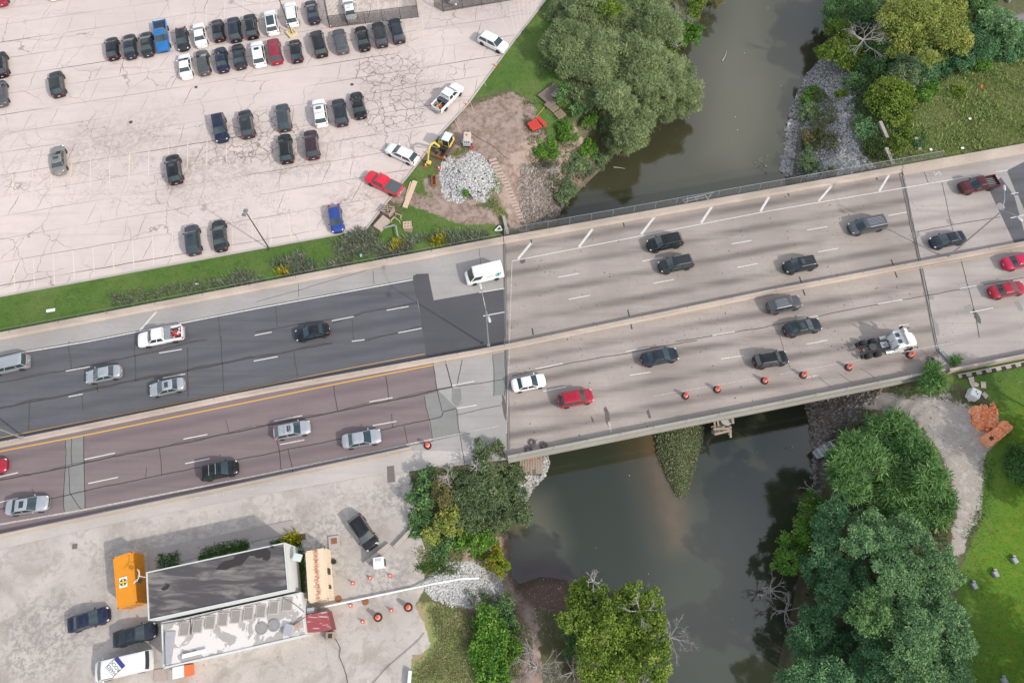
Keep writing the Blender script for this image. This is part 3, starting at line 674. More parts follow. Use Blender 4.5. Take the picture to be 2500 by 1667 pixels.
# abutments
m=MB()
for X0,Y0,X1,Y1,s in ((XJW0,YJW0,XJW1,YJW1,-1),(XJE0,YJE0,XJE1,YJE1,1)):
    m=MB(); m.prism([(X0,Y0+.3),(X1,Y1-.4),(X1+s*1.0,Y1-.4),(X0+s*1.0,Y0+.3)],-9,-.365)
    bpart(m,'abutment',simple('abutment_concrete',(.33,.31,.29),.95))
# pier line under the deck with a round column showing at the south edge
px_,py_=G(1755,1050,-3)
for k in range(1,5):
    m=MB(); x=19.5+2.2*0+px_-px_+ (px_-.3)*0 ; x=px_-.6+k*1.3; y=py_+1.2+k*6.2
    m.lathe([(.75,-9.5),(.75,-1.71)],(x,y,0),18); bpart(m,'pier',simple('pier_concrete',(.40,.38,.35),.9))
m=MB()
for k in range(2):
    m.box((px_+2.6,py_+17,-2.2),(1.1,28,.9),rz=R(-12))
bpart(m,'pier_cap',simple('pier_concrete',(.40,.38,.35),.9))
for (a0,a1,b0,b1) in ((XJW0,YJW0,XJW1,YJW1),(XJE0,YJE0,XJE1,YJE1)):
    m=MB(); m.ribbon([(a0+.1,a1-1.0),(b0+.1,b1+.4)],.32,.006); bpart(m,'expansion_joint',simple('joint_steel',(.22,.21,.20),.6,.4))
    m=MB(); m.ribbon([(a0+.1,a1-1.0),(b0+.1,b1+.4)],.06,.0105); m.ribbon([(a0+.36,a1-1.0),(b0+.36,b1+.4)],.05,.0105); bpart(m,'joint_seal',M_crack)
# parapets on the bridge
def path(c,a,b,n,off=0): return [(x,c(x)+off) for x in xr(a,b,n)]
PN=[(0,-.05),(0,.85),(-.32,.85),(-.42,.35),(-.62,.12),(-.62,-.0)]
PN=[(0,-.6),(0,.85),(-.34,.85),(-.46,.35),(-.75,.15),(-.75,.003)]
m=MB(); m.sweep(PN,path(cN,c_x(cN,0)+.05,c_x(cN,1)-.05,24)); bpart(m,'parapet',M_barr)
PSp=[(.05,.003),(.02,.95),(-.3,.95),(-.34,.1),(-.55,.05),(-.55,-.55),(-.3,-.55),(-.3,-.02)]
m=MB(); m.sweep([(.03,.003),(0,.95),(-.32,.95),(-.36,.003),(-.6,.0),(-.6,-.6),(-.36,-.6)],path(cSp,c_x(cSp,0)+.05,c_x(cSp,1)+.0,24)); bpart(m,'parapet',M_barrG)
# joints in the south parapet: short steel ties across the top
for k in range(13):
    m=MB(); x=1.0+k*4.15; m.box((x,cSp(x)-.15,.965),(.05,.75,.05),rz=R(-42))
    bpart(m,'rail_tie',M_steel)
# north / south walls of the approaches, each its own thing
def wall(name,prof,c,a,b,mat,label,cat='barrier',n=30):
    m=MB(); m.sweep(prof,path(c,a,b,n)); o=m.build(name,mat); tag(o,label,cat); return o
wall('concrete_barrier',[(0,-.05),(0,.85),(-.34,.85),(-.46,.35),(-.75,.15),(-.75,.003)],cN,-400,c_x(cN,0)-.05,M_barr,'tan concrete barrier between the grass strip and the highway, west of the bridge')
wall('concrete_barrier',[(0,-.05),(0,.85),(-.34,.85),(-.46,.35),(-1.3,.15),(-1.3,.003)],cN,c_x(cN,1)+.05,400,M_barr,'tan concrete barrier beside the overgrown meadow, east of the bridge')
MP=[(0,.003),(0,.3),(-.10,.82),(-.30,.82),(-.42,.3),(-.58,.12),(-.58,.003)]
wall('median_barrier',MP,cM,-400,400,M_barr,'long low tan concrete barrier dividing the two carriageways',n=160)
wall('concrete_barrier',[(0,.003),(-.05,.75),(-.27,.75),(-.38,.003)],cSb,-400,g('21',1430,960)[0],M_barr,'tan concrete barrier between the reddish asphalt and the frontage road')
wall('concrete_barrier',[(.03,.003),(0,.9),(-.35,.9),(-.45,-.6)],cSw,c_x(cSp,1)+.6,400,M_barr,'tan concrete wall beside the road at the right, above the notched footing')
m=MB(); P=path(cSw,c_x(cSp,1)+2.0,100,30,-.75)
m.sweep([(0,-.25),(0,.12),(-.55,.12),(-.55,-.25)],P); ft=m.build('notched_footing',M_barr); tag(ft,'tan concrete footing with square black notches along the wall above the grass','footing')
for k in range(22):
    m=MB(); x=P[0][0]+.8+k*1.35; m.box((x,cSw(x)-1.18,-.02),(.62,.5,.3),rz=R(14))
    n_=m.build('notch',M_dark); n_.parent=ft
# low scored joints on the barriers: tiny dark seams as a part of each barrier
def seams(parent,c,xs,off,wd=.85,z=.86,rz=8):
    for x in xs:
        m=MB(); m.box((x,c(x)+off,z),(.05,wd,.012),rz=R(rz)); m.build('barrier_seam',M_crack,parent=parent)
mb_=[o for o in col.objects if o.name=='median_barrier'][0]
seams(mb_,cM,[-62+i*6.1 for i in range(24)],-.2,.2,.825)
nb_=[o for o in col.objects if o.name=='concrete_barrier'][0]
seams(nb_,cN,[-66+i*6.1 for i in range(11)],-.17,.36,.855)
# chain link fence along the north parapet
def link_mat(name,c,cell,wire):
    t=NT(name); p=t.obj(); s=t.n('SeparateXYZ'); t.l(p,s.inputs[0])
    a=t.m('ADD',s.outputs[0],s.outputs[2]); b=t.m('SUBTRACT',s.outputs[0],s.outputs[2])
    pa=t.m('PINGPONG',a,cell/2); pb=t.m('PINGPONG',b,cell/2)
    k=t.m('MAXIMUM',t.m('LESS_THAN',pa,wire),t.m('LESS_THAN',pb,wire))
    t.done(c,.5,.5,.5); t.l(k,t.b.inputs['Alpha']); return t.mat
M_link=link_mat('chain_link_grey',(.20,.21,.22),.085,.0065)
M_linkB=link_mat('chain_link_black',(.035,.035,.035),.085,.013)
def fence(a,b,c,off,z0,hgt,lean,label,step=3.05,cat='fence',mat=M_link,name='chain_link_fence',pm=M_steel,r=.035):
    root=empty(name,(a,c(a)+off,0),label=label,cat=cat)
    n=int((b-a)/step); loc=Vector(root.location)
    def P(x): return Vector((x,c(x)+off,0))
    for i in range(n+1):
        p=P(a+(b-a)*i/n)-loc; m=MB(); m.tube([p+Vector((0,0,z0)),p+Vector((0,lean,z0+hgt))],r,6,caps=True); m.build('post',pm,parent=root)
    m=MB(); m.tube([P(a+(b-a)*i/n)-loc+Vector((0,lean,z0+hgt)) for i in range(n+1)],r*.6,5); m.build('top_rail',pm,parent=root)
    m=MB()
    for i in range(n):
        p=P(a+(b-a)*i/n)-loc; q=P(a+(b-a)*(i+1)/n)-loc
        m.add([p+Vector((0,.01,z0+.03)),q+Vector((0,.01,z0+.03)),q+Vector((0,lean+.01,z0+hgt)),p+Vector((0,lean+.01,z0+hgt))],[(0,1,2,3)])
    m.build('mesh_panel',mat,parent=root,fix=False)
    return root
fence(c_x(cN,0)+.2,c_x(cN,1)+6,cN,.06,.2,1.65,.5,'grey chain link fence leaning outward along the north side of the bridge',step=3.05)
fence(-75,-1.5,cN,.08,-.05,1.25,.12,mat=link_mat('sparse_wire',(.2,.2,.2),.2,.006),r=.022,label='low grey wire fence behind the tan barrier along the grass strip',step=3.4)
# fenced corner of the car park
def fence_run(pts,hgt,label,mat,pm,name='chain_link_fence',step=2.6):
    a=pts[0]; root=empty(name,(a[0],a[1],0),label=label,cat='fence'); A=Vector((a[0],a[1],0))
    mp=MB()
    for p,q in zip(pts,pts[1:]):
        p=Vector((p[0],p[1],0))-A; q=Vector((q[0],q[1],0))-A; n=max(1,int((q-p).length/step))
        for i in range(n+1):
            s=p.lerp(q,i/n); m=MB(); m.tube([s,s+Vector((0,0,hgt))],.04,6); m.build('post',pm,parent=root)
        m=MB(); m.tube([p+Vector((0,0,hgt)),q+Vector((0,0,hgt))],.03,5); m.build('top_rail',pm,parent=root)
        m=MB(); m.tube([p+Vector((0,0,.08)),q+Vector((0,0,.08))],.025,5); m.build('bottom_rail',pm,parent=root)
        mp.add([p+Vector((0,.01,.08)),q+Vector((0,.01,.08)),q+Vector((0,.01,hgt)),p+Vector((0,.01,hgt))],[(0,1,2,3)])
    mp.build('mesh_panel',mat,parent=root,fix=False)
M_blk=simple('black_fence_steel',(.03,.03,.03),.6)
fence_run([G(782,-60),G(806,69),g('01',1492,162),G(995,-120)],2.35,'black chain link fence round the police car bay',M_linkB,M_blk)
fence_run([g('01',1640,60),g('01',1720,112),g('01',2420,-5)],2.2,'black chain link fence carrying a small white sign, above the white SUV by the kerb',M_linkB,M_blk)
m=MB(); m.box((0,0,0),(.55,.03,.4)); sg=m.build('sign',simple('sign_white',(.75,.75,.75),.5)); sg.location=(*g('01',1832,92),1.1); tag(sg,'small white rectangular sign hung on the black fence','sign')
# ------------------------------------------------------------------ lamps
def cobra(base,lum,label,H=12.0,double=True,group=None):
    bx,by=base; root=empty('street_lamp',(bx,by,.8),label=label,cat='street lamp')
    m=MB(); m.box((0,0,.05),(.38,.38,.1)); m.build('base_plate',M_steel,parent=root)
    m=MB(); m.tube([(0,0,.1),(0,0,H-.8)],.11,10,r2=.06); m.build('pole',simple('lamp_pole_grey',(.36,.38,.38),.5,.5),parent=root)
    for lx,ly in lum:
        d=Vector((lx-bx,ly-by,0)); L=d.length; d.normalize()
        pts=[Vector((0,0,H-1.3))+d*(L*.0),Vector((0,0,H-.9))+d*(L*.12),Vector((0,0,H-.45))+d*(L*.45),Vector((0,0,H-.3))+d*(L*.85)]
        m=MB(); m.tube(pts,.04,8); arm=m.build('arm',M_steel,parent=root)
        m=MB(); c=Vector((0,0,H-.3))+d*L; a=math.atan2(d.y,d.x)
        pr=[(-.42,.08),(-.3,.15),(0,.2),(.25,.19),(.42,.08)]
        ring=[]
        for u,wv in pr:
            for vv,zz in ((-1,0),(-.7,.09),(0,.13),(.7,.09),(1,0),(0,-.05)): ring.append((u,vv*wv,zz*(1 if abs(u)<.4 else .5)))
        fs=[(i*6+j,i*6+(j+1)%6,(i+1)*6+(j+1)%6,(i+1)*6+j) for i in range(4) for j in range(6)]+[tuple(range(6)),tuple(range(24,30))]
        m.M=Matrix.Translation(c)@Matrix.Rotation(a,4,'Z'); m.add(ring,fs)
        m.build('luminaire',simple('luminaire_grey',(.55,.57,.58),.4,.2),parent=root,smooth=True)
    return root
b2=g('13',1667,778,.8); cobra(b2,[g('13',2160,165,12.3),g('13',2300,450,12.3)],'tall grey double armed street lamp on the median, east of the bridge joint')
b1=g('21',2135,30,.8); cobra(b1,[g('11',2060,1065,12.3),g('11',2140,1370,12.3)],'tall grey double armed street lamp on the median beside the white van')
b0=g('20',203,882,.8); l0=G(-150,985,11.5); cobra(b0,[(b0[0]-.6,b0[1]+2.6),(b0[0]+.6,b0[1]-2.6)],'grey street lamp pole on the median at the left edge')
# lot lamps
def lot_lamp(px,py,H,label,rz,block=False):
    root=empty('floodlight_pole',(*G(px,py),0),rz,label=label,cat='lamp post')
    m=MB(); m.tube([(0,0,0),(0,0,H)],.10,10,r2=.07,m=0); m.build('pole',simple('dark_green_pole',(.07,.08,.065),.5),parent=root)
    m=MB(); m.box((0,0,H+.05),(.1,1.0,.1)); m.build('crossarm',M_steel,parent=root)
    for k in (-.3,.3):
        m=MB(); m.box((.2,k,H+.15),(.55,.42,.22),ry=R(20)); m.build('floodlight',simple('floodlight_grey',(.25,.26,.26),.5,.3),parent=root,bevel=.03)
    if not block:
        pass
    return root
lot_lamp(658,608,8.9,'slender dark floodlight pole beside the grass strip, between two charcoal cars and a blue one',R(170))
lp=lot_lamp(713,84,9.5,'dark floodlight pole rising from a yellow square base among parked cars',R(170),True)
m=MB()
for s in (-1,1):
    m.box((s*.62,0,.22),(.22,1.46,.44)); m.box((0,s*.62,.22),(1.02,.22,.44))
m.box((0,0,.1),(1.0,1.0,.2))
o=m.build('base_guard',simple('faded_yellow_concrete',(.62,.52,.30),.85,var=.2),parent=lp); o.rotation_euler=(0,0,R(38)-R(170))
# ------------------------------------------------------------------ vehicles
KIND={ # L,W,b, stations (x,w,h), greenhouse: cowl, roof front, roof rear, back base, belt z, roof z, belt w, roof w
'sedan':(4.75,1.86,.24,[(1,.40,.56),(.982,.64,.64),(.94,.83,.73),(.85,.95,.81),(.7,1,.87),(.42,1,.95),(.1,.99,.97),(-.4,1,.98),(-.7,.99,1.03),(-.88,.94,1.0),(-.955,.84,.93),(-.99,.68,.84),(-1,.5,.70)],(.50,.12,-.40,-.72,.93,1.43,.95,.74)),
'suv':(4.75,1.92,.28,[(1,.44,.66),(.982,.68,.76),(.94,.85,.88),(.86,.96,1.0),(.7,1,1.05),(.46,1,1.1),(0,1,1.1),(-.6,1,1.1),(-.88,.98,1.08),(-.96,.92,1.0),(-.99,.80,.88),(-1,.62,.74)],(.53,.2,-.76,-.955,1.06,1.70,.95,.78)),
'hatchback':(4.3,1.80,.26,[(1,.42,.58),(.98,.66,.66),(.94,.82,.76),(.86,.95,.86),(.66,1,.93),(.5,1,.98),(0,1,1.0),(-.6,1,1.0),(-.88,.97,.98),(-.96,.88,.92),(-.99,.74,.84),(-1,.55,.72)],(.56,.2,-.62,-.93,.95,1.50,.94,.75)),
'minivan':(5.05,1.98,.24,[(1,.46,.60),(.98,.70,.70),(.94,.86,.8),(.88,.96,.9),(.74,1,.98),(.6,1,1.04),(0,1,1.06),(-.6,1,1.06),(-.92,.98,1.04),(-.98,.93,.98),(-1,.86,.78)],(.67,.34,-.85,-.965,1.02,1.74,.95,.81)),
'wagon':(4.9,1.86,.24,[(1,.42,.60),(.98,.66,.68),(.94,.83,.77),(.86,.96,.86),(.66,1,.93),(.4,1,.99),(0,1,1.0),(-.6,1,1.0),(-.9,.97,.99),(-.98,.9,.92),(-1,.8,.75)],(.50,.13,-.64,-.94,.95,1.48,.95,.76)),
'van':(5.6,2.05,.3,[(1,.72,.7),(.975,.88,.95),(.9,.96,1.1),(.8,1,1.2),(.6,1,1.25),(0,1,1.25),(-.6,1,1.25),(-.95,1,1.25),(-.99,.97,1.2),(-1,.93,.9)],(.82,.56,-.96,-.985,1.22,2.15,.97,.88)),
'pickup_truck':(5.8,2.02,.36,[(1,.74,.72),(.975,.9,.95),(.88,.97,1.1),(.7,1,1.14),(.48,1,1.18),(.2,1,1.18),(-.2,1,1.18)],(.52,.25,-.17,-.215,1.13,1.88,.94,.78)),
}
def body_mesh(kind,name='body'):
    L,W,b,st,gh=KIND[kind]; hl=L/2; hw=W/2
    m=MB()
    rings=[]
    for x,wf,h in st:
        w=hw*wf; c=.03
        half=[(w*.93,b),(w*.985,b+.16),(w,b+(h-b)*.45),(w*.985,h-.18),(w*.93,h-.06),(w*.8,h),(w*.4,h+c)]
        ring=[(x*hl,y,z) for y,z in half]+[(x*hl,0,h+c*1.3)]+[(x*hl,-y,z) for y,z in half[::-1]]
        rings.append(ring)
    n=len(rings[0]); vs=[p for r in rings for p in r]; k=len(rings)
    fs=[(i*n+j,i*n+(j+1)%n,(i+1)*n+(j+1)%n,(i+1)*n+j) for i in range(k-1) for j in range(n)]+[tuple(range(n)),tuple(range((k-1)*n,k*n))[::-1]]
    m.add(vs,fs)
    # greenhouse
    xc,xw,xrr,xb,bz,rz,bw,rw=gh
    def ring(xf,xr_,w,z,bf,brr,zc=0):
        P=[]
        for y in (-1,-.6,0,.6,1): P.append((xf*hl+bf*(1-y*y),y*w*hw,z+zc*(1-y*y)))
        for u in (.2,.5,.8): P.append((xf*hl+(xr_-xf)*hl*u,w*hw*(1+.012*(1-abs(2*u-1))),z))
        for y in (1,.6,0,-.6,-1): P.append((xr_*hl-brr*(1-y*y),y*w*hw,z+zc*(1-y*y)))
        for u in (.8,.5,.2): P.append((xf*hl+(xr_-xf)*hl*u,-w*hw*(1+.012*(1-abs(2*u-1))),z))
        return P
    r0=ring(xc,xb,bw,bz-.04,.12,.06); r1=ring(xw,xrr,rw,rz-.07,.07,.05); r2=ring(xw-.05,xrr+.035,rw-.09,rz-.01,.05,.04,.01); r3=ring(xw-.22,xrr+.15,rw*.5,rz+.012,.02,.02,.008)
    n=16; vs=r0+r1+r2+r3+[((xw+xrr)/2*hl,0,rz+.025)]
    fs=[(i*n+j,i*n+(j+1)%n,(i+1)*n+(j+1)%n,(i+1)*n+j) for i in range(3) for j in range(n)]+[(3*n+j,3*n+(j+1)%n,4*n) for j in range(n)]
    m.add(vs,fs)
    return m,(r0,r1)
def lerp(a,b,t): return tuple(a[i]+(b[i]-a[i])*t for i in range(3))
def pane(a0,a1,b0,b1,off,n=5,t0=.05,t1=.96,s0=.035,s1=.965):
    """a: bottom row points list, b: top row points list"""
    def along(P,s):
        k=(len(P)-1)*s; i=min(int(k),len(P)-2); return Vector(lerp(P[i],P[i+1],k-i))
    vs=[]
    for t in (t0,(t0+t1)/2,t1):
        for i in range(n):
            s=s0+(s1-s0)*i/(n-1); vs.append(along(a0,s).lerp(along(b0,s),t))
    c=Vector((0,0,.6)); 
    nrm=(vs[n]-vs[0]).cross(vs[1]-vs[0]).normalized(); mid=vs[n+n//2]
    if nrm.dot(mid-Vector((mid.x*.0,0,mid.z*.3)))<0: nrm=-nrm
    vs=[v+nrm*off for v in vs]
    fs=[(j*n+i,j*n+i+1,(j+1)*n+i+1,(j+1)*n+i) for j in range(2) for i in range(n-1)]
    m=MB(); m.add(vs,fs); return m
PROTO={}
def wheel(root,x,y,r,wd,big=False):
    m=MB(); s=1 if y>0 else -1
    m.lathe([(r*.62,-wd/2),(r*.94,-wd/2),(r,-wd*.32),(r,wd*.32),(r*.94,wd/2),(r*.62,wd/2)],n=18,axis='Y')
    t=m.build('tyre',M_dark,smooth=False)
    m=MB(); m.lathe([(r*.64,wd/2*.55*s),(r*.6,wd/2*.98*s),(r*.15,wd/2*.7*s),(.03,wd/2*.8*s)],n=10,axis='Y')
    q=m.build('rim',M_rim)
    e_=bpy.data.objects.new('wheel',None); col.objects.link(e_); e_.parent=root; e_.location=(x,y,r); e_.empty_display_size=.1
    t.parent=e_; q.parent=e_
def make_vehicle(kind,pmat,opts=''):
    L,W,b,st,gh=KIND[kind]; hl,hw=L/2,W/2; xc,xw,xrr,xb,bz,rz,bw,rw=gh
    root=empty(kind)
    m,(r0,r1)=body_mesh(kind); body=m.build('body',pmat,parent=root,smooth=True)
    bv=body.modifiers.new('es','EDGE_SPLIT'); bv.split_angle=R(38)
    if 'r' in opts:   # glass roof
        m=MB(); m.box(((xw+xrr)/2*hl,0,rz+.022),((xw-xrr)*hl*.8,W*rw*.8,.03)); m.build('glass_roof',M_glass,parent=root,bevel=.02)
    pane(r0[0:5],None,r1[0:5],None,.015).build('windshield',M_glass,parent=root,smooth=True)
    if kind not in ('pickup_truck',): 
        pane(r0[8:13],None,r1[8:13],None,.015,t0=.16 if kind!='sedan' else .06,t1=.96).build('rear_window',M_glass,parent=root,smooth=True)
    for s,(A,B) in ((1,(r0[4:9],r1[4:9])),(-1,([r0[0]]+r0[15:12:-1]+[r0[12]],[r1[0]]+r1[15:12:-1]+[r1[12]]))):
        cuts=((.05,.47),(.51,.93)) if kind not in ('van','minivan','pickup_truck') else (((.04,.33),) if kind=='van' else ((.06,.5),(.55,.95)) if kind=='pickup_truck' else ((.05,.34),(.37,.66),(.69,.95)))
        for s0,s1 in cuts:
            mm=pane(A,None,B,None,.012,n=3,t0=.12,t1=.9,s0=s0,s1=s1)
            mm.build('side_window',M_glass,parent=root)
        if kind in ('sedan','suv','wagon','minivan'):
            mm=pane(A,None,B,None,.02,n=4,t0=.07,t1=.10,s0=.03,s1=.97); mm.build('window_trim',M_steel,parent=root)
    # lamps
    f=[p for p in st if p[0]<.98][0]
    for s in (-1,1):
        m=MB(); m.box((hl*.915,s*hw*.70,f[2]-.03),(.24,.26,.09),rz=R(-34*s),ry=R(14)); m.build('headlight',M_lamp,parent=root,bevel=.03)
        if kind!='pickup_truck':
            h=.86 if kind=='sedan' else (.95 if kind!='van' else 1.0); m=MB(); m.box((-hl*.962,s*hw*.72,h-.05),(.13,.30,.12 if kind=='sedan' else .24),rz=R(20*s)); m.build('taillight',M_tail,parent=root,bevel=.03)
        else:
            m=MB(); m.box((-hl+.02,s*hw*.90,.98),(.1,.16,.34)); m.build('taillight',M_tail,parent=root)
        m=MB(); m.box((xc*hl*.78,s*(hw+.09),bz+.04),(.14,.2,.13)); m.build('side_mirror',pmat,parent=root,bevel=.03)
    m=MB(); m.box((-hl-.005,0,.62 if kind!='pickup_truck' else .62),(.03,.32,.15),ry=R(-25)); m.build('licence_plate',M_plate,parent=root)
    m=MB(); m.box((hl-.03,0,.5),(.08,W*.55,.16)); m.build('grille',M_dark,parent=root)
    wr=.33 if kind in('sedan','wagon','hatchback') else .37
    for x in (.60*hl,-.60*hl if kind!='van' else -.58*hl):
        for s in (-1,1): wheel(root,x,s*(hw-.075),wr,.22)
    if kind=='pickup_truck':
        x0,x1=-.225*hl,-.985*hl; 
        m=MB(); m.box(((x0+x1)/2,0,.60),(x0-x1,W*.92,.36)); 
        for s in (-1,1): m.box(((x0+x1)/2,s*(hw-.07),.92),(x0-x1,.14,.52))
        m.box((x1+.03,0,.90),(.08,W-.30,.46)); m.box((x0-.02,0,.92),(.06,W-.3,.5)); m.build('bed',pmat,parent=root,bevel=.03)
        m=MB(); m.box(((x0+x1)/2,0,.795),(x0-x1-.14,W-.34,.02)); m.build('bed_liner',simple('bed_liner_black',(.045,.045,.048),.8),parent=root)
        m=MB(); m.box((x1-.1,0,.52),(.2,W*.86,.18)); m.build('rear_bumper',M_steel,parent=root,bevel=.03)
        if 't' in opts:
            m=MB(); m.box(((x0+x1)/2,0,1.20),(x0-x1+.02,W-.14,.04)); m.build('tonneau_cover',simple('tonneau_vinyl',(.09,.105,.11),.75),parent=root,bevel=.015)
        if 's' in opts:
            m=MB()
            for k in range(5): m.box(((x0+x1)/2,-.6+k*.3,.815),(x0-x1-.2,.07,.03))
            m.build('bed_rib',simple('bed_rib_grey',(.3,.3,.3),.5),parent=root)
            m=MB()
            for k in range(3): m.box(((xw+xrr)/2*hl,-.35+k*.35,rz+.03),((xw-xrr)*hl*.75,.05,.02))
            m.build('roof_rib',pmat,parent=root)
        m=MB(); m.box((xrr*hl-.06,0,1.52),(.03,W*.6,.34),ry=R(-8)); m.build('rear_window',M_glass,parent=root)
    if 'o' in opts: # sunroof
        m=MB(); m.box(((xw-.22)*hl,0,rz+.022),(.5,.78,.02)); m.build('sunroof',M_glass,parent=root,bevel=.02)
    if 'l' in opts: # roof rails
        for s in (-1,1):
            m=MB(); m.tube([((xw-.12)*hl,s*hw*(rw-.1),rz-.0),((xw-.2)*hl,s*hw*(rw-.1),rz+.05),((xrr+.14)*hl,s*hw*(rw-.1),rz+.05),((xrr+.06)*hl,s*hw*(rw-.1),rz-.0)],.022,6); m.build('roof_rail',M_steel,parent=root)
    if 'b' in opts: # roof ribs
        m=MB()
        for k in range(5): m.box(((xw+xrr)/2*hl-.1,-.42+k*.21,rz+.02),((xw-xrr)*hl*.74,.045,.02))
        m.build('roof_rib',M_rim,parent=root)
    if 'c' in opts:
        for u in (.25,.62):
            m=MB(); m.box((((xw+(xrr-xw)*u))*hl,0,rz+.06),(.07,W*rw*.92,.03)); m.build('cross_bar',M_steel,parent=root)
    return root
CP={'black':((.008,.009,.011),.0),'charcoal':((.028,.031,.036),.3),'gray':((.11,.115,.125),.5),'greygreen':((.10,.105,.10),.5),'slate':((.055,.07,.08),.4),'silver':((.48,.50,.52),.6),'champagne':((.28,.27,.25),.5),'white':((.80,.80,.79),0),
 'navy':((.012,.018,.045),.1),'blueblk':((.018,.024,.036),.15),'red':((.25,.02,.04),.1),'brightred':((.68,.02,.045),0),'crimson':((.50,.015,.07),.05),'cherry':((.34,.015,.035),.05),'maroon':((.09,.018,.024),.2),'plum':((.045,.02,.03),.2),'blue':((.02,.15,.40),.1),'royal':((.025,.06,.26),.2)}
def pm_(c): 
    rgb,me_=CP[c]; return paint('car_paint_'+c,rgb,me_)
used=set()
def car(kind,colr,fx,fy,bx,by,label,opts='',group=None,cat=None,zz=.55,grow=1.0,name=None):
    key=(kind,colr,opts)
    if key not in PROTO:
        PROTO[key]=make_vehicle(kind,pm_(colr),opts)
    r=PROTO[key]
    if key in used: r=copy_tree(r)
    used.add(key)
    F_=G(fx,fy,zz); B_=G(bx,by,zz)
    cx,cy=(F_[0]+B_[0])/2,(F_[1]+B_[1])/2; Lm=math.hypot(F_[0]-B_[0],F_[1]-B_[1]); L0=KIND[kind][0]
    k=min(max(Lm/L0,.93),1.1)*grow
    r.location=(cx,cy,0.02); r.rotation_euler=(0,0,math.atan2(F_[1]-B_[1],F_[0]-B_[0])); r.scale=(k,min(max(k,.97),1.03),1)
    tag(r,label,cat or {'sedan':'car','suv':'SUV','hatchback':'car','minivan':'minivan','wagon':'station wagon','van':'van','pickup_truck':'pickup truck'}[kind],group or 'cars in the parking lot')
    return r
def ct(t,kind,colr,f,b,label,opts='',**k): return car(kind,colr,*T(t,*f),*T(t,*b),label,opts,**k)
# upper row, left to right
ct('00','hatchback','black',(1028,340),(1046,560),'black hatchback at the left end of the upper row')
ct('00','sedan','blueblk',(1188,315),(1206,545),'black sedan with red tail lamps, second in the upper row')
ct('00','sedan','charcoal',(1342,297),(1362,520),'charcoal sedan just left of the bright blue pickup','o')
ct('00','pickup_truck','blue',(1508,500),(1470,190),'bright blue pickup truck with an empty black bed')
ct('00','hatchback','charcoal',(1692,485),(1662,250),'charcoal car facing the viewer between the blue pickup and a white sedan')
ct('00','sedan','white',(1818,207),(1856,445),'white sedan right of the charcoal car beside the blue pickup')
ct('00','hatchback','black',(1990,183),(2018,387),'small black hatchback next to the white sedan of the upper row','')
ct('00','suv','blueblk',(2140,165),(2172,392),'blue black SUV, fourth to the left of the lamp post')
ct('00','suv','black',(2290,140),(2325,360),'black SUV between a blue black SUV and a white car with dark roof','l')
ct('01','suv','white',(125,103),(165,325),'white car with a black glass roof in the upper row','r')
ct('01','suv','white',(310,12),(345,264),'large white SUV with dark roof rails directly above the lamp base','l')
ct('01','sedan','blueblk',(495,12),(540,218),'dark sedan with a sunroof beside the black fence corner','o')
# second row
ct('00','sedan','white',(1690,500),(1715,722),'white coupe at the left end of the second row')
ct('00','sedan','greygreen',(1850,460),(1885,695),'grey green sedan between a white coupe and a navy sedan')
ct('00','sedan','navy',(2018,435),(2055,670),'navy sedan in the second row, third from its left end')
ct('00','sedan','charcoal',(2178,410),(2215,635),'charcoal sedan with a sunroof in the second row','o')
ct('01','suv','white',(5,390),(45,612),'white car with a dark sunroof beside the red SUV','o')
ct('01','suv','red',(155,365),(198,592),'dark red SUV in the second row')
ct('01','hatchback','black',(350,366),(385,580),'black hatchback just below the yellow lamp base')
ct('01','minivan','black',(545,280),(612,533),'big black minivan below the fence corner')
ct('01','suv','gray',(755,282),(805,493),'grey SUV with a dark sunroof in front of the fence','o')
ct('01','sedan','black',(955,245),(1005,470),'black sedan with a pale rear window in front of the fence','')
ct('01','suv','charcoal',(1112,212),(1165,438),'dark grey SUV second from the right end of the fence row')
ct('01','suv','blueblk',(1262,180),(1325,398),'glossy black SUV at the right end of the fence row')
ct('01','sedan','white',(835,-18),(885,203),'white police style sedan with dark lettering on its roof inside the fence',group='cars inside the fence')
ct('01','suv','white',(1790,-190),(1815,32),'white vehicle cut by the top edge behind the fence with the sign',group='cars inside the fence')
ct('00','sedan','red',(5,-160),(22,68),'red car cut off at the top left corner')
ct('00','sedan','white',(478,-215),(502,8),'white car only just showing at the top edge')
ct('00','suv','black',(0,480),(25,720),'black SUV at the left edge, the upper of the two')
ct('00','sedan','gray',(0,738),(20,985),'grey sedan at the left edge, the lower of the two')
ct('00','suv','charcoal',(515,657),(548,900),'charcoal muscle car alone at the upper left',grow=.98)
ct('00','sedan','champagne',(535,1345),(552,1600),'silver beige sedan with a sunroof alone at the left','o')
car('suv','black',*T('00',1585,1420),*T('10',1625,132),'black SUV alone in the middle of the lot','o')
ct('00','suv','navy',(2048,1318),(2000,1050),'navy SUV facing the viewer, left of a black SUV')
ct('00','suv','charcoal',(2245,1012),(2290,1278),'charcoal SUV with a glass roof panel right of the navy SUV','o')
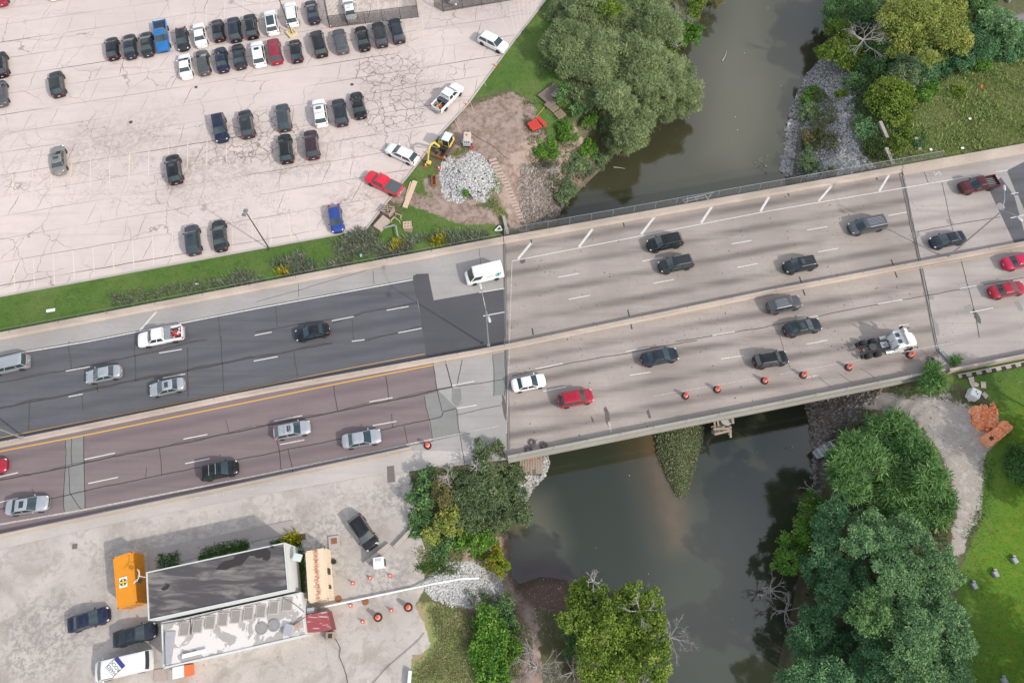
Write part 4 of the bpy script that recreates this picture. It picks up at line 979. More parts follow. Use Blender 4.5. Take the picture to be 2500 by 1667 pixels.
# third row
ct('01','suv','slate',(240,965),(272,1205),'dark slate SUV at the left of the third row')
ct('01','suv','white',(570,910),(610,1170),'white SUV with cross bars on its roof in the third row','oc')
ct('01','suv','blueblk',(752,920),(795,1157),'dark SUV between the white SUV and a black sedan')
ct('01','sedan','black',(912,850),(970,1090),'black sedan at the right end of the third row')
ct('01','suv','black',(262,1242),(290,1500),'black SUV with bright roof rails beside the maroon one','l')
ct('01','suv','plum',(500,1205),(530,1462),'dark plum SUV below the white SUV with cross bars')
ct('01','wagon','white',(1202,1350),(1478,1478),'white station wagon parked at an angle by the excavator',zz=.6)
ct('01','suv','white',(2300,452),(2055,330),'white SUV near the kerb at the upper right with its nose to the grass',zz=.7)
pw=ct('01','pickup_truck','white',(1868,785),(1652,1008),'white crew cab pickup with tools in its bed beside the kerb',zz=.7)
pr=ct('11','pickup_truck','brightred',(1020,40),(1325,190),'bright red pickup with a black bed cover beside the lumber','t',zz=.8)
ct('11','hatchback','royal',(755,565),(715,325),'royal blue hatchback beside the striped corner of the lot')
ct('10','suv','slate',(1762,505),(1790,772),'green grey SUV left of a charcoal sedan near the grass','o')
ct('10','sedan','charcoal',(2005,455),(2035,738),'charcoal sedan near the grass, right of the green grey SUV')
W_='cars driving on the upper carriageway'; E_='cars driving on the lower carriageway'
ct('20','minivan','silver',(-95,255),(270,175),'silver minivan cut by the left edge','l',group=W_)
ct('20','sedan','silver',(790,335),(1118,268),'silver sedan near the left end of the dark asphalt',group=W_)
ct('20','sedan','silver',(1380,455),(1695,385),'silver sedan with a dark sunroof in the lane next to the median','o',group=W_)
pu=car('pickup_truck','white',*T('10',1268,1560),*T('10',1680,1480),'white utility pickup carrying red tools on the dark asphalt','',group=W_,zz=.8,grow=1.0)
ct('11','sedan','black',(365,1520),(675,1450),'black sedan on the dark asphalt, right of the utility pickup',group=W_)
vn=ct('11','van','white',(1925,985),(2262,905),'white delivery van with a blue and green arrow logo next to the bridge joint',group=W_,zz=.9)
ct('12','suv','black',(1245,695),(1560,625),'black SUV on the bridge, the upper of a pair side by side',group=W_,zz=.7)
ct('12','suv','charcoal',(1350,890),(1655,825),'black SUV with bright roof rails, lower of the pair side by side','l',group=W_,zz=.7)
ct('13','suv','charcoal',(148,895),(438,835),'dark SUV in the lane next to the median, middle of the bridge','o',group=W_,zz=.7)
ct('13','minivan','gray',(750,535),(1070,470),'grey minivan with ribbed roof crossing the lamp shadow','b',group=W_,zz=.7)
ct('13','sedan','blueblk',(1495,670),(1795,605),'navy black sedan beside the foot of the right street lamp',group=W_)
ct('13','pickup_truck','maroon',(1770,160),(2100,95),'maroon pickup truck near the right end of the bridge','s',group=W_,zz=.8)
ct('20','sedan','cherry',(55,1130),(-260,1200),'red car just entering at the left edge',group=E_)
ct('20','sedan','silver',(450,1475),(65,1530),'silver sedan with a sunroof near the left edge on reddish asphalt','o',group=E_)
ct('20','suv','black',(2180,1145),(1845,1215),'boxy black off roader with a ribbed roof on reddish asphalt','c',group=E_,zz=.8)
ct('21','wagon','silver',(500,780),(170,845),'silver wagon with a black tailgate and sunroof','oc',group=E_)
ct('21','sedan','silver',(1150,860),(793,925),'silver sedan in the lane next to the frontage road barrier',group=E_)
ct('22','sedan','white',(300,350),(5,410),'white sedan just past the bridge joint',group=E_)
ct('22','suv','cherry',(738,490),(430,548),'dark red SUV on the bridge beside the white sedan',group=E_,zz=.7)
ct('22','sedan','blueblk',(1520,110),(1188,175),'black sedan on the middle of the lower carriageway',group=E_)
car('suv','black',*T('23',175,140),*T('22',2225,190),'black SUV with red tail lamps near the traffic drums','l',group=E_,zz=.7)
ct('13','sedan','charcoal',(480,1405),(148,1475),'charcoal sedan with a panoramic roof left of the truck tractor','o',group=E_)
ct('13','suv','gray',(298,1195),(2,1260),'silver grey SUV with ribbed roof next to the median','b',group=E_,zz=.7)
ct('13','sedan','cherry',(2350,1065),(2035,1125),'red sedan near the right edge, the lower of two red cars',group=E_)
ct('13','sedan','crimson',(2470,805),(2158,865),'crimson car cut by the right edge',group=E_)
Y_='cars in the yard'
ct('30','sedan','navy',(1010,925),(632,1040),'navy sedan in the yard, the upper of two dark cars',group=Y_)
ct('30','sedan','blueblk',(1440,1070),(1048,1170),'black sedan in the yard beside the white building',group=Y_)
vy=ct('30','van','white',(875,1465),(1365,1350),'long white van with a white and blue diamond sign on its roof',group=Y_,zz=1.1,grow=1.06)
ct('31','suv','black',(1075,315),(905,50),'black SUV parked at an angle beside the concrete beam',group=Y_,zz=.6)
# ---- flat lettering helper
def text_mesh(txt,size,mat,name,parent,loc,rz,ry=0,rx=0,ext=.004,align='CENTER'):
    cu=bpy.data.curves.new(name,'FONT'); cu.body=txt; cu.size=size; cu.extrude=ext; cu.align_x=align; cu.align_y='CENTER'
    o=bpy.data.objects.new(name,cu); col.objects.link(o)
    dg=bpy.context.evaluated_depsgraph_get(); dg.update(); me=bpy.data.meshes.new_from_object(o.evaluated_get(dg)); me.materials.clear(); me.materials.append(mat)
    bpy.data.objects.remove(o)
    q=bpy.data.objects.new(name,me); col.objects.link(q); q.parent=parent; q.location=loc; q.rotation_euler=(rx,ry,rz); return q
M_ink=simple('ink_black',(.03,.03,.035),.6); M_inkB=simple('ink_blue',(.045,.05,.22),.5); M_signW=simple('sign_white',(.75,.75,.75),.5)
# diamond roof sign: HARD / ROCK over a blue band
rz_=KIND['van'][4][5]
sgn=bpy.data.objects.new('roof_sign',None); col.objects.link(sgn); sgn.parent=vy; sgn.location=(.12,-.05,rz_+.035)
a_=math.atan2(200,-220)-vy.rotation_euler.z   # reading direction in the picture
sgn.rotation_euler=(0,0,a_)
m=MB(); m.box((0,0,0),(1.36,1.42,.012)); m.build('sign_border',M_ink,parent=sgn)
m=MB(); m.box((0,.19,.006),(1.26,.96,.012)); m.build('sign_field',M_signW,parent=sgn)
m=MB(); m.box((0,-.50,.006),(1.26,.40,.012)); m.build('blue_band',M_inkB,parent=sgn)
text_mesh('HARD',.47,M_ink,'lettering',sgn,(0,.43,.014),0); text_mesh('ROCK',.47,M_ink,'lettering',sgn,(0,-.02,.014),0)
# arrow logo and small lettering on the delivery van
def vlogo(pts,c,nm): 
    m=MB(); m.add([(x,KIND['van'][1]/2+.012-.03*0+.0,z) for x,z in pts],[tuple(range(len(pts)))]); return m.build(nm,simple(nm+'_ink',c,.5),parent=lg)
lg=bpy.data.objects.new('logo',None); col.objects.link(lg); lg.parent=vn; lg.location=(0,0,0)
# camera sees the van's left side (local +Y points south when the van heads west)
def wallz(z): # greenhouse side y at height z
    k=(z-1.18)/(2.08-1.18); k=min(max(k,0),1); return (KIND['van'][1]/2)*(.97+(.88-.97)*k)*1.012+.02
def side(pts,c,nm):
    m=MB(); m.add([(x,wallz(z),z) for x,z in pts],[tuple(range(len(pts)))]); return m.build(nm,simple(nm+'_ink',c,.5),parent=lg,fix=False)
side([(-1.35,1.62),(-2.05,2.05),(-1.95,1.75),(-1.9,1.45)],(.0,.38,.55),'blue_arrow')
side([(-1.98,1.75),(-2.4,2.05),(-2.25,1.42),(-2.1,1.5)],(.22,.55,.2),'green_arrow')
side([(-1.32,1.36),(-1.9,1.42),(-2.0,1.75),(-2.08,1.25),(-1.75,1.22)],(.04,.06,.16),'navy_arrow')
m=MB()
for k,w_ in enumerate((.1,.05,.12,.08,.1,.06,.1)): m.add([(-.25-k*.13,wallz(1.5),1.45),(-.25-k*.13-w_,wallz(1.5),1.45),(-.25-k*.13-w_,wallz(1.58),1.57),(-.25-k*.13,wallz(1.58),1.57)],[(0,1,2,3)])
m.build('small_lettering',simple('ink_grey',(.25,.26,.3),.6),parent=lg,fix=False)
# police style roof lettering
pol=[o for o in col.objects if o.get('label','').startswith('white police style')][0]
zr=KIND['sedan'][4][5]+.03
def rooft(txt,sz,x,nm='roof_lettering'): text_mesh(txt,sz,M_ink,nm,pol,(x,0,zr),-math.pi/2)
rooft('11',.42,-.05); rooft('20471',.34,-.5)
m=MB(); m.box((.45,0,zr+.06),(.28,1.15,.12)); m.build('light_bar',simple('light_bar_grey',(.2,.2,.24),.3),parent=pol,bevel=.03)
# tools in pickup beds (things of their own)
def heap(name,label,cat,root,x0,x1,y0,y1,z,cols,n,seed=1):
    rr=random.Random(seed); m=MB()
    for i in range(n):
        p=(rr.uniform(x0,x1),rr.uniform(y0,y1),z+rr.uniform(.03,.2)); k=rr.random(); mi=rr.randrange(len(cols))
        if k<.45: m.box(p,(rr.uniform(.15,.45),rr.uniform(.1,.3),rr.uniform(.1,.3)),rz=rr.uniform(0,3),m=mi)
        elif k<.8: m.tube([p,(p[0]+rr.uniform(-.5,.5),p[1]+rr.uniform(-.2,.2),p[2]+rr.uniform(0,.15))],.03,6,m=mi)
        else: m.lathe([(.1,0),(.14,.08),(.12,.2)],p,10,mi)
    o=m.build(name,cols); M=Matrix.Translation(root.location)@Matrix.Rotation(root.rotation_euler.z,4,'Z'); o.matrix_world=M; tag(o,label,cat); return o
Mr=simple('tool_red',(.45,.03,.03),.5); Mg=simple('tool_grey',(.3,.3,.31),.5,.5); Mw=simple('tool_white',(.7,.7,.7),.5); My=simple('tool_yellow',(.6,.5,.08),.5); Mk=simple('tool_black',(.04,.04,.04),.6)
heap('tool_heap','jumble of red and white tools in the bed of the utility pickup','tools',pu,-2.7,-1.5,-.7,.7,.85,[Mr,Mw,Mk,Mg,Mr],46,2)
m=MB(); m.box((-1.15,0,1.25),(.75,1.75,.42)); o=m.build('tool_box',simple('toolbox_aluminium',(.42,.43,.44),.35,.7),bevel=.03); o.matrix_world=Matrix.Translation(pu.location)@Matrix.Rotation(pu.rotation_euler.z,4,'Z'); tag(o,'grey metal tool box behind the cab of the utility pickup','tool box')
heap('tool_heap','pile of coloured gear in the bed of the white crew cab pickup','tools',pw,-2.6,-1.9,-.6,.6,.85,[My,Mw,Mr,Mg,Mk],30,4)
m=MB(); m.box((-1.2,0,1.22),(.7,1.75,.1)); o=m.build('tool_box',simple('toolbox_black',(.06,.065,.07),.5),bevel=.02); o.matrix_world=Matrix.Translation(pw.location)@Matrix.Rotation(pw.rotation_euler.z,4,'Z'); tag(o,'flat black tool box across the bed of the white crew cab pickup','tool box')
# ------------------------------------------------------------------ truck tractor
def tractor():
    F_=G(*T('23',1345,15),1.2); B_=G(*T('23',855,100),.6)
    F_=G(2238,824,1.3); B_=G(2098,855,.8)
    root=empty('truck_tractor',((F_[0]+B_[0])/2,(F_[1]+B_[1])/2,0),math.atan2(F_[1]-B_[1],F_[0]-B_[0]),'white sleeper cab truck tractor without a trailer, bare frame and twin rear axles','truck')
    L=7.4; h=L/2; W=paint('truck_white_paint',(.80,.80,.78)); fr=simple('truck_frame_black',(.04,.04,.042),.6); al=simple('polished_aluminium',(.62,.62,.62),.25,.9)
    m=MB()
    for s in (-1,1): m.box((-1.2,s*.42,.95),(5.6,.1,.26))
    for x in (-3.6,-2.6,-1.7,-.6): m.box((x,0,.95),(.14,.84,.2))
    m.build('frame',fr,parent=root)
    m=MB(); m.lathe([(.5,0),(.5,.06),(.12,.09)],(-2.15,0,1.1),20); m.build('fifth_wheel',simple('greasy_steel',(.10,.10,.10),.4,.6),parent=root)
    m=MB(); m.box((-.55,0,1.12),(.95,.8,.06)); m.build('deck_plate',al,parent=root)
    # cab: lofted profile
    def loft(prof,m):
        rings=[]
        for x,w,z0,z1,r in prof:
            rings.append([(x,w,z0),(x,w,z1-r),(x,w-r*.5,z1-r*.3),(x,w*.5,z1),(x,-w*.5,z1),(x,-w+r*.5,z1-r*.3),(x,-w,z1-r),(x,-w,z0)])
        n=8; m.add([p for q in rings for p in q],[(i*n+j,i*n+(j+1)%n,(i+1)*n+(j+1)%n,(i+1)*n+j) for i in range(len(rings)-1) for j in range(n)]+[tuple(range(n)),tuple(range((len(rings)-1)*n,len(rings)*n))])
    m=MB(); loft([(.25,1.15,.7,2.55,.2),(.5,1.2,.7,2.6,.25),(1.3,1.2,.7,2.65,.3),(1.75,1.12,.7,2.5,.35),(2.0,1.05,.7,2.0,.35),(2.15,1.05,.6,1.75,.3)],m); m.build('cab',W,parent=root,smooth=False,bevel=.04)
    m=MB(); loft([(2.0,1.05,.45,1.78,.25),(2.8,1.02,.45,1.7,.3),(3.4,.92,.45,1.5,.35),(3.7,.72,.5,1.25,.3)],m); m.build('hood',W,parent=root,bevel=.05)
    m=MB(); m.add([(.28,-.95,2.6),(.28,.95,2.6),(1.3,1.0,3.35),(1.3,-1.0,3.35),(1.75,.85,3.2),(1.75,-.85,3.2),(1.95,.95,2.5),(1.95,-.95,2.5),(1.3,1.1,2.6),(1.3,-1.1,2.6)],[(2,3,5,4),(4,5,7,6),(2,8,6,4),(3,9,7,5)]); m.build('wind_deflector',W,parent=root,fix=False).modifiers.new('s','SOLIDIFY').thickness=.05
    for k in (-.45,.45):
        m=MB(); m.box((.3,k,2.0),(.06,.5,.6)); m.build('rear_window',M_glass,parent=root)
        m=MB(); m.box((.62,k*1.0,2.66),(.5,.55,.04)); m.build('roof_vent',M_glass,parent=root)
    m=MB(); m.add([(2.02,-.98,1.98),(2.02,.98,1.98),(1.78,.92,2.42),(1.78,-.92,2.42)],[(0,1,2,3)]); m.build('windshield',M_glass,parent=root,fix=False)
    for s in (-1,1):
        m=MB(); m.box((1.7,s*1.17,1.9),(.6,.03,.45)); m.build('side_window',M_glass,parent=root)
        m=MB(); m.box((1.95,s*1.5,2.0),(.14,.3,.62)); m.box((1.95,s*1.3,2.2),(.05,.3,.05)); m.build('side_mirror',Mk,parent=root)
        m=MB(); m.box((3.0,s*1.35,1.8),(.1,.14,.16)); m.tube([(2.9,s*1.0,1.5),(3.0,s*1.35,1.75)],.02,5); m.build('fender_mirror',Mk,parent=root)
        m=MB(); m.lathe([(.31,-.55),(.33,-.5),(.33,.5),(.31,.55)],n=16,axis='Z'); o=m.build('fuel_tank',al,parent=root); o.rotation_euler=(0,R(90),0); o.location=(-.15,s*.95,.72)
        m=MB(); m.box((1.2,s*1.15,.45),(1.6,.35,.1)); m.build('step',al,parent=root)
        m=MB(); m.box((3.5,s*.72,.95),(.2,.3,.22),rz=R(-20*s)); m.build('headlight',M_lamp,parent=root)
        wheel(root,2.75,s*.98,.5,.3)
        for x in (-1.55,-2.85): wheel(root,x,s*.92,.5,.58)
        m=MB(); m.box((-3.75,s*.85,.55),(.05,.55,.6)); m.build('mud_flap',Mk,parent=root)
        m=MB(); m.tube([(.1,s*1.0,1.0),(.1,s*1.0,3.0)],.09,10); m.build('exhaust_stack',al,parent=root)
    m=MB(); m.box((3.72,0,.55),(.2,2.0,.32)); m.build('bumper',al,parent=root,bevel=.05)
    m=MB(); m.box((3.68,0,1.0),(.08,.9,.5)); m.build('grille',Mk,parent=root)
    m=MB(); m.box((-3.78,0,.8),(.06,.9,.16)); m.build('taillight',M_tail,parent=root)
    m=MB(); m.tube([(-.1,.2,1.3),(-.3,.1,1.7),(-.1,-.1,2.0),(.2,0,2.1)],.03,6); m.tube([(.1,-.3,1.6),(-.4,-.2,1.4),(-.8,0,1.15)],.03,6); m.build('air_hose',Mk,parent=root)
tractor()
# ------------------------------------------------------------------ yard: buildings
def V3(p,z): return (p[0],p[1],z)
rc4=[g('30',1340,545,5),g('31',262,272,5),g('31',300,712,5),g('30',1360,990,5)]
bd=empty('flat_roofed_building',(*rc4[3],0),label='white walled workshop building with a dark membrane roof and ponding stains',cat='building')
def into(m,name,mat,root,**k):
    o=m.build(name,mat,**k); o.parent=root; o.matrix_parent_inverse=Matrix.Translation(root.location).inverted() if root.rotation_euler.z==0 else (Matrix.Translation(root.location)@Matrix.Rotation(root.rotation_euler.z,4,'Z')).inverted(); return o
t=NT('white_render'); n1=t.noise(1.2,6,.7); n2=t.noise(8,4)
M_render=t.done(t.mix(t.ss(n1,.45,.7),(.62,.64,.63),t.mix(n2,(.52,.53,.52),(.62,.62,.6))),.85,.3)
t=NT('roof_membrane'); p=t.pos(); s1=t.noise(1.0,6,.6,vec=t.map(p,rz=-R(12),sc=(.25,1.1,1)),dist=.6); s2=t.noise(.35,4,.5); s3=t.noise(9,4,.7)
c=t.mix(t.ss(s1,.42,.68),(.085,.078,.082),(.25,.225,.21)); c=t.mix(t.m('MULTIPLY',t.ss(s2,.55,.7),.7),c,(.07,.066,.07)); c=t.mix(t.m('MULTIPLY',s3,.25),c,(.06,.055,.06))
M_roof=t.done(c,.75,.3)
def inset(P,d):
    c_=(sum(p[0] for p in P)/4,sum(p[1] for p in P)/4)
    out=[]
    n=len(P)
    for i in range(n):
        a,b,cc=P[i-1],P[i],P[(i+1)%n]
        u=Vector((a[0]-b[0],a[1]-b[1])).normalized(); v=Vector((cc[0]-b[0],cc[1]-b[1])).normalized()
        q=Vector(b)+(u+v)*(d/max(.2,abs(u.x*v.y-u.y*v.x))); out.append((q.x,q.y))
    return out
m=MB(); m.prism(rc4,-.1,4.85); into(m,'wall',M_render,bd)
m=MB(); ri=inset(rc4,.13); m.prism(ri,4.84,4.9); into(m,'roof',M_roof,bd)
m=MB()
for i in range(4):
    a,b=rc4[i],rc4[(i+1)%4]; c_,d=ri[i],ri[(i+1)%4]
    m.prism([a,b,d,c_],4.83,5.02 if i else 4.98)
into(m,'coping',simple('metal_coping',(.62,.64,.62),.5,.2),bd)
rdark=simple('ponded_roof',(.034,.029,.028),.55)
def onroof(pts,z,name,mat,root,off=0):
    m=MB(); m.poly([G(350+x/5.463,1310+y/5.463,z) for x,y in pts],z); return into(m,name,mat,root)
onroof([(965,435),(1010,370),(1090,320),(1200,295),(1235,240),(1330,215),(1500,170),(1640,140),(1700,200),(1690,290),(1650,320),(1590,300),(1590,270),(1520,290),(1480,250),(1410,255),(1360,320),(1310,375),(1210,395),(1100,440)],4.906,'water_stain',rdark,bd)
onroof([(230,700),(270,660),(320,640),(350,650),(330,690),(280,718)],4.906,'water_stain',rdark,bd)
for x,y,r_ in ((335,650,.12),(1728,140,.14)):
    m=MB(); q=G(350+x/5.463,1310+y/5.463,4.9); m.lathe([(r_,4.9),(r_*.9,5.2)],(q[0],q[1],0),12); into(m,'vent_pipe',M_dark,bd)
q=g('31',375,410,3.6); m=MB(); m.box((q[0]+.05,q[1],3.5),(.75,.8,.75),rz=R(-12)); into(m,'air_conditioner',simple('aircon_case',(.55,.62,.62),.5),bd,bevel=.03)
q=g('30',1262,580,4.9); e_=g('30',1338,592,4.9); m=MB(); m.tube([V3(e_,4.8),V3(q,4.8)],.04,6); m.tube([(q[0]-.15,q[1]+.7,4.9),(q[0]+.12,q[1]+.3,4.9),(q[0]+.12,q[1]-.25,4.9),(q[0]-.25,q[1]-.75,4.9)],.045,6); m.tube([(q[0]+.1,q[1]+.6,5.0),(q[0]+.28,q[1]+.1,5.0),(q[0]+.1,q[1]-.6,5.0)],.03,6)
into(m,'antenna',simple('antenna_white',(.7,.68,.66),.5),bd)
m=MB(); m.lathe([(.25,4.6),(.2,4.8)],(q[0]+.25,q[1]-.5,0),12); into(m,'wall_light',M_dark,bd)
# low annex
t=NT('flaking_white_roof'); n1=t.noise(.42,7,.62,dist=.9); n2=t.noise(5,5,.7); n3=t.noise(1.5,4)
c=t.mix(t.ss(n1,.485,.505),(.68,.64,.615),t.mix(n3,(.34,.32,.30),(.44,.41,.39))); c=t.mix(t.m('MULTIPLY',t.ss(n2,.55,.75),.5),c,(.4,.36,.34))
M_flake=t.done(c,.9,.2)
def AR(x,y,z=3.0): return G(350+x/5.463,1310+y/5.463,z)
ax_=[AR(250,1140),AR(2095,735),AR(2165,1312),AR(275,1745)]
an=empty('low_annex',(*ax_[3],0),label='low annex with flaking white roof paint and a row of square hatches',cat='building')
m=MB(); m.prism([ax_[3],ax_[2],ax_[1],ax_[0]],-.1,2.9); into(m,'wall',M_render,an)
m=MB(); m.prism(inset([ax_[3],ax_[2],ax_[1],ax_[0]],.12),2.88,2.95); into(m,'roof',M_flake,an)
m=MB(); 
for a,b in ((0,3),(3,2)): 
    A,B=ax_[a],ax_[b]; L=math.hypot(A[0]-B[0],A[1]-B[1]); m.box(((A[0]+B[0])/2,(A[1]+B[1])/2,2.98),(L,.18,.16),rz=math.atan2(B[1]-A[1],B[0]-A[0]))
into(m,'coping',M_render,an)
M_hatch=simple('hatch_grey',(.27,.255,.245),.85,var=.25,scale=4); M_hfr=simple('hatch_frame',(.47,.43,.40),.9,var=.15,scale=6)
for x0,y0 in ((548,1230),(722,1190),(892,1140),(1060,1100),(1232,1062),(1402,1022),(1568,990),(1738,945),(1925,900)):
    q=AR(x0,y0,3.1); fr_=bpy.data.objects.new('roof_hatch',None)
    m=MB(); m.box((q[0],q[1],3.02),(1.08,1.42,.14),rz=R(2)); f_=into(m,'hatch_frame',M_hfr,an,bevel=.02)
    m=MB(); m.box((q[0],q[1],3.10),(.86,1.18,.03),rz=R(2)); h_=m.build('hatch_lid',M_hatch); h_.parent=f_; h_.matrix_parent_inverse=Matrix()
for x0,y0 in ((1576,1220),(1742,1180)):
    q=AR(x0,y0,3.1); m=MB(); m.lathe([(.64,2.94),(.64,3.1),(.56,3.12),(.54,3.06),(.1,3.08)],(q[0],q[1],0),28); into(m,'round_hatch',simple('round_hatch_grey',(.33,.32,.31),.6,.3,var=.2),an)
q=AR(1950,1240); m=MB(); m.box((q[0],q[1],3.2),(1.0,1.15,.5),rz=R(-12)); into(m,'rooftop_unit',simple('rooftop_grey',(.42,.42,.44),.6,.3),an,bevel=.03)
q=AR(2055,1170); m=MB(); m.lathe([(.28,2.94),(.28,3.12)],(q[0],q[1],0),14); into(m,'round_hatch',simple('terracotta',(.45,.28,.2),.8),an)
q=AR(345,1450); m=MB(); m.box((q[0],q[1]-.2,3.05),(1.0,3.2,.2),rz=R(2)); into(m,'grey_panel',simple('rooftop_grey',(.42,.42,.44),.6,.3),an)
m=MB(); m.tube([V3(AR(290,1250),3.15),V3(AR(300,1700),3.15)],.05,6); m.tube([V3(AR(250,1160),3.2),V3(AR(560,1110),3.2),V3(AR(880,1030),3.2),V3(AR(1060,975),3.15)],.05,6); m.tube([V3(AR(632,1090),3.05),V3(AR(640,1300),3.05)],.07,6)
m.tube([V3(AR(2000,1180),3.1),V3(AR(2160,1070),3.2)],.05,6); m.tube([V3(AR(1850,800),3.1),V3(AR(2010,890),3.1),V3(AR(2150,1000),3.1)],.035,6)
into(m,'roof_pipe',simple('pipe_dark',(.12,.11,.11),.6),an)
q=g('30',1745,1310,1.0); q=AR(690,1568); m=MB(); m.box((q[0],q[1]+.1,3.25),(2.55,.42,.12),rz=R(13)); into(m,'white_trough',simple('rooftop_white',(.72,.74,.78),.5),an,bevel=.02)
# containers
def container(name,top,H,mat,label,ribs=True):
    c=Vector((sum(p[0] for p in top)/4,sum(p[1] for p in top)/4,0)); a,b,c2,d=[Vector((p[0],p[1])) for p in top]
    Lx=((a-d).length+(b-c2).length)/2; W=((a-b).length+(c2-d).length)/2; dr=((a-d)+(b-c2)).normalized()
    root=empty(name,c,math.atan2(dr.y,dr.x),label=label,cat='shipping container')
    m=MB(); m.box((0,0,H/2),(Lx-.12,W-.12,H-.1)); 
    n=int(Lx/.28)
    for k in range(n):
        x=-Lx/2+.25+k*(Lx-.5)/(n-1)
        for s in (-1,1): m.box((x,s*(W/2-.045),H/2),(.13,.06,H-.34))
        m.box((x,0,H-.035),(.13,W-.3,.045))
    m.build('body',mat,parent=root)
    m=MB()
    for s in (-1,1):
        m.box((0,s*(W/2-.05),H-.06),(Lx,.1,.12)); m.box((0,s*(W/2-.05),.08),(Lx,.1,.16))
        for u in (-1,1): m.box((u*(Lx/2-.06),s*(W/2-.06),H/2),(.13,.13,H))
    for u in (-1,1): m.box((u*(Lx/2-.05),0,H-.06),(.1,W-.2,.12)); m.box((u*(Lx/2-.05),0,.08),(.1,W-.2,.16))
    m.build('frame',mat,parent=root)
    m=MB()
    for k in (-.6,-.25,.25,.6): m.tube([(-Lx/2-.04,k,.2),(-Lx/2-.04,k,H-.2)],.025,6)
    m.build('lock_rod',M_steel,parent=root)
    return root,Lx,W
oc,Lx,Wx=container('shipping_container',[(-45.02,7.34),(-42.93,7.91),(-41.29,2.52),(-43.26,1.97)],2.6,paint('container_orange',(.72,.29,.025),0,.1,.6),'bright orange shipping container with a round yellow and black emblem, beside the dark roofed building')
e2=bpy.data.objects.new('emblem',None); col.objects.link(e2); e2.parent=oc; q=g('30',1132,638,2.62)
e2.location=oc.matrix_world.inverted()@Vector((q[0],q[1],2.63)) if False else (Matrix.Translation(oc.location)@Matrix.Rotation(oc.rotation_euler.z,4,'Z')).inverted()@Vector((q[0],q[1],2.63))
e2.rotation_euler=(0,0,-oc.rotation_euler.z+R(14))
m=MB(); m.box((0,0,0),(.86,1.12,.012)); m.build('emblem_board',M_signW,parent=e2)
def disc(r,z,n=28,a0=0,a1=2*math.pi,r0=0):
    m=MB(); 
    if r0==0 and a1-a0>6: m.add([(r*math.cos(2*math.pi*i/n),r*math.sin(2*math.pi*i/n),z) for i in range(n)],[tuple(range(n))])
    else:
        vs=[(r0*math.cos(a0),r0*math.sin(a0),z)]+[(r*math.cos(a0+(a1-a0)*i/8),r*math.sin(a0+(a1-a0)*i/8),z) for i in range(9)]
        m.add(vs,[tuple(range(10))])
    return m
Yw=simple('emblem_yellow',(.72,.60,.08),.5)
disc(.40,.010).build('emblem_ring',M_ink,parent=e2,fix=False); disc(.35,.014).build('emblem_disc',Yw,parent=e2,fix=False)
for k in range(4):
    mm=disc(.28,.018,a0=R(18+90*k),a1=R(72+90*k),r0=.0); mm.v=[(x+.06*math.cos(R(45+90*k)),y+.06*math.sin(R(45+90*k)),z) for x,y,z in mm.v]; mm.build('emblem_wedge',M_ink,parent=e2,fix=False)
t=NT('container_cream'); p=t.obj(); sx=t.n('SeparateXYZ'); t.l(p,sx.inputs[0]); band=t.ss(t.m('ABSOLUTE',t.m('ADD',sx.outputs[1],t.m('MULTIPLY',t.m('SUBTRACT',t.noise(3,4,vec=p),.5),.8))),.42,.05)
n1=t.noise(2.0,6,.7,vec=t.map(p,sc=(3,1,1))); k=t.m('MULTIPLY',band,t.ss(n1,.34,.6))
M_cream=t.done(t.mix(k,t.mix(t.noise(5,4,vec=p),(.70,.56,.40),(.78,.65,.49)),(.38,.11,.045)),.7,.3)
cc_,_,_=container('shipping_container',[g('31',447,355,2.6),g('31',637,322,2.6),g('31',662,795,2.6),g('31',487,822,2.6)],2.6,M_cream,'cream shipping container with a rust streaked roof, east of the dark roofed building')
m=MB(); q=(Matrix.Translation(cc_.location)@Matrix.Rotation(cc_.rotation_euler.z,4,'Z')).inverted()
for x,y,w_,h_ in ((662,540,.5,1.0),(690,680,.3,.7)):
    pt=q@Vector((*g('31',x,y,1.6),1.6)); m.box((pt.x,-1.12 if pt.y<0 else 1.12,1.6),(w_*1.3,.14,h_))
m.build('side_grille',Mk,parent=cc_)
# red shed
rp=[g('31',460,935,2.2),g('31',652,903,2.2),g('31',692,1072,2.2),g('31',470,1100,2.2)]
sh=empty('red_shed',(*rp[3],0),label='small shed with a dark red corrugated roof streaked with bare metal',cat='shed')
t=NT('red_corrugated'); n1=t.noise(1.0,5,.6,vec=t.map(t.pos(),rz=-R(10),sc=(.7,4.5,1)))
M_redr=t.done(t.mix(t.ss(n1,.56,.62),(.36,.09,.10),(.52,.44,.42)),.6,.3)
m=MB(); m.prism([rp[3],rp[2],rp[1],rp[0]],-.1,2.1); into(m,'wall',simple('shed_wall_red',(.22,.06,.06),.8),sh)
m=MB(); m.prism([rp[3],rp[2],rp[1],rp[0]],2.1,2.17)
for k in range(12):
    f=(k+.5)/12; a=Vector(rp[0]).lerp(Vector(rp[3]),f); b=Vector(rp[1]).lerp(Vector(rp[2]),f); L=(a-b).length; m.box(((a.x+b.x)/2,(a.y+b.y)/2,2.185),(L,.07,.04),rz=math.atan2(b.y-a.y,b.x-a.x))
into(m,'roof',M_redr,sh)
q=g('31',505,898,1.5); m=MB(); m.box((q[0],q[1],.9),(.8,.6,1.8),rz=R(8)); o=m.build('utility_cabinet',simple('cabinet_grey',(.42,.44,.46),.5,.3),bevel=.03); tag(o,'light grey cabinet between the cream container and the red shed','cabinet')
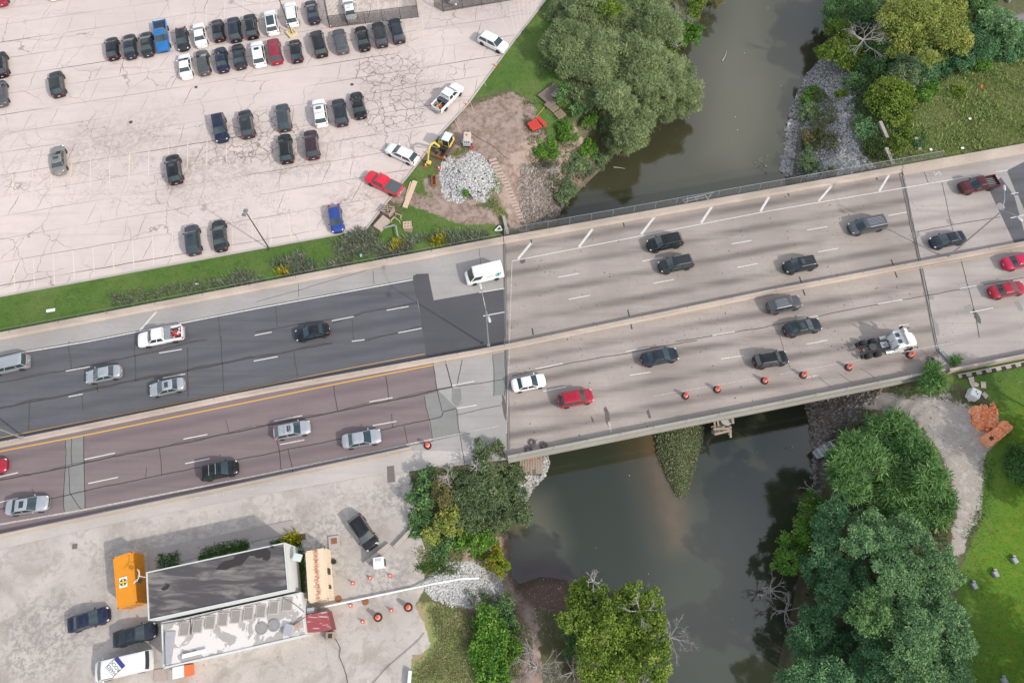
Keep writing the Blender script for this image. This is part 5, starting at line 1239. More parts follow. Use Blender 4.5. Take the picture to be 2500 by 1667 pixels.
# white generator box, crates and other loose things
def thing_box(name,label,cat,c,d,rz,mat,bevel=.03,z=0,lid=None,extra=None):
    root=empty(name,(c[0],c[1],z),rz,label=label,cat=cat)
    m=MB(); m.box((0,0,d[2]/2),d); m.build('body',mat,parent=root,bevel=bevel)
    if lid: m=MB(); m.box((0,0,d[2]+.03),(d[0]+.06,d[1]+.06,.06)); m.build('lid',lid,parent=root,bevel=.02)
    if extra: extra(root,d)
    return root
def vents(root,d):
    for k in range(5):
        m=MB(); m.box((-.3+k*.14,d[1]*.28,d[2]+.068),(.08,.3,.02)); m.build('vent_slot',simple('vent_grey',(.35,.36,.4),.6),parent=root)
    m=MB(); m.box((d[0]/2+.02,0,d[2]*.45),(.05,d[1]*.7,d[2]*.6)); m.build('side_panel',Mk,parent=root)
thing_box('equipment_cabinet','white boxy cabinet standing beside the broken concrete beams','cabinet',g('31',1133,462,.9),(1.15,1.15,1.5),R(8),simple('cabinet_white',(.72,.74,.76),.5),lid=simple('cabinet_white',(.72,.74,.76),.5),extra=vents)
def beam(t,a,b,w_,h_,name,label,cat,mat,z=0,taper=1):
    A=Vector(g(t,*a)); B=Vector(g(t,*b)); c=(A+B)/2; m=MB(); m.box((c.x,c.y,z+h_/2),((A-B).length,w_,h_),rz=math.atan2(B.y-A.y,B.x-A.x),taper=taper); o=m.build(name,mat,bevel=.03); tag(o,label,cat); return o
M_beam=simple('beam_concrete',(.42,.37,.32),.9,var=.15,scale=2)
beam('31',(1000,470),(1228,292),.42,.38,'concrete_beam','fallen concrete beam just below the black SUV','concrete beam',M_beam)
beam('31',(1272,322),(1470,115),.42,.38,'concrete_beam','fallen concrete beam near the green trees, right of the black SUV','concrete beam',M_beam)
def flat(t,pts,z,name,label,cat,mat,h=.06,z0=0):
    m=MB(); m.prism([g(t,*p) for p in pts][::-1],z0,z0+h); o=m.build(name,mat); tag(o,label,cat); return o
flat('31',[(665,222),(768,205),(775,320),(672,335)],0,'concrete_slab','pale square concrete slab with a rusty hatch','slab',M_concL,.12)
flat('31',[(690,240),(742,232),(747,283),(696,291)],0,'hatch_cover','rust red hatch cover on the pale concrete slab','hatch cover',M_rust,.05,z0=.12)
flat('31',[(402,200),(452,195),(455,245),(406,250)],0,'hatch_cover','dark red square plate beside the yellow flowers','hatch cover',simple('dark_red_plate',(.17,.08,.07),.8),.05)
SW_=[T('30',1358,345),T('31',335,68),T('31',342,182),T('31',150,225),T('31',0,255),T('30',1355,540)]
m=MB(); m.prism(pxp(SW_)[::-1],-.05,.05); o=m.build('sidewalk',concrete_mat('sidewalk_concrete',(.37,.325,.305),rz=HA,streak=.05)); tag(o,kind='structure')
m=MB()
for t_,x,y,r_ in (('31',757,790,.36),('31',1005,817,.38),('01',881,778,.28),('00',1201,1123,.30),('00',1800,802,.26)):
    mm=MB(); mm.lathe([(r_,.004),(r_*.96,.03),(r_*.7,.035),(r_*.68,.025)],(*g(t_,x,y),0),20)
    lab={757:'round rusty manhole cover at the corner of the cream container',1005:'round rusty manhole cover beside the long white pipe',881:'dark manhole cover in the lot near the cracked area',1201:'dark manhole cover left of the navy SUV',1800:'dark manhole cover below the second car row'}[x]
    o=mm.build('manhole_cover',M_rust if t_=='31' else simple('iron_cover',(.10,.075,.065),.7)); tag(o,lab,'manhole cover')
for t_,x,y,sx_,sy_,lab in (('30',687,310,.55,.55,'small dark square drain grate by the frontage road'),('21',1240,1215,.85,2.0,'long grey drain grate in the frontage road')):
    m=MB(); m.box((*g(t_,x,y),.018),(sx_,sy_,.03),rz=R(8)); 
    for k in range(5): m.box((g(t_,x,y)[0]+(-.4+.2*k)*sx_,g(t_,x,y)[1],.04),(.04*sx_*1.5,sy_*.9,.02),rz=R(8))
    o=m.build('drain_grate',simple('grate_iron',(.17,.15,.14),.7)); tag(o,lab,'drain')
# cones and drums
def cone(loc,label,h=.72):
    root=empty('traffic_cone',loc,label=label,cat='traffic cone',group='traffic cones')
    m=MB(); m.box((0,0,.02),(.38,.38,.04)); m.build('base',M_orange,parent=root)
    m=MB(); m.lathe([(.15,.04),(.03,h)],n=14); m.build('cone_body',M_orange,parent=root)
    m=MB(); m.lathe([(.106,.34),(.075,.5)],n=14); m.build('reflective_band',M_whiteP,parent=root)
def drum(loc,label,group='traffic drums on the bridge'):
    root=empty('traffic_drum',loc,label=label,cat='traffic drum',group=group)
    m=MB(); m.lathe([(.48,0),(.48,.10),(.33,.11),(.33,.06)],n=24); m.build('rubber_base',M_dark,parent=root)
    m=MB(); m.lathe([(.30,.1),(.29,.36),(.27,.37),(.26,.62),(.24,.63),(.23,.86),(.21,.87),(.20,1.05),(.15,1.08)],n=20); m.build('drum_body',M_orange,parent=root)
    for z0,r_ in ((.40,.268),(.66,.243)):
        m=MB(); m.lathe([(r_+.006,z0),(r_-.001,z0+.12)],n=20); m.build('reflective_band',M_whiteP,parent=root)
    m=MB(); m.box((0,0,1.13),(.2,.05,.1)); m.build('handle',M_orange,parent=root)
for t_,x,y,lab in (('31',893,648,'leftmost of the three cones north of the white pipe'),('31',1050,600,'middle one of the cones north of the white pipe'),('31',1233,578,'cone nearest the white cabinet'),('31',874,852,'small cone beside the white pipe near the manhole cover'),('31',1246,897,'cone between two orange drums, south of the pipe'),('31',983,1000,'cone left of the large orange drum in the yard'),
   ('01',1572,1415,'orange cone beside the excavator arm'),('01',1560,1530,'orange cone on the kerb right of the white station wagon'),('01',2200,612,'orange cone on the grass below the white SUV'),('01',1935,965,'orange cone on the kerb below the white crew cab pickup'),('01',1680,1555,'orange cone beside the white gravel heap'),('01',690,260,'orange cone leaning in the fence corner')):
    X,Y,Zz=GT(*T(t_,x,y)); cone((float(X),float(Y),max(float(Zz),0)),lab,.4 if x==874 else .6)
for t_,x,y,lab in (('22',1590,500,'orange traffic drum farthest left on the bridge'),('22',1880,442,'second orange drum from the left on the bridge'),('22',2315,362,'third orange drum on the bridge, below the black SUV'),('23',320,310,'fourth orange drum on the bridge, beside chalk lettering'),('23',735,240,'fifth orange drum on the bridge, left of the truck tractor'),('23',1298,128,'orange drum directly below the cab of the truck tractor')):
    drum((*g(t_,x,y),.012),lab)
drum((*g('21',1577,955),.012),'orange drum at the end of the frontage road barrier')
drum((*g('31',1122,960),0),'large orange drum on a black base in the yard','drums in the yard'); drum((*g('31',1400,868),0),'orange drum near the white riprap and the weeds','drums in the yard')
# white pipe and cables
m=MB(); m.tube([V3(g('31',*p_),z_) for p_,z_ in (((600,872),.35),((640,862),.3),((1000,785),.25),((1330,715),.2),((1500,680),.2),((1640,650),.3),((1900,606),.3),((2050,600),.1))],.11,10); o=m.build('pipe',M_whiteP,smooth=True); tag(o,'long thin white plastic pipe running from the containers to the riprap','pipe')
def cable(pts,t_,r_,name,label,mat,z=.03):
    P=[V3(g(t_,*a),z) for a in pts]; m=MB(); m.tube(P,r_,5); o=m.build(name,mat); tag(o,label,'cable'); return o
cable([(730,1155),(775,1240),(765,1320),(800,1400),(830,1490),(850,1600)],'31',.03,'cable','thin dark cable running down from the wooden crate',Mk)
cable([(1050,1590),(1210,1410),(1400,1250),(1500,1160),(1545,1100)],'31',.025,'cable','thin dark cable crossing the yard towards the weeds',Mk)
def crate(root,d):
    pass
thing_box('wooden_crate','small open wooden crate below the red shed','crate',g('31',680,1130,.4),(.85,.85,.7),R(5),M_wood,lid=None)
m=MB(); q=g('31',680,1130,.7); m.box((q[0],q[1],.71),(.45,.45,.02)); o=m.build('crate_opening',Mk); o.parent=[x for x in col.objects if x.name=='wooden_crate'][0]; o.matrix_parent_inverse=(Matrix.Translation(o.parent.location)@Matrix.Rotation(o.parent.rotation_euler.z,4,'Z')).inverted()
m=MB(); m.lathe([(.2,0),(.3,.05),(.3,.2),(.18,.22),(.16,.1)],(*g('31',716,450),0),18); o=m.build('bucket',Mk); tag(o,'small round black bucket beside the cream container','bucket')
# white and orange skip
q=g('30',1690,1455,.8)
tb=empty('portable_toilet',(q[0],q[1],0),R(12),label='white roofed box with an orange side standing just below the annex',cat='portable cabin')
m=MB(); m.box((0,0,.95),(1.5,1.1,1.9)); m.build('cabin',simple('orange_plastic',(.66,.16,.05),.5),parent=tb,bevel=.03)
m=MB(); m.box((-.12,0,1.95),(1.2,1.15,.12)); m.build('roof',M_whiteP,parent=tb,bevel=.04)
flat('30',[(1418,1440),(1530,1425),(1540,1535),(1415,1545)],0,'paving_slab','pair of pinkish paving slabs beside the white roofed box','slab',simple('pink_slab',(.40,.33,.30),.9),.05)
beam('31',(1405,1600),(1420,1445),.35,.6,'metal_rail','white ribbed metal panel lying at the bottom edge','metal panel',simple('white_metal',(.72,.76,.78),.5,.2))
# ------------------------------------------------------------------ bridge side things
def tyre(loc,label,r=.47,rx=0):
    root=empty('old_tyre',loc,label=label,cat='tyre',group='old tyres on the bridge')
    m=MB(); m.lathe([(r*.55,0),(r*.85,.0),(r,.06),(r,.16),(r*.85,.22),(r*.55,.22),(r*.62,.11)],n=24); m.f=m.f[:-2]; n=24; k=7
    m.f+=[((k-1)*n+j,(k-1)*n+(j+1)%n,(j+1)%n,j) for j in range(n)]; m.m=[0]*len(m.f)
    m.build('tread',simple('worn_rubber',(.10,.09,.085),.9),parent=root)
tyre((*g('22',187,928),.012),'old tyre on the deck, the upper one of three'); tyre((*g('22',289,952),.012),'old tyre on the deck, the right hand one of three'); tyre((*g('22',148,990),.012),'old tyre on the deck, nearest the bridge joint')
tyre((*g('23',1495,172),.06),'old tyre lying beside the toppled road sign',.5); tyre((*g('23',1545,205),.03),'half hidden old tyre in the rubble by the toppled road sign',.48)
q=G(*[a for a in (2240+1530/23.4,840+650/23.4)])
sgr=empty('toppled_sign',(*q,.25),math.atan2(-(1000-330),(1600-1400))*0+R(-60),label='toppled grey road sign on two black legs at the bridge end',cat='road sign')
m=MB(); m.box((0,0,0),(1.75,.55,.05)); m.build('sign_panel',simple('sign_grey_green',(.30,.33,.30),.6,var=.2),parent=sgr)
text_mesh('BRIDGE ICES',.2,M_ink,'lettering',sgr,(0,.09,.027),0); text_mesh('BEFORE ROAD',.2,M_ink,'lettering',sgr,(0,-.13,.027),0)
for s in (-1,1):
    m=MB(); m.tube([(s*.62,-.3,0),(s*.62,-1.75,-.1)],.04,6); m.build('leg',Mk,parent=sgr)
# timber frame round the column at the south side
tf=empty('timber_scaffold',(*G(1757,1045,-1),-2.2),label='weathered timber scaffold hanging beside the bridge over the water',cat='scaffold')
O=Vector(tf.location)
def plank(a,b,za,zb,w_=.24,mat=M_wood,root=tf,nm='plank'):
    A=Vector((*G(*a,za),za))-Vector(root.location); B=Vector((*G(*b,zb),zb))-Vector(root.location); d=B-A; m=MB()
    c=(A+B)/2; m.box(c,(d.length,w_,.09),rz=math.atan2(d.y,d.x),ry=-math.asin(d.z/d.length)); m.build(nm,mat,parent=root)
for a,b in (((1743,1020),(1748,1060)),((1750,1017),(1755,1043)),((1775,1017),(1781,1062)),((1783,1040),(1784,1068))): plank(a,b,-2.0,-2.4)
plank((1742,1047),(1785,1046),-2.0,-2.0,.3); plank((1745,1060),(1786,1050),-2.0,-2.0,.3); plank((1788,1012),(1790,1034),-1.5,-1.7,.28); plank((1736,1043),(1747,1038),-2.1,-2.1,.12)
m=MB(); pc=G(1768,1030,-3); m.lathe([(.5,-9.5),(.5,-3.2),(.78,-1.9)],(pc[0],pc[1],0),20); o=m.build('round_pier',simple('pier_concrete',(.40,.38,.35),.9)); tag(o,'round grey concrete pier beside the timber scaffold','pier')
# planks and barricades on the west bank below the bridge
wp=empty('plank_pile',(*G(1300,1140,-3),-3.3),label='grey timber planks laid on the bank below the west end of the bridge',cat='planks')
rp_=random.Random(9)
for k in range(9):
    x=1272+k*6.2; plank((x,1118+rp_.uniform(-4,4)),(x+rp_.uniform(-1,2),1150+rp_.uniform(-6,12)),-3.3,-3.6,.26,root=wp,mat=M_wood)
for k in range(4): plank((1262+k*2,1120-k*9),(1322+k*1,1108-k*9),-3.2+k*.06,-3.2+k*.06,.2,root=wp)
bc=empty('barricade_stack',(*G(1300,1115,-2.9),-2.9),label='red and white striped barricade boards on the planks under the bridge edge',cat='barricade')
for k,(x,y) in enumerate(((1287,1117),(1296,1127),(1304,1113),(1312,1122))): plank((x,y),(x+2,y-11),-2.8,-2.8,.14,root=bc,mat=M_orange if k%2 else simple('barricade_red',(.5,.12,.12),.6),nm='board')
# metal frame on the north side
mf=empty('hanging_platform',(*g('12',1700,250,1.6),1.6),label='galvanised metal frame hooked over the chain link fence on the north side',cat='metal frame')
m=MB(); O=Vector(mf.location)
def mt_(a,b,za,zb,r_=.035): m.tube([Vector((*g('12',*a,za),za))-O,Vector((*g('12',*b,zb),zb))-O],r_,6)
mt_((1565,265),(1850,200),1.9,1.9); mt_((1590,285),(1830,228),1.5,1.5); mt_((1570,270),(1590,298),1.9,1.2); mt_((1610,230),(1605,298),2,1.2); mt_((1685,236),(1690,270),1.9,1.4); mt_((1765,215),(1800,265),2,1.2); mt_((1830,205),(1795,270),1.9,1.2); mt_((1600,260),(1760,228),1.95,1.95)
m.build('tube_frame',M_steel,parent=mf)
# wing walls north east
beam('03',(1085,1358),(1150,1505),.55,1.2,'wing_wall','pale concrete wing wall stub beside the riprap at the bridge corner','wall',M_barr,z=-1.1)
beam('03',(1030,1115),(1095,1265),.5,1.2,'wing_wall','concrete wall stub half hidden by shrubs north of the bridge','wall',M_barr,z=-1.1)
beam('03',(1345,1275),(1385,1385),.5,.5,'concrete_post','grey concrete post lying in the meadow by the barrier','post',M_barrG,z=-.1)
beam('11',(2272,425),(2310,590),.42,.5,'wing_wall','pale concrete wing wall at the north west corner of the bridge','wall',M_barrG,z=-.1)
m=MB(); 
for a,b in (((2190,550),(2238,505)),((2238,505),(2258,545)),((2258,545),(2190,550))):
    A=Vector((*g('11',*a,.15),.15)); B=Vector((*g('11',*b,.15),.15)); m.tube([A,B],.09,6)
o=m.build('triangle_frame',M_whiteP); tag(o,'white triangular frame lying in weeds behind the barrier','frame')
# ------------------------------------------------------------------ construction corner
def excavator():
    c=Vector((*g('01',1735,1330,.8),0)); root=empty('mini_excavator',c,R(0),'small yellow excavator with a pale grey cab roof at the edge of the car park','excavator')
    Ye=paint('excavator_yellow',(.66,.50,.10),0,.3,.5); Ck=simple('excavator_grey',(.33,.35,.37),.5,.2); Tr=simple('track_rubber',(.13,.09,.08),.9,var=.3,scale=8); Wt=paint('cab_roof_white',(.66,.68,.72),0,.2,.5)
    a=math.atan2(*reversed(Vector(g('01',1640,1500,.3))-Vector(g('01',1760,1290,.3)))) ; 
    U=Matrix.Rotation(a,4,'Z')
    root.scale=(1.15,1.15,1.1)
    for s in (-1,1):
        m=MB(); m.M=U; m.box((0,s*.72,.3),(2.4,.42,.5))
        for k in range(13): m.box((-1.15+k*.19,s*.72,.57),(.09,.44,.05))
        m.build('track',Tr,parent=root,bevel=.06)
    m=MB(); m.M=U; m.box((0,0,.62),(1.5,1.1,.3)); m.build('undercarriage',Mk,parent=root)
    m=MB(); m.M=U; m.box((-.45,0,1.05),(1.55,1.75,.6)); m.build('upper_body',Ye,parent=root,bevel=.15)
    m=MB(); m.M=U; m.box((-.55,-.45,1.45),(1.3,.8,.35)); m.build('engine_hood',Ck,parent=root,bevel=.1)
    m=MB(); m.M=U; m.box((-.1,.38,1.85),(1.25,.95,1.1)); m.build('cab',M_glass,parent=root,bevel=.06)
    m=MB(); m.M=U; m.box((-.1,.38,2.46),(1.35,1.02,.12)); m.build('cab_roof',Wt,parent=root,bevel=.05)
    m=MB(); m.M=U; 
    for x,y in ((-.7,-.08),(.52,-.08),(-.7,.84),(.52,.84)): m.tube([(x,y,1.3),(x,y,2.45)],.04,6)
    m.build('cab_pillar',Ye,parent=root)
    m=MB(); m.M=U; m.box((.75,-.25,1.1),(.4,.4,.5)); m.build('swing_bracket',Mk,parent=root)
    m=MB(); m.M=U
    pts=[(.85,-.35,1.2),(1.25,-.75,2.3),(1.9,-.95,2.5),(2.4,-.95,2.2)]
    m.tube(pts,.17,8,r2=.13); m.build('boom',Ye,parent=root)
    m=MB(); m.M=U; m.tube([(2.35,-.95,2.35),(2.95,-.95,1.1),(3.1,-.95,.6)],.12,8,r2=.09); m.build('dipper_arm',Ye,parent=root)
    m=MB(); m.M=U; m.tube([(1.0,-.5,1.0),(1.75,-.9,2.1)],.06,8); m.tube([(1.7,-.95,2.75),(2.5,-.95,2.5)],.055,8); m.build('hydraulic_ram',M_steel,parent=root)
    m=MB(); m.M=U; m.box((3.05,-.9,.3),(.5,.55,.45),ry=R(25)); m.build('bucket',Ye,parent=root,bevel=.05)
    m=MB(); m.M=U; m.box((1.9,.1,.35),(.12,1.7,.5)); m.box((1.5,.5,.35),(.8,.1,.12)); m.box((1.5,-.3,.35),(.8,.1,.12)); m.build('dozer_blade',M_rust,parent=root)
excavator()
q=g('01',1640,1420,.2); 
def compressor():
    root=empty('towed_compressor',(*g('01',1938,1280,.8),0),R(88),'beige towable compressor trailer on the bare soil','trailer')
    B=simple('beige_paint',(.58,.48,.40),.5); 
    m=MB(); m.box((.15,0,.95),(1.75,1.15,.8),taper=.92); m.build('hood',B,parent=root,bevel=.08)
    m=MB(); m.box((-.85,0,.85),(.45,1.1,.6)); m.build('control_panel',simple('panel_grey',(.4,.42,.43),.5),parent=root,bevel=.03)
    m=MB()
    for k in (-.3,0,.3): m.box((-.86,k,1.17),(.22,.16,.04))
    m.build('gauge',Mk,parent=root)
    m=MB(); m.box((0,0,.42),(2.3,1.0,.1)); m.build('chassis',Mk,parent=root)
    m=MB(); m.tube([(1.1,.3,.45),(1.9,0,.45)],.05,6); m.tube([(1.1,-.3,.45),(1.9,0,.45)],.05,6); m.tube([(1.8,0,.0),(1.8,0,.8)],.04,6); m.build('drawbar',Mk,parent=root)
    m=MB(); m.lathe([(.08,0),(.08,.15)],(.3,.05,1.35),10); m.build('exhaust',Mk,parent=root)
    for s in (-1,1): wheel(root,-.2,s*.68,.3,.18)
    for s in (-1,1):
        m=MB(); m.box((-.2,s*.70,.64),(.75,.24,.04)); m.build('mudguard',simple('panel_grey',(.4,.42,.43),.5),parent=root)
compressor()
m=MB(); m.lathe([(.34,0),(.34,.09),(.22,.1),(.21,.02)],(*g('01',1982,1358),0),20); o=m.build('hose_reel',simple('reel_red',(.42,.08,.09),.6)); tag(o,'flat red hose reel beside the beige trailer','hose reel')
def lumber(root,c,n,L,w_,h_,rz,z,mat,gap=.01,rows=1,nm='plank'):
    for r_ in range(rows):
        for k in range(n):
            m=MB(); m.box((0,(k-(n-1)/2)*(w_+gap),z+h_/2+r_*(h_+.005)),(L*rp_.uniform(.94,1.0),w_,h_)); o=m.build(nm,mat,parent=root)
A=Vector(g('11',1462,95)); B=Vector(g('11',1365,345)); C_=(A+B)/2
ls=empty('lumber_stack',(*C_,0),math.atan2(A.y-B.y,A.x-B.x),'stack of fresh pinkish lumber planks lying beside the red pickup','lumber')
lumber(ls,None,4,4.9,.17,.08,0,0,M_woodN,rows=2)
m=MB(); m.box((.6,.5,.05),(3.0,.16,.1),rz=R(3)); m.build('plank',M_woodN,parent=ls)
cf=empty('timber_frame_box',(*g('11',1212,362,.6),0),R(-32),'open timber frame box with crossed slats beside the kerb','crate')
m=MB(); 
for s in (-1,1):
    m.box((s*.62,0,.45),(.1,1.34,.9)); m.box((0,s*.62,.45),(1.14,.1,.9))
m.build('side_board',M_wood,parent=cf)
for k in range(3):
    m=MB(); m.box((0,-.35+k*.35,.93),(1.6,.1,.06),rz=R(38)); m.build('slat',M_wood,parent=cf)
m=MB(); m.box((0,0,.97),(1.75,.1,.04),rz=R(-48)); m.build('slat',M_wood,parent=cf)
P4=[g('11',1165,405,.5),g('11',1230,452,.5),g('11',1140,548,.5),g('11',1075,505,.5)]
pb=empty('plywood_stack',(*P4[3],0),label='low stack of grey pink plywood sheets beside the kerb corner',cat='plywood')
m=MB(); m.prism(P4[::-1],-.05,.5); into(m,'sheet_stack',simple('plywood',(.43,.34,.29),.85,var=.2,scale=2),pb)
def pallet(c,rz,label,z=0,L=1.3,W=1.1,n=9,mat=M_wood,rows=1,name='pallet'):
    root=empty(name,(c[0],c[1],z),rz,label,'pallet')
    for k in (-1,0,1):
        m=MB(); m.box((0,k*(W/2-.06),.06),(L,.09,.1)); m.build('bearer',mat,parent=root)
    for k in range(n):
        m=MB(); m.box((-L/2+.06+k*(L-.12)/(n-1),0,.125),((L/n)*.62,W,.025)); m.build('slat',mat,parent=root)
    return root
pallet(g('11',1388,497,.1),R(5),'small stack of pinkish slatted boards on the grass',L=1.2,W=1.15,n=6,mat=M_woodN)
pallet(g('11',1398,532,.1),R(-8),'grey slatted board under the pinkish one on the grass',L=1.15,W=.9,n=6,z=-.05)
def sawh(t_,a,b,c,label,mat,w_=.16):
    m=MB()
    for p_,q_ in ((a,b),(b,c)):
        A=Vector((*g(t_,*p_,.5),.5)); B=Vector((*g(t_,*q_,.5),.5)); d=B-A; m.box((A+B)/2,(d.length+.1,w_,.14),rz=math.atan2(d.y,d.x))
        m.tube([A,(A.x,A.y,0)],.05,5); m.tube([B,(B.x,B.y,0)],.05,5)
    o=m.build('steel_bracket',mat); tag(o,label,'frame')
sawh('11',(1180,522),(1282,497),(1303,602),'grey green L shaped steel frame in the weeds',simple('grey_green_steel',(.26,.31,.28),.6),.2)
sawh('11',(1280,392),(1335,412),(1328,432),'thin pale L shaped bracket on the grass, the upper of two',M_woodN,.06)
sawh('11',(1240,455),(1272,425),(1318,465),'thin pale bracket on the grass beside the open timber box',M_woodN,.06)
# rusty skip by the gravel heap
sk=empty('rusty_trough',(*g('11',1632,95,.2),0),R(4),'rusty open steel trough beside the white gravel heap','trough')
m=MB()
for s in (-1,1): m.box((s*.28,0,.25),(.07,1.7,.45)); m.box((0,s*.82,.25),(.5,.07,.45))
m.box((0,0,.06),(.5,1.6,.06)); m.build('trough_body',M_rust,parent=sk)
# timber deck and pallets left of the willows
dk=empty('timber_platform',(*g('02',350,850,.3),0),R(43),'dark weathered timber platform at the foot of the willows','platform')
for k in range(8):
    m=MB(); m.box((0,-.9+k*.25,.3),(3.6,.22,.08)); m.build('plank',simple('dark_timber',(.20,.155,.135),.9,var=.25,scale=5),parent=dk)
m=MB(); m.box((-1.6,-1.6,.3),(1.6,1.1,.08)); m.box((0,0,.12),(3.4,1.8,.2)); m.build('bearer',simple('dark_timber',(.20,.155,.135),.9,var=.25,scale=5),parent=dk)
pallet(g('02',412,860,.6),R(-38),'grey pallet on top of the dark timber platform',z=.4,n=7,mat=simple('grey_timber',(.33,.31,.29),.9,var=.2,scale=5),L=1.3,W=1.3)
pallet(g('02',380,985,.2),R(40),'pale slatted pallet next to the dark timber platform',L=1.3,W=1.3,n=7)
pallet(g('02',440,1045,.2),R(36),'brown slatted pallet, the lowest by the willows',L=1.4,W=1.4,n=8,mat=simple('brown_timber',(.33,.22,.16),.9,var=.2,scale=5))
# red tubes
rt=empty('barrier_leg_stack',(*g('02',205,1150,.3),0),R(28),'stack of bright red plastic boards on the grass by the soil path','boards')
Rp=simple('red_plastic',(.62,.07,.05),.5)
for k in range(7):
    m=MB(); m.box((rp_.uniform(-.06,.06),-.75+k*.24,.35),(1.65,.13,.2)); m.build('board',Rp,parent=rt)
for k in range(3):
    m=MB(); m.box((1.15+k*.2,.1,.25),(.15,2.1,.14),rz=R(8)); m.build('board',Rp,parent=rt)
m=MB(); m.box((0,-.05,.1),(1.4,1.5,.2)); m.build('board_base',simple('dark_red_plastic',(.22,.03,.03),.6),parent=rt)
# timber walkway down the bank
tw=empty('timber_walkway',(*G(1240,470),0),label='narrow timber walkway of short boards descending the rubble bank',cat='walkway')
O=Vector(tw.location)
W0=[(1203,392),(1220,425),(1236,455),(1250,488),(1262,518),(1274,548)]
for (xa,ya),(xb,yb) in zip(W0,W0[1:]):
    for k in range(4):
        f=k/4; X,Y,Zz=GT(xa+(xb-xa)*f,ya+(yb-ya)*f); p=Vector((float(X),float(Y),float(Zz)+.1))-O; m=MB(); m.box(p+Vector((0,0,.06)),(1.15,.42,.07),rz=R(14)+rp_.uniform(-.06,.06)); m.build('board',simple('pink_timber',(.46,.35,.30),.9,var=.25,scale=5),parent=tw)
# rope and hoses
cable([(215,1085),(270,1020),(330,940)],'02',.03,'hose','thin yellow hose on the grass by the red boards',simple('hose_yellow',(.6,.55,.08),.5),z=.06)
cable([(1978,1222),(2080,1290),(2180,1340),(2260,1420),(2330,1470)],'01',.03,'hose','thin brown hose trailing from the beige trailer',simple('hose_brown',(.25,.13,.08),.6))
# litter
def litter(t_,x,y,w_,h_,rz,label,mat,name='litter',z=.08):
    X,Y,Zz=GT(*T(t_,x,y)); m=MB(); m.box((float(X),float(Y),float(Zz)+z),(w_,h_,.05),rz=R(rz)); o=m.build(name,mat,bevel=.02); tag(o,label,'litter')
litter('10',468,1283,1.15,.45,10,'crumpled white sheet on the green strip at the left',M_whiteP); litter('10',1810,1040,.42,.2,10,'small white litter on the green strip above the concrete barrier',M_whiteP); litter('11',970,793,.3,.45,20,'small turquoise litter among the grey weeds',simple('turquoise',(.2,.55,.42),.5),z=.5)
litter('03',1948,812,.25,.65,-25,'orange plastic tube lying in the wild meadow',M_orange,z=.4); litter('03',1840,1105,.4,.35,20,'white litter in the middle of the meadow',M_whiteP,z=.35); litter('03',1485,1385,.4,.4,20,'white litter beside the barrier, left one',M_whiteP,z=.3); litter('03',1775,1372,.5,.35,20,'white litter beside the barrier, right one',M_whiteP,z=.3)
for x,y,lab in ((2255,440,'grey stone block on the bright lawn, the rightmost'),(2080,565,'small grey stone block at the edge of the lawn shadow'),(1885,672,'pale stone block on the lawn nearest the dark trees'),(2162,1545,'pale stone block at the bottom of the lawn')):
    q=g('33',x,y); m=MB(); m.box((q[0],q[1],.18),(.55,.7,.4),rz=R(20),taper=.9); m.box((q[0]+.1,q[1]+.45,.1),(.35,.3,.2)); o=m.build('stone_block',simple('stone_grey',(.36,.37,.38),.9,var=.2),bevel=.04); tag(o,lab,'stone block')
for x,y,lab in ((2030,20,'dark brown stone slab at the top edge of the park'),(2195,8,'grey stone slab at the top edge beside the path')):
    q=g('03',x,y); m=MB(); m.box((q[0],q[1],.2),(.55,1.0,.4),rz=R(20),taper=.9); o=m.build('stone_slab',simple('stone_brown',(.25,.21,.19),.9),bevel=.04); tag(o,lab,'stone slab')
# ------------------------------------------------------------------ east bank things
X,Y,Zz=GT(*T('23',530,985)); X0,Y0=g('23',440,1035,float(Zz)+.3); X1,Y1=g('23',640,920,float(Zz)+.3)
bo=empty('jon_boat',(float(X),float(Y),float(Zz)+.25),math.atan2(Y1-Y0,X1-X0),'flat bottomed grey aluminium boat pulled up on the rocky east bank','boat')
bo.rotation_euler[1]=R(-6)
Ba=simple('boat_aluminium',(.62,.63,.65),.5,.1,var=.12); Bd=simple('boat_inside_grey',(.45,.46,.48),.7,var=.2)
st_=[(-1.9,.55,.42),(-1.0,.68,.42),(.3,.68,.44),(1.3,.55,.5),(1.95,.3,.58)]
m=MB(); rings=[]
for x,w_,h_ in st_: rings.append([(x,w_*.8,0 if x<1.5 else .2),(x,w_,h_),(x,w_-.05,h_),(x,w_*.76,.06 if x<1.5 else .25),(x,-w_*.76,.06 if x<1.5 else .25),(x,-w_+.05,h_),(x,-w_,h_),(x,-w_*.8,0 if x<1.5 else .2)])
n=8; m.add([p for q in rings for p in q],[(i*n+j,i*n+(j+1)%n,(i+1)*n+(j+1)%n,(i+1)*n+j) for i in range(4) for j in range(n)]+[tuple(range(n)),tuple(range(32,40))]); m.build('hull',Ba,parent=bo)
m=MB(); m.box((-1.88,0,.22),(.06,1.1,.42)); m.build('transom',Ba,parent=bo)
for x in (-1.2,-.2,.8): m=MB(); m.box((x,0,.32),(.28,1.2,.06)); m.build('bench_seat',Ba,parent=bo)
m=MB()
for k in range(9): m.box((-1.5+k*.36,0,.085),(.06,.95,.03))
m.build('hull_rib',Bd,parent=bo)
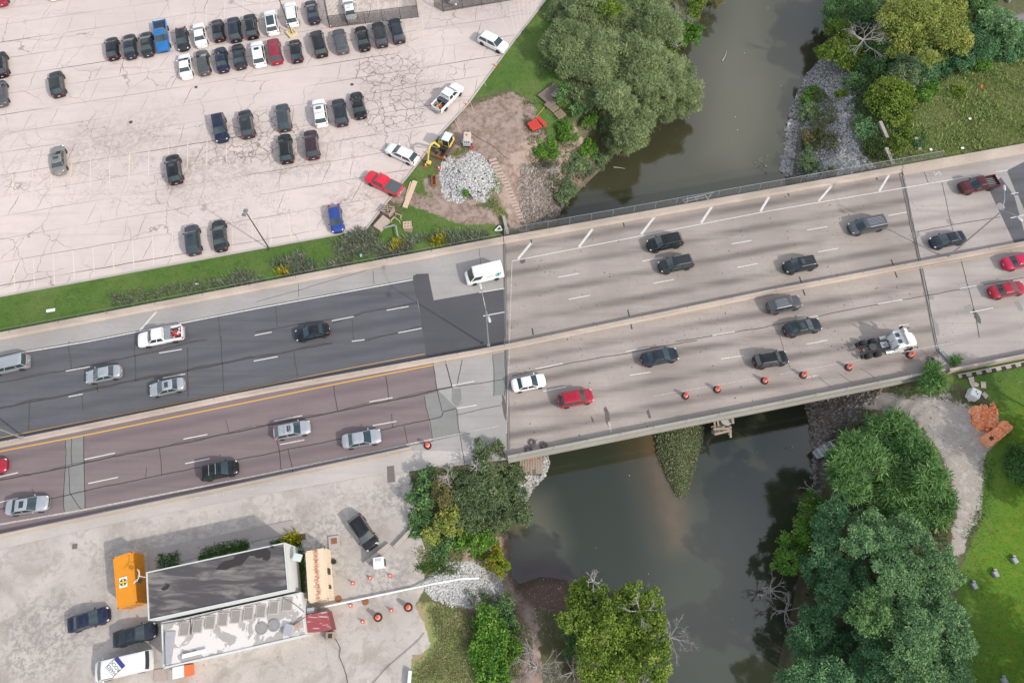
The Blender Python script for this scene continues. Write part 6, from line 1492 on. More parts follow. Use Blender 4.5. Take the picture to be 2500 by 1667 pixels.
# white tank, boards, orange heap
tk=empty('water_tank',(*g('23',1897,478,.8),0),R(-32),'white plastic water tank standing on boards by the lawn','tank')
m=MB(); m.box((0,0,.6),(1.35,1.35,1.2),taper=.86); m.build('tank_body',M_whiteP,parent=tk,bevel=.14)
for x,y in ((-.1,.12),(.12,-.1)): m=MB(); m.lathe([(.08,1.2),(.08,1.24)],(x,y,0),12); m.build('cap',Mk,parent=tk)
Mc=simple('pink_board',(.55,.42,.36),.85,var=.25,scale=5)
for pts,lab in (([(1835,330),(1885,322),(1890,375),(1850,385)],'crumpled pale board above the white tank'),([(1850,385),(1900,372),(1935,390),(1925,412),(1870,420)],'pale pinkish board touching the white tank'),([(1948,368),(1996,370),(2000,430),(1955,425)],'square pinkish board alone on the lawn'),([(1955,480),(1985,462),(2022,498),(1995,528)],'small pink board right of the white tank'),([(1800,488),(1830,510),(1870,545),(1840,553)],'pale triangular board left of the white tank')):
    flat('23',pts,0,'board',lab,'board',Mc,.08,.02)
t=NT('orange_crumple'); n1=t.noise(6,5,.7,vec=t.obj()); n2=t.vor(7,vec=t.obj())
c=t.mix(t.ss(n1,.35,.65),(.90,.27,.09),(.92,.55,.36)); c=t.mix(t.ss(n2,.2,.02),c,(.42,.09,.04)); M_or2=t.done(c,.7,.3)
def crumple(c,rx,ry,rz_,h,name,label,cat,seed,n=26,z=0,boxy=False,mat=None):
    rr=np.random.default_rng(seed); u=np.linspace(-1,1,n); U,Vv=np.meshgrid(u,u)
    if boxy: hh=np.clip((1-np.abs(U)**7)*(1-np.abs(Vv)**7),0,1)**.6
    else: hh=np.clip(1-(U**2+Vv**2),0,1)**.5
    nz=np.zeros(U.shape)
    for k in range(10): a,b,ph=rr.uniform(-16,16),rr.uniform(-16,16),rr.uniform(0,6); nz+=np.sin(a*U+b*Vv+ph)
    Zc=hh*h*(1+nz*(.025 if boxy else .05))+(hh>0.02)*rr.uniform(-.09,.09,U.shape)
    ca,sa=math.cos(rz_),math.sin(rz_); edge=1+ (0 if boxy else .18)*np.sin(np.arctan2(Vv,U)*3+seed)
    Xc=U*rx*edge;Yc=Vv*ry*edge; V=np.stack([c[0]+Xc*ca-Yc*sa,c[1]+Xc*sa+Yc*ca,z+Zc-.03],-1).reshape(-1,3)
    ii=np.arange(n*n).reshape(n,n); q_=np.stack([ii[:-1,:-1],ii[:-1,1:],ii[1:,1:],ii[1:,:-1]],-1).reshape(-1,4)
    o=npmesh(name,V,q_,mat or M_or2); tag(o,label,cat); return o
crumple(g('23',1975,682,.4),1.3,1.35,R(20),.6,'safety_net_heap','crumpled heap of orange safety netting between the gravel path and the lawn','netting',3,n=34)
for x,y,lab,s_ in ((2180,785,'square bale of orange netting, the upper right of three',1),(2112,845,'square bale of orange netting, the middle of three',2),(2040,895,'square bale of orange netting with a dark hole, the lower left of three',5)):
    crumple(g('23',x,y,.7),.74,.74,R(35),1.1,'netting_bale',lab,'netting bale',s_,n=22,boxy=True)
q=g('23',2050,885,1.2); m=MB(); m.box((q[0],q[1],1.22),(.5,.4,.06),rz=R(30)); o=m.build('dark_opening',Mk); bb=[x for x in col.objects if x.name.startswith('netting_bale')][-1]; o.parent=bb

# chalk survey lettering on the pavement
M_chalk=worn('chalk_white',(.72,.71,.69),(.42,.39,.37),.6,9)
ch=bpy.data.objects.new('survey_marks',None); col.objects.link(ch); ch['kind']='structure'
for t_,x,y,txt,sz,a in (('23',405,318,'V500-808',.42,R(190)),('22',897,780,'088-053',.42,R(-82)),('13',1575,25,'1951',.45,R(-80)),('21',1780,1045,'1+50',.45,R(-80)),('21',1990,950,'65+08',.36,R(100))):
    text_mesh(txt,sz,M_chalk,'chalk_lettering',ch,(*g(t_,x,y),.02),a,ext=.001)
for t_,pts in (('13',((1522,12),(1535,45),(1560,15))),('21',((1820,1012),(1845,1035),(1825,1060)))):
    m=MB(); m.ribbon([g(t_,*p) for p in pts],.1,.022); m.build('chalk_arrow',M_chalk,parent=ch)
m=MB(); c_=g('21',1972,972); m.ribbon([(c_[0]+.28*math.cos(a*math.pi/8),c_[1]+.28*math.sin(a*math.pi/8)) for a in range(17)],.06,.022); m.build('chalk_ring',M_chalk,parent=ch)
# ------------------------------------------------------------------ foliage
def leaf_mat(name,a,b,c):
    """a,b: the two leaf colours of the species, c: accent; tint attribute varies per leaf clump"""
    if name in _mc: return _mc[name]
    t=NT(name); k=t.attr('tint')
    base=t.mix(t.ss(k,0,.75),a,b); base=t.mix(t.ss(k,.8,1.0),base,c)
    t.done(base,.6,.25)
    tr=t.n('BsdfTranslucent'); t.l(base,tr.inputs[0]); mx=t.n('MixShader'); mx.inputs[0].default_value=.22
    t.l(t.b.outputs[0],mx.inputs[1]); t.l(tr.outputs[0],mx.inputs[2]); t.l(mx.outputs[0],t.out.inputs[0])
    _mc[name]=t.mat; return t.mat
SP={ # material name: colours, leaf length, width, droop, density, clump count
'willow':(((0.13,0.175,0.075),(0.28,0.35,0.155),(0.42,0.48,0.24)),.55,.085,.5,560,26),
'oak':(((0.06,0.13,0.045),(0.14,0.26,0.085),(0.24,0.38,0.12)),.32,.16,.1,330,20),
'teal':(((0.05,0.135,0.06),(0.13,0.27,0.115),(0.24,0.42,0.18)),.32,.15,.1,360,24),
'teallight':(((0.09,0.195,0.085),(0.22,0.37,0.155),(0.37,0.54,0.22)),.32,.14,.1,360,24),
'lime':(((0.085,0.145,0.022),(0.215,0.305,0.042),(0.36,0.43,0.085)),.34,.18,.1,310,20),
'gold':(((0.14,0.19,0.045),(0.33,0.38,0.085),(0.52,0.46,0.1)),.42,.15,.4,300,22),
'bright':(((0.062,0.15,0.021),(0.141,0.299,0.039),(0.282,0.458,0.07)),.32,.17,.1,330,18),
'frond':(((0.055,0.14,0.035),(0.14,0.27,0.08),(0.3,0.42,0.12)),.8,.13,.45,330,26),
'olive':(((0.105,0.158,0.078),(0.224,0.316,0.144),(0.369,0.448,0.211)),.3,.13,.1,380,20),
'autumn':(((0.125,0.2,0.019),(0.275,0.325,0.025),(0.688,0.275,0.025)),.24,.16,.1,380,16),
'yellowing':(((.11,.12,.045),(.22,.20,.08),(.33,.27,.10)),.3,.13,.1,380,18),
'greygreen':(((0.07,0.11,0.045),(0.165,0.225,0.1),(0.27,0.33,0.16)),.3,.14,.1,340,22),
'scrub':(((0.065,0.072,0.046),(0.13,0.143,0.078),(0.208,0.182,0.117)),.3,.05,.2,420,18),
}
def leaves(rg,lobes,sp,dens=1.0):
    cols,ln,wd,droop,dn,ns=SP[sp]; V=[];TT=[]
    for c,r,rz_ in lobes:
        c=np.array(c); n=int(dn*dens*r*r); n=max(n,40)
        k=max(8,int(1.9*ns*min(1.9,max(.5,r/2.0))))
        d=rg.normal(size=(k,3)); d[:,2]=np.abs(d[:,2])*.8+rg.uniform(-.5,.1,k); d/=np.linalg.norm(d,axis=1)[:,None]
        sc_=c+d*np.array([r,r,rz_])*rg.uniform(.5,.98,(k,1)); srad=r*rg.uniform(.13,.34,k)
        lt=rg.uniform(0,1); ct_=np.clip(rg.normal(.45,.27,k)*.8+lt*.2,0,1)
        w=srad**2; which=rg.choice(k,n,p=w/w.sum())
        dd=rg.normal(size=(n,3)); dd/=np.linalg.norm(dd,axis=1)[:,None]; dd[:,2]=np.abs(dd[:,2])*1.0-.25
        p=sc_[which]+dd*srad[which][:,None]*(rg.uniform(.35,1,(n,1))**.6)*np.array([1,1,.8])
        t=dd*.8+rg.normal(size=(n,3))*.65; t[:,2]-=droop; t/=np.linalg.norm(t,axis=1)[:,None]
        nn=dd*.5+np.array([0,0,.8])+rg.normal(size=(n,3))*.35
        s=np.cross(nn,t); s/=np.linalg.norm(s,axis=1)[:,None]+1e-6
        L=ln*rg.uniform(.65,1.25,(n,1)); W=wd*rg.uniform(.7,1.2,(n,1))
        a=p; b=p+t*L*.5+s*W*.5; e_=p+t*L; f=p+t*L*.5-s*W*.5
        V.append(np.stack([a,b,e_,f],1).reshape(-1,3)); tt=np.clip(ct_[which]+rg.normal(0,.16,n),0,1); TT.append(np.repeat(tt,4))
    V=np.concatenate(V); T_=np.concatenate(TT); q=np.arange(len(V)).reshape(-1,4)
    return V,q,T_
M_bark=simple('bark',(.12,.10,.08),.95,var=.3,scale=8); M_dead=simple('dead_wood',(.34,.31,.30),.9,var=.2,scale=6)
def scale_at(px,py,z):
    a=G(px,py,z); b=G(px+10,py,z); return 10/(b[0]-a[0])
tcount=[0]; GROW=1.13; SEG='trees on the south east bank'
def tree(name,sp,lobes,ztop,label,cat='tree',group=None,dens=1.0,flat=.7,drop=2.0,bare=None,sp2=None):
    """lobes: (px,py,radius px[,top offset]) as seen; ztop: height of the crown top above the world zero"""
    tcount[0]+=1; GROW=1.0 if group==SEG else 1.13; drop=drop*(1.8 if sp=='willow' else 1.4 if group==SEG else 1); rg=np.random.default_rng(100+tcount[0]); L=[]
    for l in lobes:
        x,y,r=l[:3]; off=l[3] if len(l)>3 else rg.uniform(-drop,0)
        z=ztop+off; s=scale_at(x,y,z); rm=r/s*GROW; zc=z-rm*flat*.9; X,Y=G(x,y,zc); L.append(((X,Y,zc),rm,rm*flat))
    bx=sum(l[0][0] for l in L)/len(L); by=sum(l[0][1] for l in L)/len(L)
    gz=float(TZ(bx,by)); 
    if gz<WZ+.1:   # keep the foot on the bank
        gz=max(gz,WZ-.3)
    root=empty(name,(bx,by,gz),label=label,cat=cat,group=group)
    # split large lobes into sub lobes for a broken outline
    LL=[]
    for c,r,rz_ in L:
        LL.append((c,r*.95,rz_*.85))
        k=int(3+r*1.6)
        for i in range(k):
            a=rg.uniform(0,2*math.pi); q=r*rg.uniform(.6,.98); LL.append(((c[0]+q*math.cos(a),c[1]+q*math.sin(a),c[2]-rz_*rg.uniform(-.25,.5)),r*rg.uniform(.28,.5),rz_*rg.uniform(.3,.5)))
    V,q,tt=leaves(rg,LL,sp,dens); V=V-np.array([bx,by,gz]); cr_=npmesh('crown',V,q,leaf_mat('leaf_'+sp,*SP[sp][0]),parent=root,attrs={'tint':tt})
    H=max(l[0][2] for l in L)-gz
    m=MB(); rt_=max(.06,min(.32,H*.024)); m.tube([(0,0,-.3),(0.1,0.05,H*.3),(0,.1,H*.62)],rt_,8,r2=rt_*.6); tk=m.build('trunk',M_bark,parent=root)
    m=MB()
    for c,r,rz_ in LL[:60]:
        e_=Vector(c)-Vector((bx,by,gz)); s=Vector((0,.05,H*rg.uniform(.3,.6))); mid=s.lerp(e_,.5)+Vector((0,0,.1*H)); m.tube([s,mid,e_],rt_*.35,5,r2=.015,caps=False)
    m.build('limb',M_bark,parent=root,fix=False)
    return root
def bare_tree(px,py,ztop,rpx,label,up=1.0,n=9,depth=4,mat=None,name='dead_tree',parent=None,seed=1,base=None):
    rr=random.Random(seed); s=scale_at(px,py,ztop); R_=rpx/s; X,Y=G(px,py,ztop-R_*.4); bz=float(TZ(X,Y)) if base is None else base
    root=parent or empty(name,(X,Y,bz),label=label,cat='tree' if name=='dead_tree' else 'branch')
    O=Vector(root.location); m=MB()
    def br_(p,d,L,r_,k):
        pts=[p]; q=p; dd=d
        for i in range(3):
            dd=(dd+Vector((rr.uniform(-.3,.3),rr.uniform(-.3,.3),rr.uniform(-.2,.25)))).normalized(); q=q+dd*L/3; pts.append(q)
        m.tube(pts,r_,4 if k<2 else 5,r2=r_*.45,caps=False)
        if k>0:
            for i in range(3 if k>1 else 4):
                t=rr.uniform(.35,1); b=pts[min(3,int(t*3)+1)]; nd=(dd+Vector((rr.uniform(-1,1),rr.uniform(-1,1),rr.uniform(-.35,.6)))*.85).normalized(); br_(b,nd,L*rr.uniform(.55,.8),r_*.55,k-1)
    H=ztop-bz; c=Vector((X,Y,ztop-R_*.9*up))-O if True else None
    base_=Vector((0,0,0)); top=c
    m.tube([base_,base_.lerp(top,.5)+Vector((rr.uniform(-.2,.2),0,0)),top],.16,6,r2=.1)
    for i in range(n):
        a=2*math.pi*i/n+rr.uniform(-.3,.3); br_(top,Vector((math.cos(a),math.sin(a),rr.uniform(.1,.6)*up)).normalized(),R_*.62,.075,depth-1)
    m.build('branches',mat or M_dead,parent=root,fix=False); return root
# --- north west: willows on the bank
NW='willows on the north west bank'
tree('willow_tree','willow',[(1385,95,48),(1420,55,45),(1450,120,50),(1400,150,42),(1365,165,20,-5),(1390,20,40),(1440,10,40)],5.5,'grey green willow with upswept plumes at the upper left of the willow group',group=NW)
tree('willow_tree','willow',[(1530,70,55),(1570,20,50),(1620,60,45),(1510,120,48),(1560,130,50),(1500,30,35)],4.5,'grey green willow near the top edge of the willow group, above the centre',group=NW)
tree('willow_tree','willow',[(1440,215,42),(1480,190,45),(1420,230,35),(1500,240,40),(1450,175,35),(1400,205,30,-4)],4.5,'pale grey green willow standing above the timber platform',group=NW)
tree('willow_tree','willow',[(1580,190,50),(1620,160,42),(1600,230,45),(1545,200,42),(1630,210,35)],3.5,'broad grey green willow in the middle of the willow group',group=NW)
tree('willow_tree','willow',[(1660,180,38),(1680,215,34),(1670,250,30),(1635,262,28),(1620,250,25)],.5,'willow leaning out over the water at the right of the group',group=NW)
tree('willow_tree','willow',[(1540,300,45),(1560,270,42),(1520,330,38),(1500,280,35),(1555,335,25),(1510,350,22)],1.0,'lowest willow with its crown hanging over the brown water',group=NW)
tree('willow_tree','willow',[(1345,130,24),(1335,110,16),(1355,155,20),(1340,155,16)],2.0,'small dull grey willow at the shaded left fringe of the group',group=NW,dens=.9)
tree('tree','lime',[(1478,12,22),(1500,28,20),(1470,32,14),(1490,-2,18)],5.0,'small yellow green tree surrounded by grey green willows')
tree('tree','bright',[(1680,78,22),(1695,95,18),(1660,95,18),(1670,60,16),(1705,72,12)],-2.0,'bright green small tree reaching over the water below the dead twigs')
tree('tree','lime',[(1698,5,22),(1690,30,18),(1705,-12,16)],-1.5,'yellow green small tree at the top edge beside the river')
tree('bush','lime',[(1645,105,16),(1640,125,14)],-1.0,'yellow green bush between the willows and the river','bush')
tree('bush','yellowing',[(1738,5,20),(1725,-8,16),(1755,0,12)],-3.0,'brownish shrub overhanging the water at the top edge','bush')
bare_tree(1650,40,2.5,38,'pale bare twigs of a dead tree between the willows and the river',seed=4,n=8)
bare_tree(1655,105,-1.5,20,'small bare shrub by the pale gap on the west river bank',seed=14,n=6,depth=3)
for i,(a,lab,sp_) in enumerate(([(1420,350,24),(1435,365,20),(1405,335,18)],'bright green shrub below the willows, nearest the river'),([(1335,355,22),(1345,375,20),(1320,372,16)],'bright green shrub beside the rubble bank'),([(1440,300,15),(1450,285,10)],'low green shrub close under the willows'),([(1385,330,20),(1375,312,14)],'bright green shrub in the middle of the undergrowth'),([(1400,385,22),(1415,395,18)],'olive shrub at the water edge near the bridge'),([(1420,270,14),(1410,285,14)],'dark green shrub right of the slatted pallets')) if False else ():
    pass
for i,(a,lab,sp_) in enumerate([([(1420,350,24),(1435,365,20),(1405,335,18)],'bright green shrub below the willows, nearest the river','bright'),([(1335,355,22),(1345,375,20),(1320,372,16)],'bright green shrub beside the rubble bank','bright'),([(1440,300,15),(1450,285,10)],'low green shrub close under the willows','bright'),([(1385,330,20),(1375,312,14)],'bright green shrub in the middle of the undergrowth','bright'),([(1400,392,22),(1420,400,18),(1385,410,18)],'olive shrub at the water edge near the bridge','olive'),([(1372,232,14),(1378,212,12)],'dark green shrub beside the timber platform','oak'),([(1405,272,16),(1425,262,14)],'dark green shrub right of the slatted pallets','oak'),([(1450,400,24),(1475,385,18)],'grey green scrub on the muddy point by the river','olive'),([(1385,455,22),(1375,480,18)],'green scrub at the foot of the rubble bank','olive'),([(1350,400,14),(1330,398,12)],'small dark shrub above the grey rubble','scrub')]):
    gz=float(np.min(GT(np.array([p[0] for p in a]),np.array([p[1] for p in a]))[2])); tree('bush',sp_,a,gz+2.3,lab,'bush',group='shrubs on the north west bank',drop=.6,flat=.8)
# --- north east
NE='trees north east of the bridge'
tree('tree','oak',[(2060,25,45),(2100,60,40),(2045,60,30),(2110,10,40),(2140,40,35)],-.3,'dark green tree at the top edge beside the river, east side',group=NE)
tree('tree','lime',[(2050,75,30),(2065,105,28),(2040,130,32),(2075,150,28),(2090,130,26)],-.8,'yellow green tree leaning over the river left of the bare branches',group=NE)
bare_tree(2118,80,4.0,45,'pale bare tree among the green crowns north east of the bridge',seed=8,n=9)
tree('tree','gold',[(2250,45,60),(2300,70,55),(2215,90,50),(2270,110,55),(2320,30,45),(2200,40,45),(2330,100,35),(2265,140,22)],5.0,'large golden yellow tree at the top right',group=NE)
tree('tree','oak',[(2135,130,32),(2160,165,34),(2120,165,28),(2150,110,26)],1.0,'dark green tree between the yellow green tree and the golden one',group=NE)
tree('tree','teal',[(2290,150,36),(2320,140,30),(2260,165,28)],3.5,'dark bluish green tree below the golden one',group=NE)
tree('tree','teal',[(2370,90,40),(2400,120,32),(2360,130,34),(2350,150,26)],3.5,'dark bluish green tree right of the golden one',group=NE)
tree('tree','teallight',[(2440,55,36),(2450,90,30),(2420,40,26),(2470,70,24)],4.5,'pale green tree beside the grey park path',group=NE)
tree('tree','teal',[(2480,90,34),(2500,120,34),(2450,130,30),(2520,80,30)],3.0,'dark green tree cut by the right edge above the meadow',group=NE)
tree('tree','oak',[(2380,10,32),(2350,-10,40),(2400,-10,30)],4.0,'mid green tree at the top edge right of the golden one',group=NE)
tree('bush','bright',[(2420,155,22),(2400,160,18),(2410,120,16)],2.0,'bright green shrub at the upper edge of the meadow','bush')
tree('tree','lime',[(2170,225,38),(2195,250,36),(2150,255,34),(2180,280,34),(2205,220,22)],2.5,'feathery yellow green tree standing beside the riprap',group=NE,sp2=None,flat=.85)
tree('tree','olive',[(2215,165,28),(2230,190,26),(2195,185,26)],2.5,'grey green tree above the feathery yellow green one',group=NE)
tree('tree','teal',[(2255,190,26),(2260,215,20),(2245,170,20)],2.0,'bluish green tree left of the meadow',group=NE)
tree('tree','oak',[(2110,235,28),(2095,270,26),(2125,290,26),(2090,200,24)],.5,'dark green tree at the edge of the grey riprap',group=NE)
tree('tree','teallight',[(2120,320,28),(2135,345,24),(2105,300,22)],.5,'green tree above the concrete wing walls',group=NE)
tree('bush','bright',[(2270,215,18),(2255,232,16)],1.8,'bright green bush at the left edge of the meadow','bush')
tree('bush','lime',[(2325,230,15),(2340,222,14),(2335,240,10)],1.8,'round yellow green bush alone in the meadow','bush')
tree('tree','lime',[(2200,320,26),(2215,345,28),(2190,355,22)],1.5,'yellowish green bushy tree next to the highway barrier')
tree('bush','oak',[(2250,335,14),(2245,350,12)],1.0,'small green bush by the barrier near the bushy tree','bush')
for a,lab,sp_ in (([(1990,230,22),(2005,250,20),(1975,245,16),(2025,240,14)],'green tuft of shrubs on the upper riprap','bright'),([(1985,280,24),(2000,300,28),(2020,275,24),(1975,265,18),(2015,315,24)],'green shrub in the middle of the riprap bank','olive'),([(2000,335,24),(1985,350,24),(2018,345,22),(1975,330,16)],'brownish scrub on the riprap bank','yellowing'),([(1985,385,26),(2015,375,26),(1968,400,20),(1995,410,22),(2025,395,20)],'grey green scrub at the bridge side of the riprap','olive'),([(2050,230,10),(2060,225,8)],'small yellow green tuft on the grey riprap','lime')):
    gz=float(np.min(GT(np.array([p[0] for p in a]),np.array([p[1] for p in a]))[2])); tree('bush',sp_,a,gz+1.7,lab,'bush',group='scrub on the riprap',drop=.4,flat=.7)
# --- south west clump
SW='trees south of the bridge on the west bank'
tree('tree','greygreen',[(1180,1160,42),(1170,1190,34),(1210,1195,30),(1150,1175,28),(1195,1215,28)],1.8,'grey green rounded tree at the centre of the clump south of the bridge',group=SW)
tree('tree','greygreen',[(1175,1095,18,0),(1180,1120,24,-1),(1170,1080,10,.6),(1200,1130,22,-1.5)],1.2,'slim pointed tree reaching over the bridge edge, the left spire',group=SW)
tree('tree','greygreen',[(1213,1095,16,0),(1220,1115,22,-1),(1210,1085,9,.6),(1240,1130,24,-2),(1250,1155,28,-3)],1.2,'slim pointed tree reaching over the bridge edge, the right spire',group=SW)
tree('tree','oak',[(1030,1185,30),(1025,1210,28),(1045,1160,22),(1035,1225,18)],2.6,'rounded green tree at the left of the clump by the yard',group=SW)
tree('tree','yellowing',[(1078,1185,18),(1080,1205,20),(1070,1165,14),(1085,1225,14)],3.0,'narrow yellowing tree between two green ones by the yard',group=SW)
tree('tree','greygreen',[(1110,1165,24),(1130,1195,26),(1100,1150,18),(1120,1220,24)],2.2,'dark green tree behind the yellowing one',group=SW)
tree('tree','greygreen',[(1230,1230,36),(1260,1250,28),(1200,1260,34),(1280,1258,18),(1170,1245,28),(1225,1275,20)],.3,'wide green tree whose crown ends over the water',group=SW)
tree('tree','gold',[(1085,1275,22),(1100,1255,20),(1065,1295,20),(1110,1285,18),(1045,1310,14)],2.0,'yellow green tree above the concrete beams',group=SW)
tree('tree','bright',[(1150,1305,24),(1170,1325,20),(1130,1320,20),(1190,1310,18)],.2,'bright green small tree at the top of the white riprap',group=SW)
tree('tree','oak',[(1050,1345,28),(1070,1360,24),(1040,1365,20),(1085,1330,22)],1.6,'green bushy tree at the corner of the yard and the riprap',group=SW)
tree('tree','autumn',[(1205,1355,20),(1215,1375,22),(1225,1390,18),(1190,1370,16),(1212,1335,12)],-1.5,'small tree turning orange and yellow beside the white riprap')
bare_tree(1090,1160,4.0,24,'grey bare twigs rising from the clump beside the yard',seed=21,n=7,depth=3)
bare_tree(1160,1135,2.5,16,'grey bare twigs beside the left spire tree',seed=23,n=6,depth=3)
tree('bush','oak',[(1015,1260,18),(1025,1285,20),(1010,1300,14),(1040,1265,16)],1.4,'low dark green bush left of the yellow green tree by the beams','bush',flat=.8)
tree('tree','greygreen',[(1140,1235,28),(1130,1260,26),(1160,1270,24),(1115,1240,22)],1.6,'dark green low tree filling the middle of the clump',group=SW)
tree('tree','greygreen',[(1250,1190,26),(1265,1215,22),(1240,1170,22)],.0,'green tree at the water side of the clump, below the right spire',group=SW)
tree('bush','bright',[(1130,1345,20),(1110,1350,16),(1150,1350,16)],-2.0,'green bush at the top edge of the white riprap','bush')
# --- south
SO='trees at the bottom of the picture'
tree('tree','lime',[(1430,1450,32),(1415,1480,30),(1455,1470,28),(1400,1510,30),(1440,1505,34),(1470,1445,16)],2.5,'yellow green tree on the point, upper left of the pair',group=SO)
tree('tree','lime',[(1560,1450,26),(1535,1470,28),(1590,1470,24),(1500,1500,40),(1550,1530,50),(1470,1560,50),(1600,1560,34),(1530,1600,50),(1450,1620,45),(1600,1620,36),(1520,1660,50),(1585,1500,28)],3.5,'large yellow green tree standing over the river at the bottom',group=SO)
tree('tree','oak',[(1395,1545,26),(1410,1580,28)],-.5,'dark green low crown at the left foot of the large yellow green tree',group=SO)
bare_tree(1450,1418,2.5,28,'bare grey twig tips above the point tree',seed=31,n=7,depth=3)
bare_tree(1640,1555,1.0,46,'bare grey branch fan over the water right of the large tree',seed=33,n=9)
bare_tree(1565,1490,4.2,42,'pale bare limbs showing through the large yellow green crown',seed=35,n=4,depth=3)
bare_tree(1590,1640,2.5,34,'bare grey branches at the bottom right of the large tree',seed=36,n=7,depth=3)
bare_tree(1312,1630,1.5,56,'large bare grey tree at the bottom edge',seed=37,n=10)
bare_tree(1400,1640,-.5,40,'thin bare grey shrub beside the large bare tree',seed=39,n=8,depth=3)
tree('tree','bright',[(1190,1520,30),(1200,1555,34),(1180,1590,34),(1210,1610,32),(1195,1650,36),(1175,1500,22),(1240,1590,26)],1.5,'bright green tree at the bottom between the yard and the bare tree',group=SO)
tree('tree','oak',[(1240,1530,26),(1260,1560,26),(1220,1490,22),(1235,1655,26)],-1.5,'dark green shrubs beside the muddy bank at the bottom',group=SO)
tree('bush','olive',[(1240,1440+30,20),(1180,1470,16)],-2.5,'olive shrub just below the white riprap','bush')
# --- south east
SE='trees on the south east bank'
tree('tree','frond',[(2180,1040,42),(2140,1070,42),(2110,1110,44),(2060,1120,34),(2075,1075,22),(2220,1080,44),(2170,1110,55),(2250,1120,42),(2120,1160,50),(2200,1160,55),(2270,1170,42),(2080,1180,40),(2160,1210,50),(2240,1220,48),(2300,1210,34),(2200,1250,40),(2290,1255,36)],5.0,'huge feathery leaved green tree below the bridge on the east bank',group=SE,dens=.85,drop=3)
tree('tree','bright',[(1975,1250,30),(1960,1290,34),(1935,1330,34),(1925,1370,34),(1960,1340,30),(1985,1220,22)],-1.0,'yellow green tree fringe leaning over the dark water',group=SE)
tree('tree','teal',[(2020,1290,34),(2040,1250,32),(2060,1210,28),(2010,1340,36),(1990,1390,36),(2040,1380,34)],1.5,'dark bluish green tree behind the yellow green fringe',group=SE)
tree('tree','teallight',[(2130,1290,46),(2100,1320,38),(2160,1320,40),(2210,1300,46),(2240,1340,46),(2180,1360,50)],5.0,'grey green tree in the middle of the east bank wood',group=SE)
tree('tree','teal',[(2080,1400,40),(2050,1440,40),(2110,1430,38),(2020,1460,34),(2070,1480,40)],2.0,'dark teal tree in the shaded hollow of the wood',group=SE)
tree('tree','teallight',[(2240,1400,50),(2200,1440,50),(2270,1450,44),(2160,1410,36),(2310,1400,36),(2290,1350,34)],6.0,'light green domed tree on the right side of the wood',group=SE)
tree('tree','oak',[(2120,1480,40),(2150,1510,42),(2100,1520,32),(2130,1455,28)],5.5,'mid green round tree in the centre of the wood',group=SE)
tree('tree','teal',[(1990,1530,44),(1960,1560,36),(2030,1560,40),(1975,1600,34),(2010,1510,32)],.5,'dark teal tree at the river edge, lower left of the wood',group=SE)
tree('tree','teallight',[(2240,1530,52),(2290,1550,48),(2330,1520,36),(2350,1570,32),(2220,1580,44),(2310,1490,40)],6.0,'broad grey green tree beside the lawn, the upper of two',group=SE)
tree('tree','teallight',[(2260,1620,50),(2310,1620,46),(2340,1650,36),(2210,1640,44),(2280,1670,46)],6.0,'broad grey green tree beside the lawn, at the bottom edge',group=SE)
tree('tree','teal',[(2130,1570,40),(2160,1600,40),(2110,1620,36),(2150,1650,40)],3.5,'bluish green tree near the bottom of the wood',group=SE)
tree('tree','teal',[(1980,1650,44),(1940,1670,36),(2040,1655,42),(2080,1680,40),(2010,1690,40)],2.0,'dark teal tree at the bottom edge beside the river',group=SE)
tree('bush','frond',[(2275,915,18),(2290,930,16),(2265,935,14),(2285,900,12)],2.6,'tall spiky weed bush beside the bridge end','bush',dens=1.6)
tree('bush','frond',[(2333,882,5),(2337,879,4)],1.0,'small green weed growing in the gutter beside the toppled sign','bush',dens=2)
tree('tree','frond',[(2490,1120,26),(2500,1160,24),(2480,1145,16)],2.6,'dark shrubby tree at the right edge of the lawn')
# trees just outside the right border, whose shadows fall on the lawn
tree('tree','oak',[(2640,1120,70),(2610,1060,60),(2700,1150,70),(2640,1200,60)],8.0,'tree just beyond the right border near the lawn')
tree('tree','oak',[(2700,1720,90),(2620,1760,80),(2560,1800,80),(2720,1620,80)],10.0,'tree just beyond the lower right border')
tree('tree','oak',[(2620,1000,50),(2640,950,40)],9.0,'tree beyond the right border beside the highway')
bare_tree(1890,1450,-5.0,38,'bare fallen branches over the dark water, upper','branch',seed=41) if False else bare_tree(1888,1440,-3.5,36,'bare fallen branches over the dark water, the upper ones',seed=41,n=7,depth=3,name='fallen_branch')
bare_tree(1925,1490,-3.5,44,'bare fallen branches over the dark water, the lower ones',seed=43,n=7,depth=3,name='fallen_branch')
bare_tree(1985,1190,-5.5,24,'broken bare branches on the rocky east bank below the boat',seed=45,n=6,depth=3,name='fallen_branch')
bare_tree(1935,1090,-6.9,22,'small bare branch in the water left of the boat',seed=47,n=6,depth=2,name='driftwood',base=-7.4)
bare_tree(1870,405,-6.6,30,'driftwood branch in the river beside the north side of the bridge',seed=49,n=7,depth=3,name='driftwood',base=-7.4)
def log_(px0,py0,px1,py1,r_,label):
    a=G(px0,py0,WZ+.05); b=G(px1,py1,WZ+.05); m=MB(); c=((a[0]+b[0])/2+.1,(a[1]+b[1])/2,WZ+.08); m.tube([V3(a,WZ+.02),c,V3(b,WZ+.05)],r_,6,r2=.04); o=m.build('driftwood',M_dead); tag(o,label,'log')
log_(1763,150,1774,125,.13,'pale floating log in the middle of the river'); log_(1498,408,1526,412,.1,'thin log at the water edge of the muddy point')
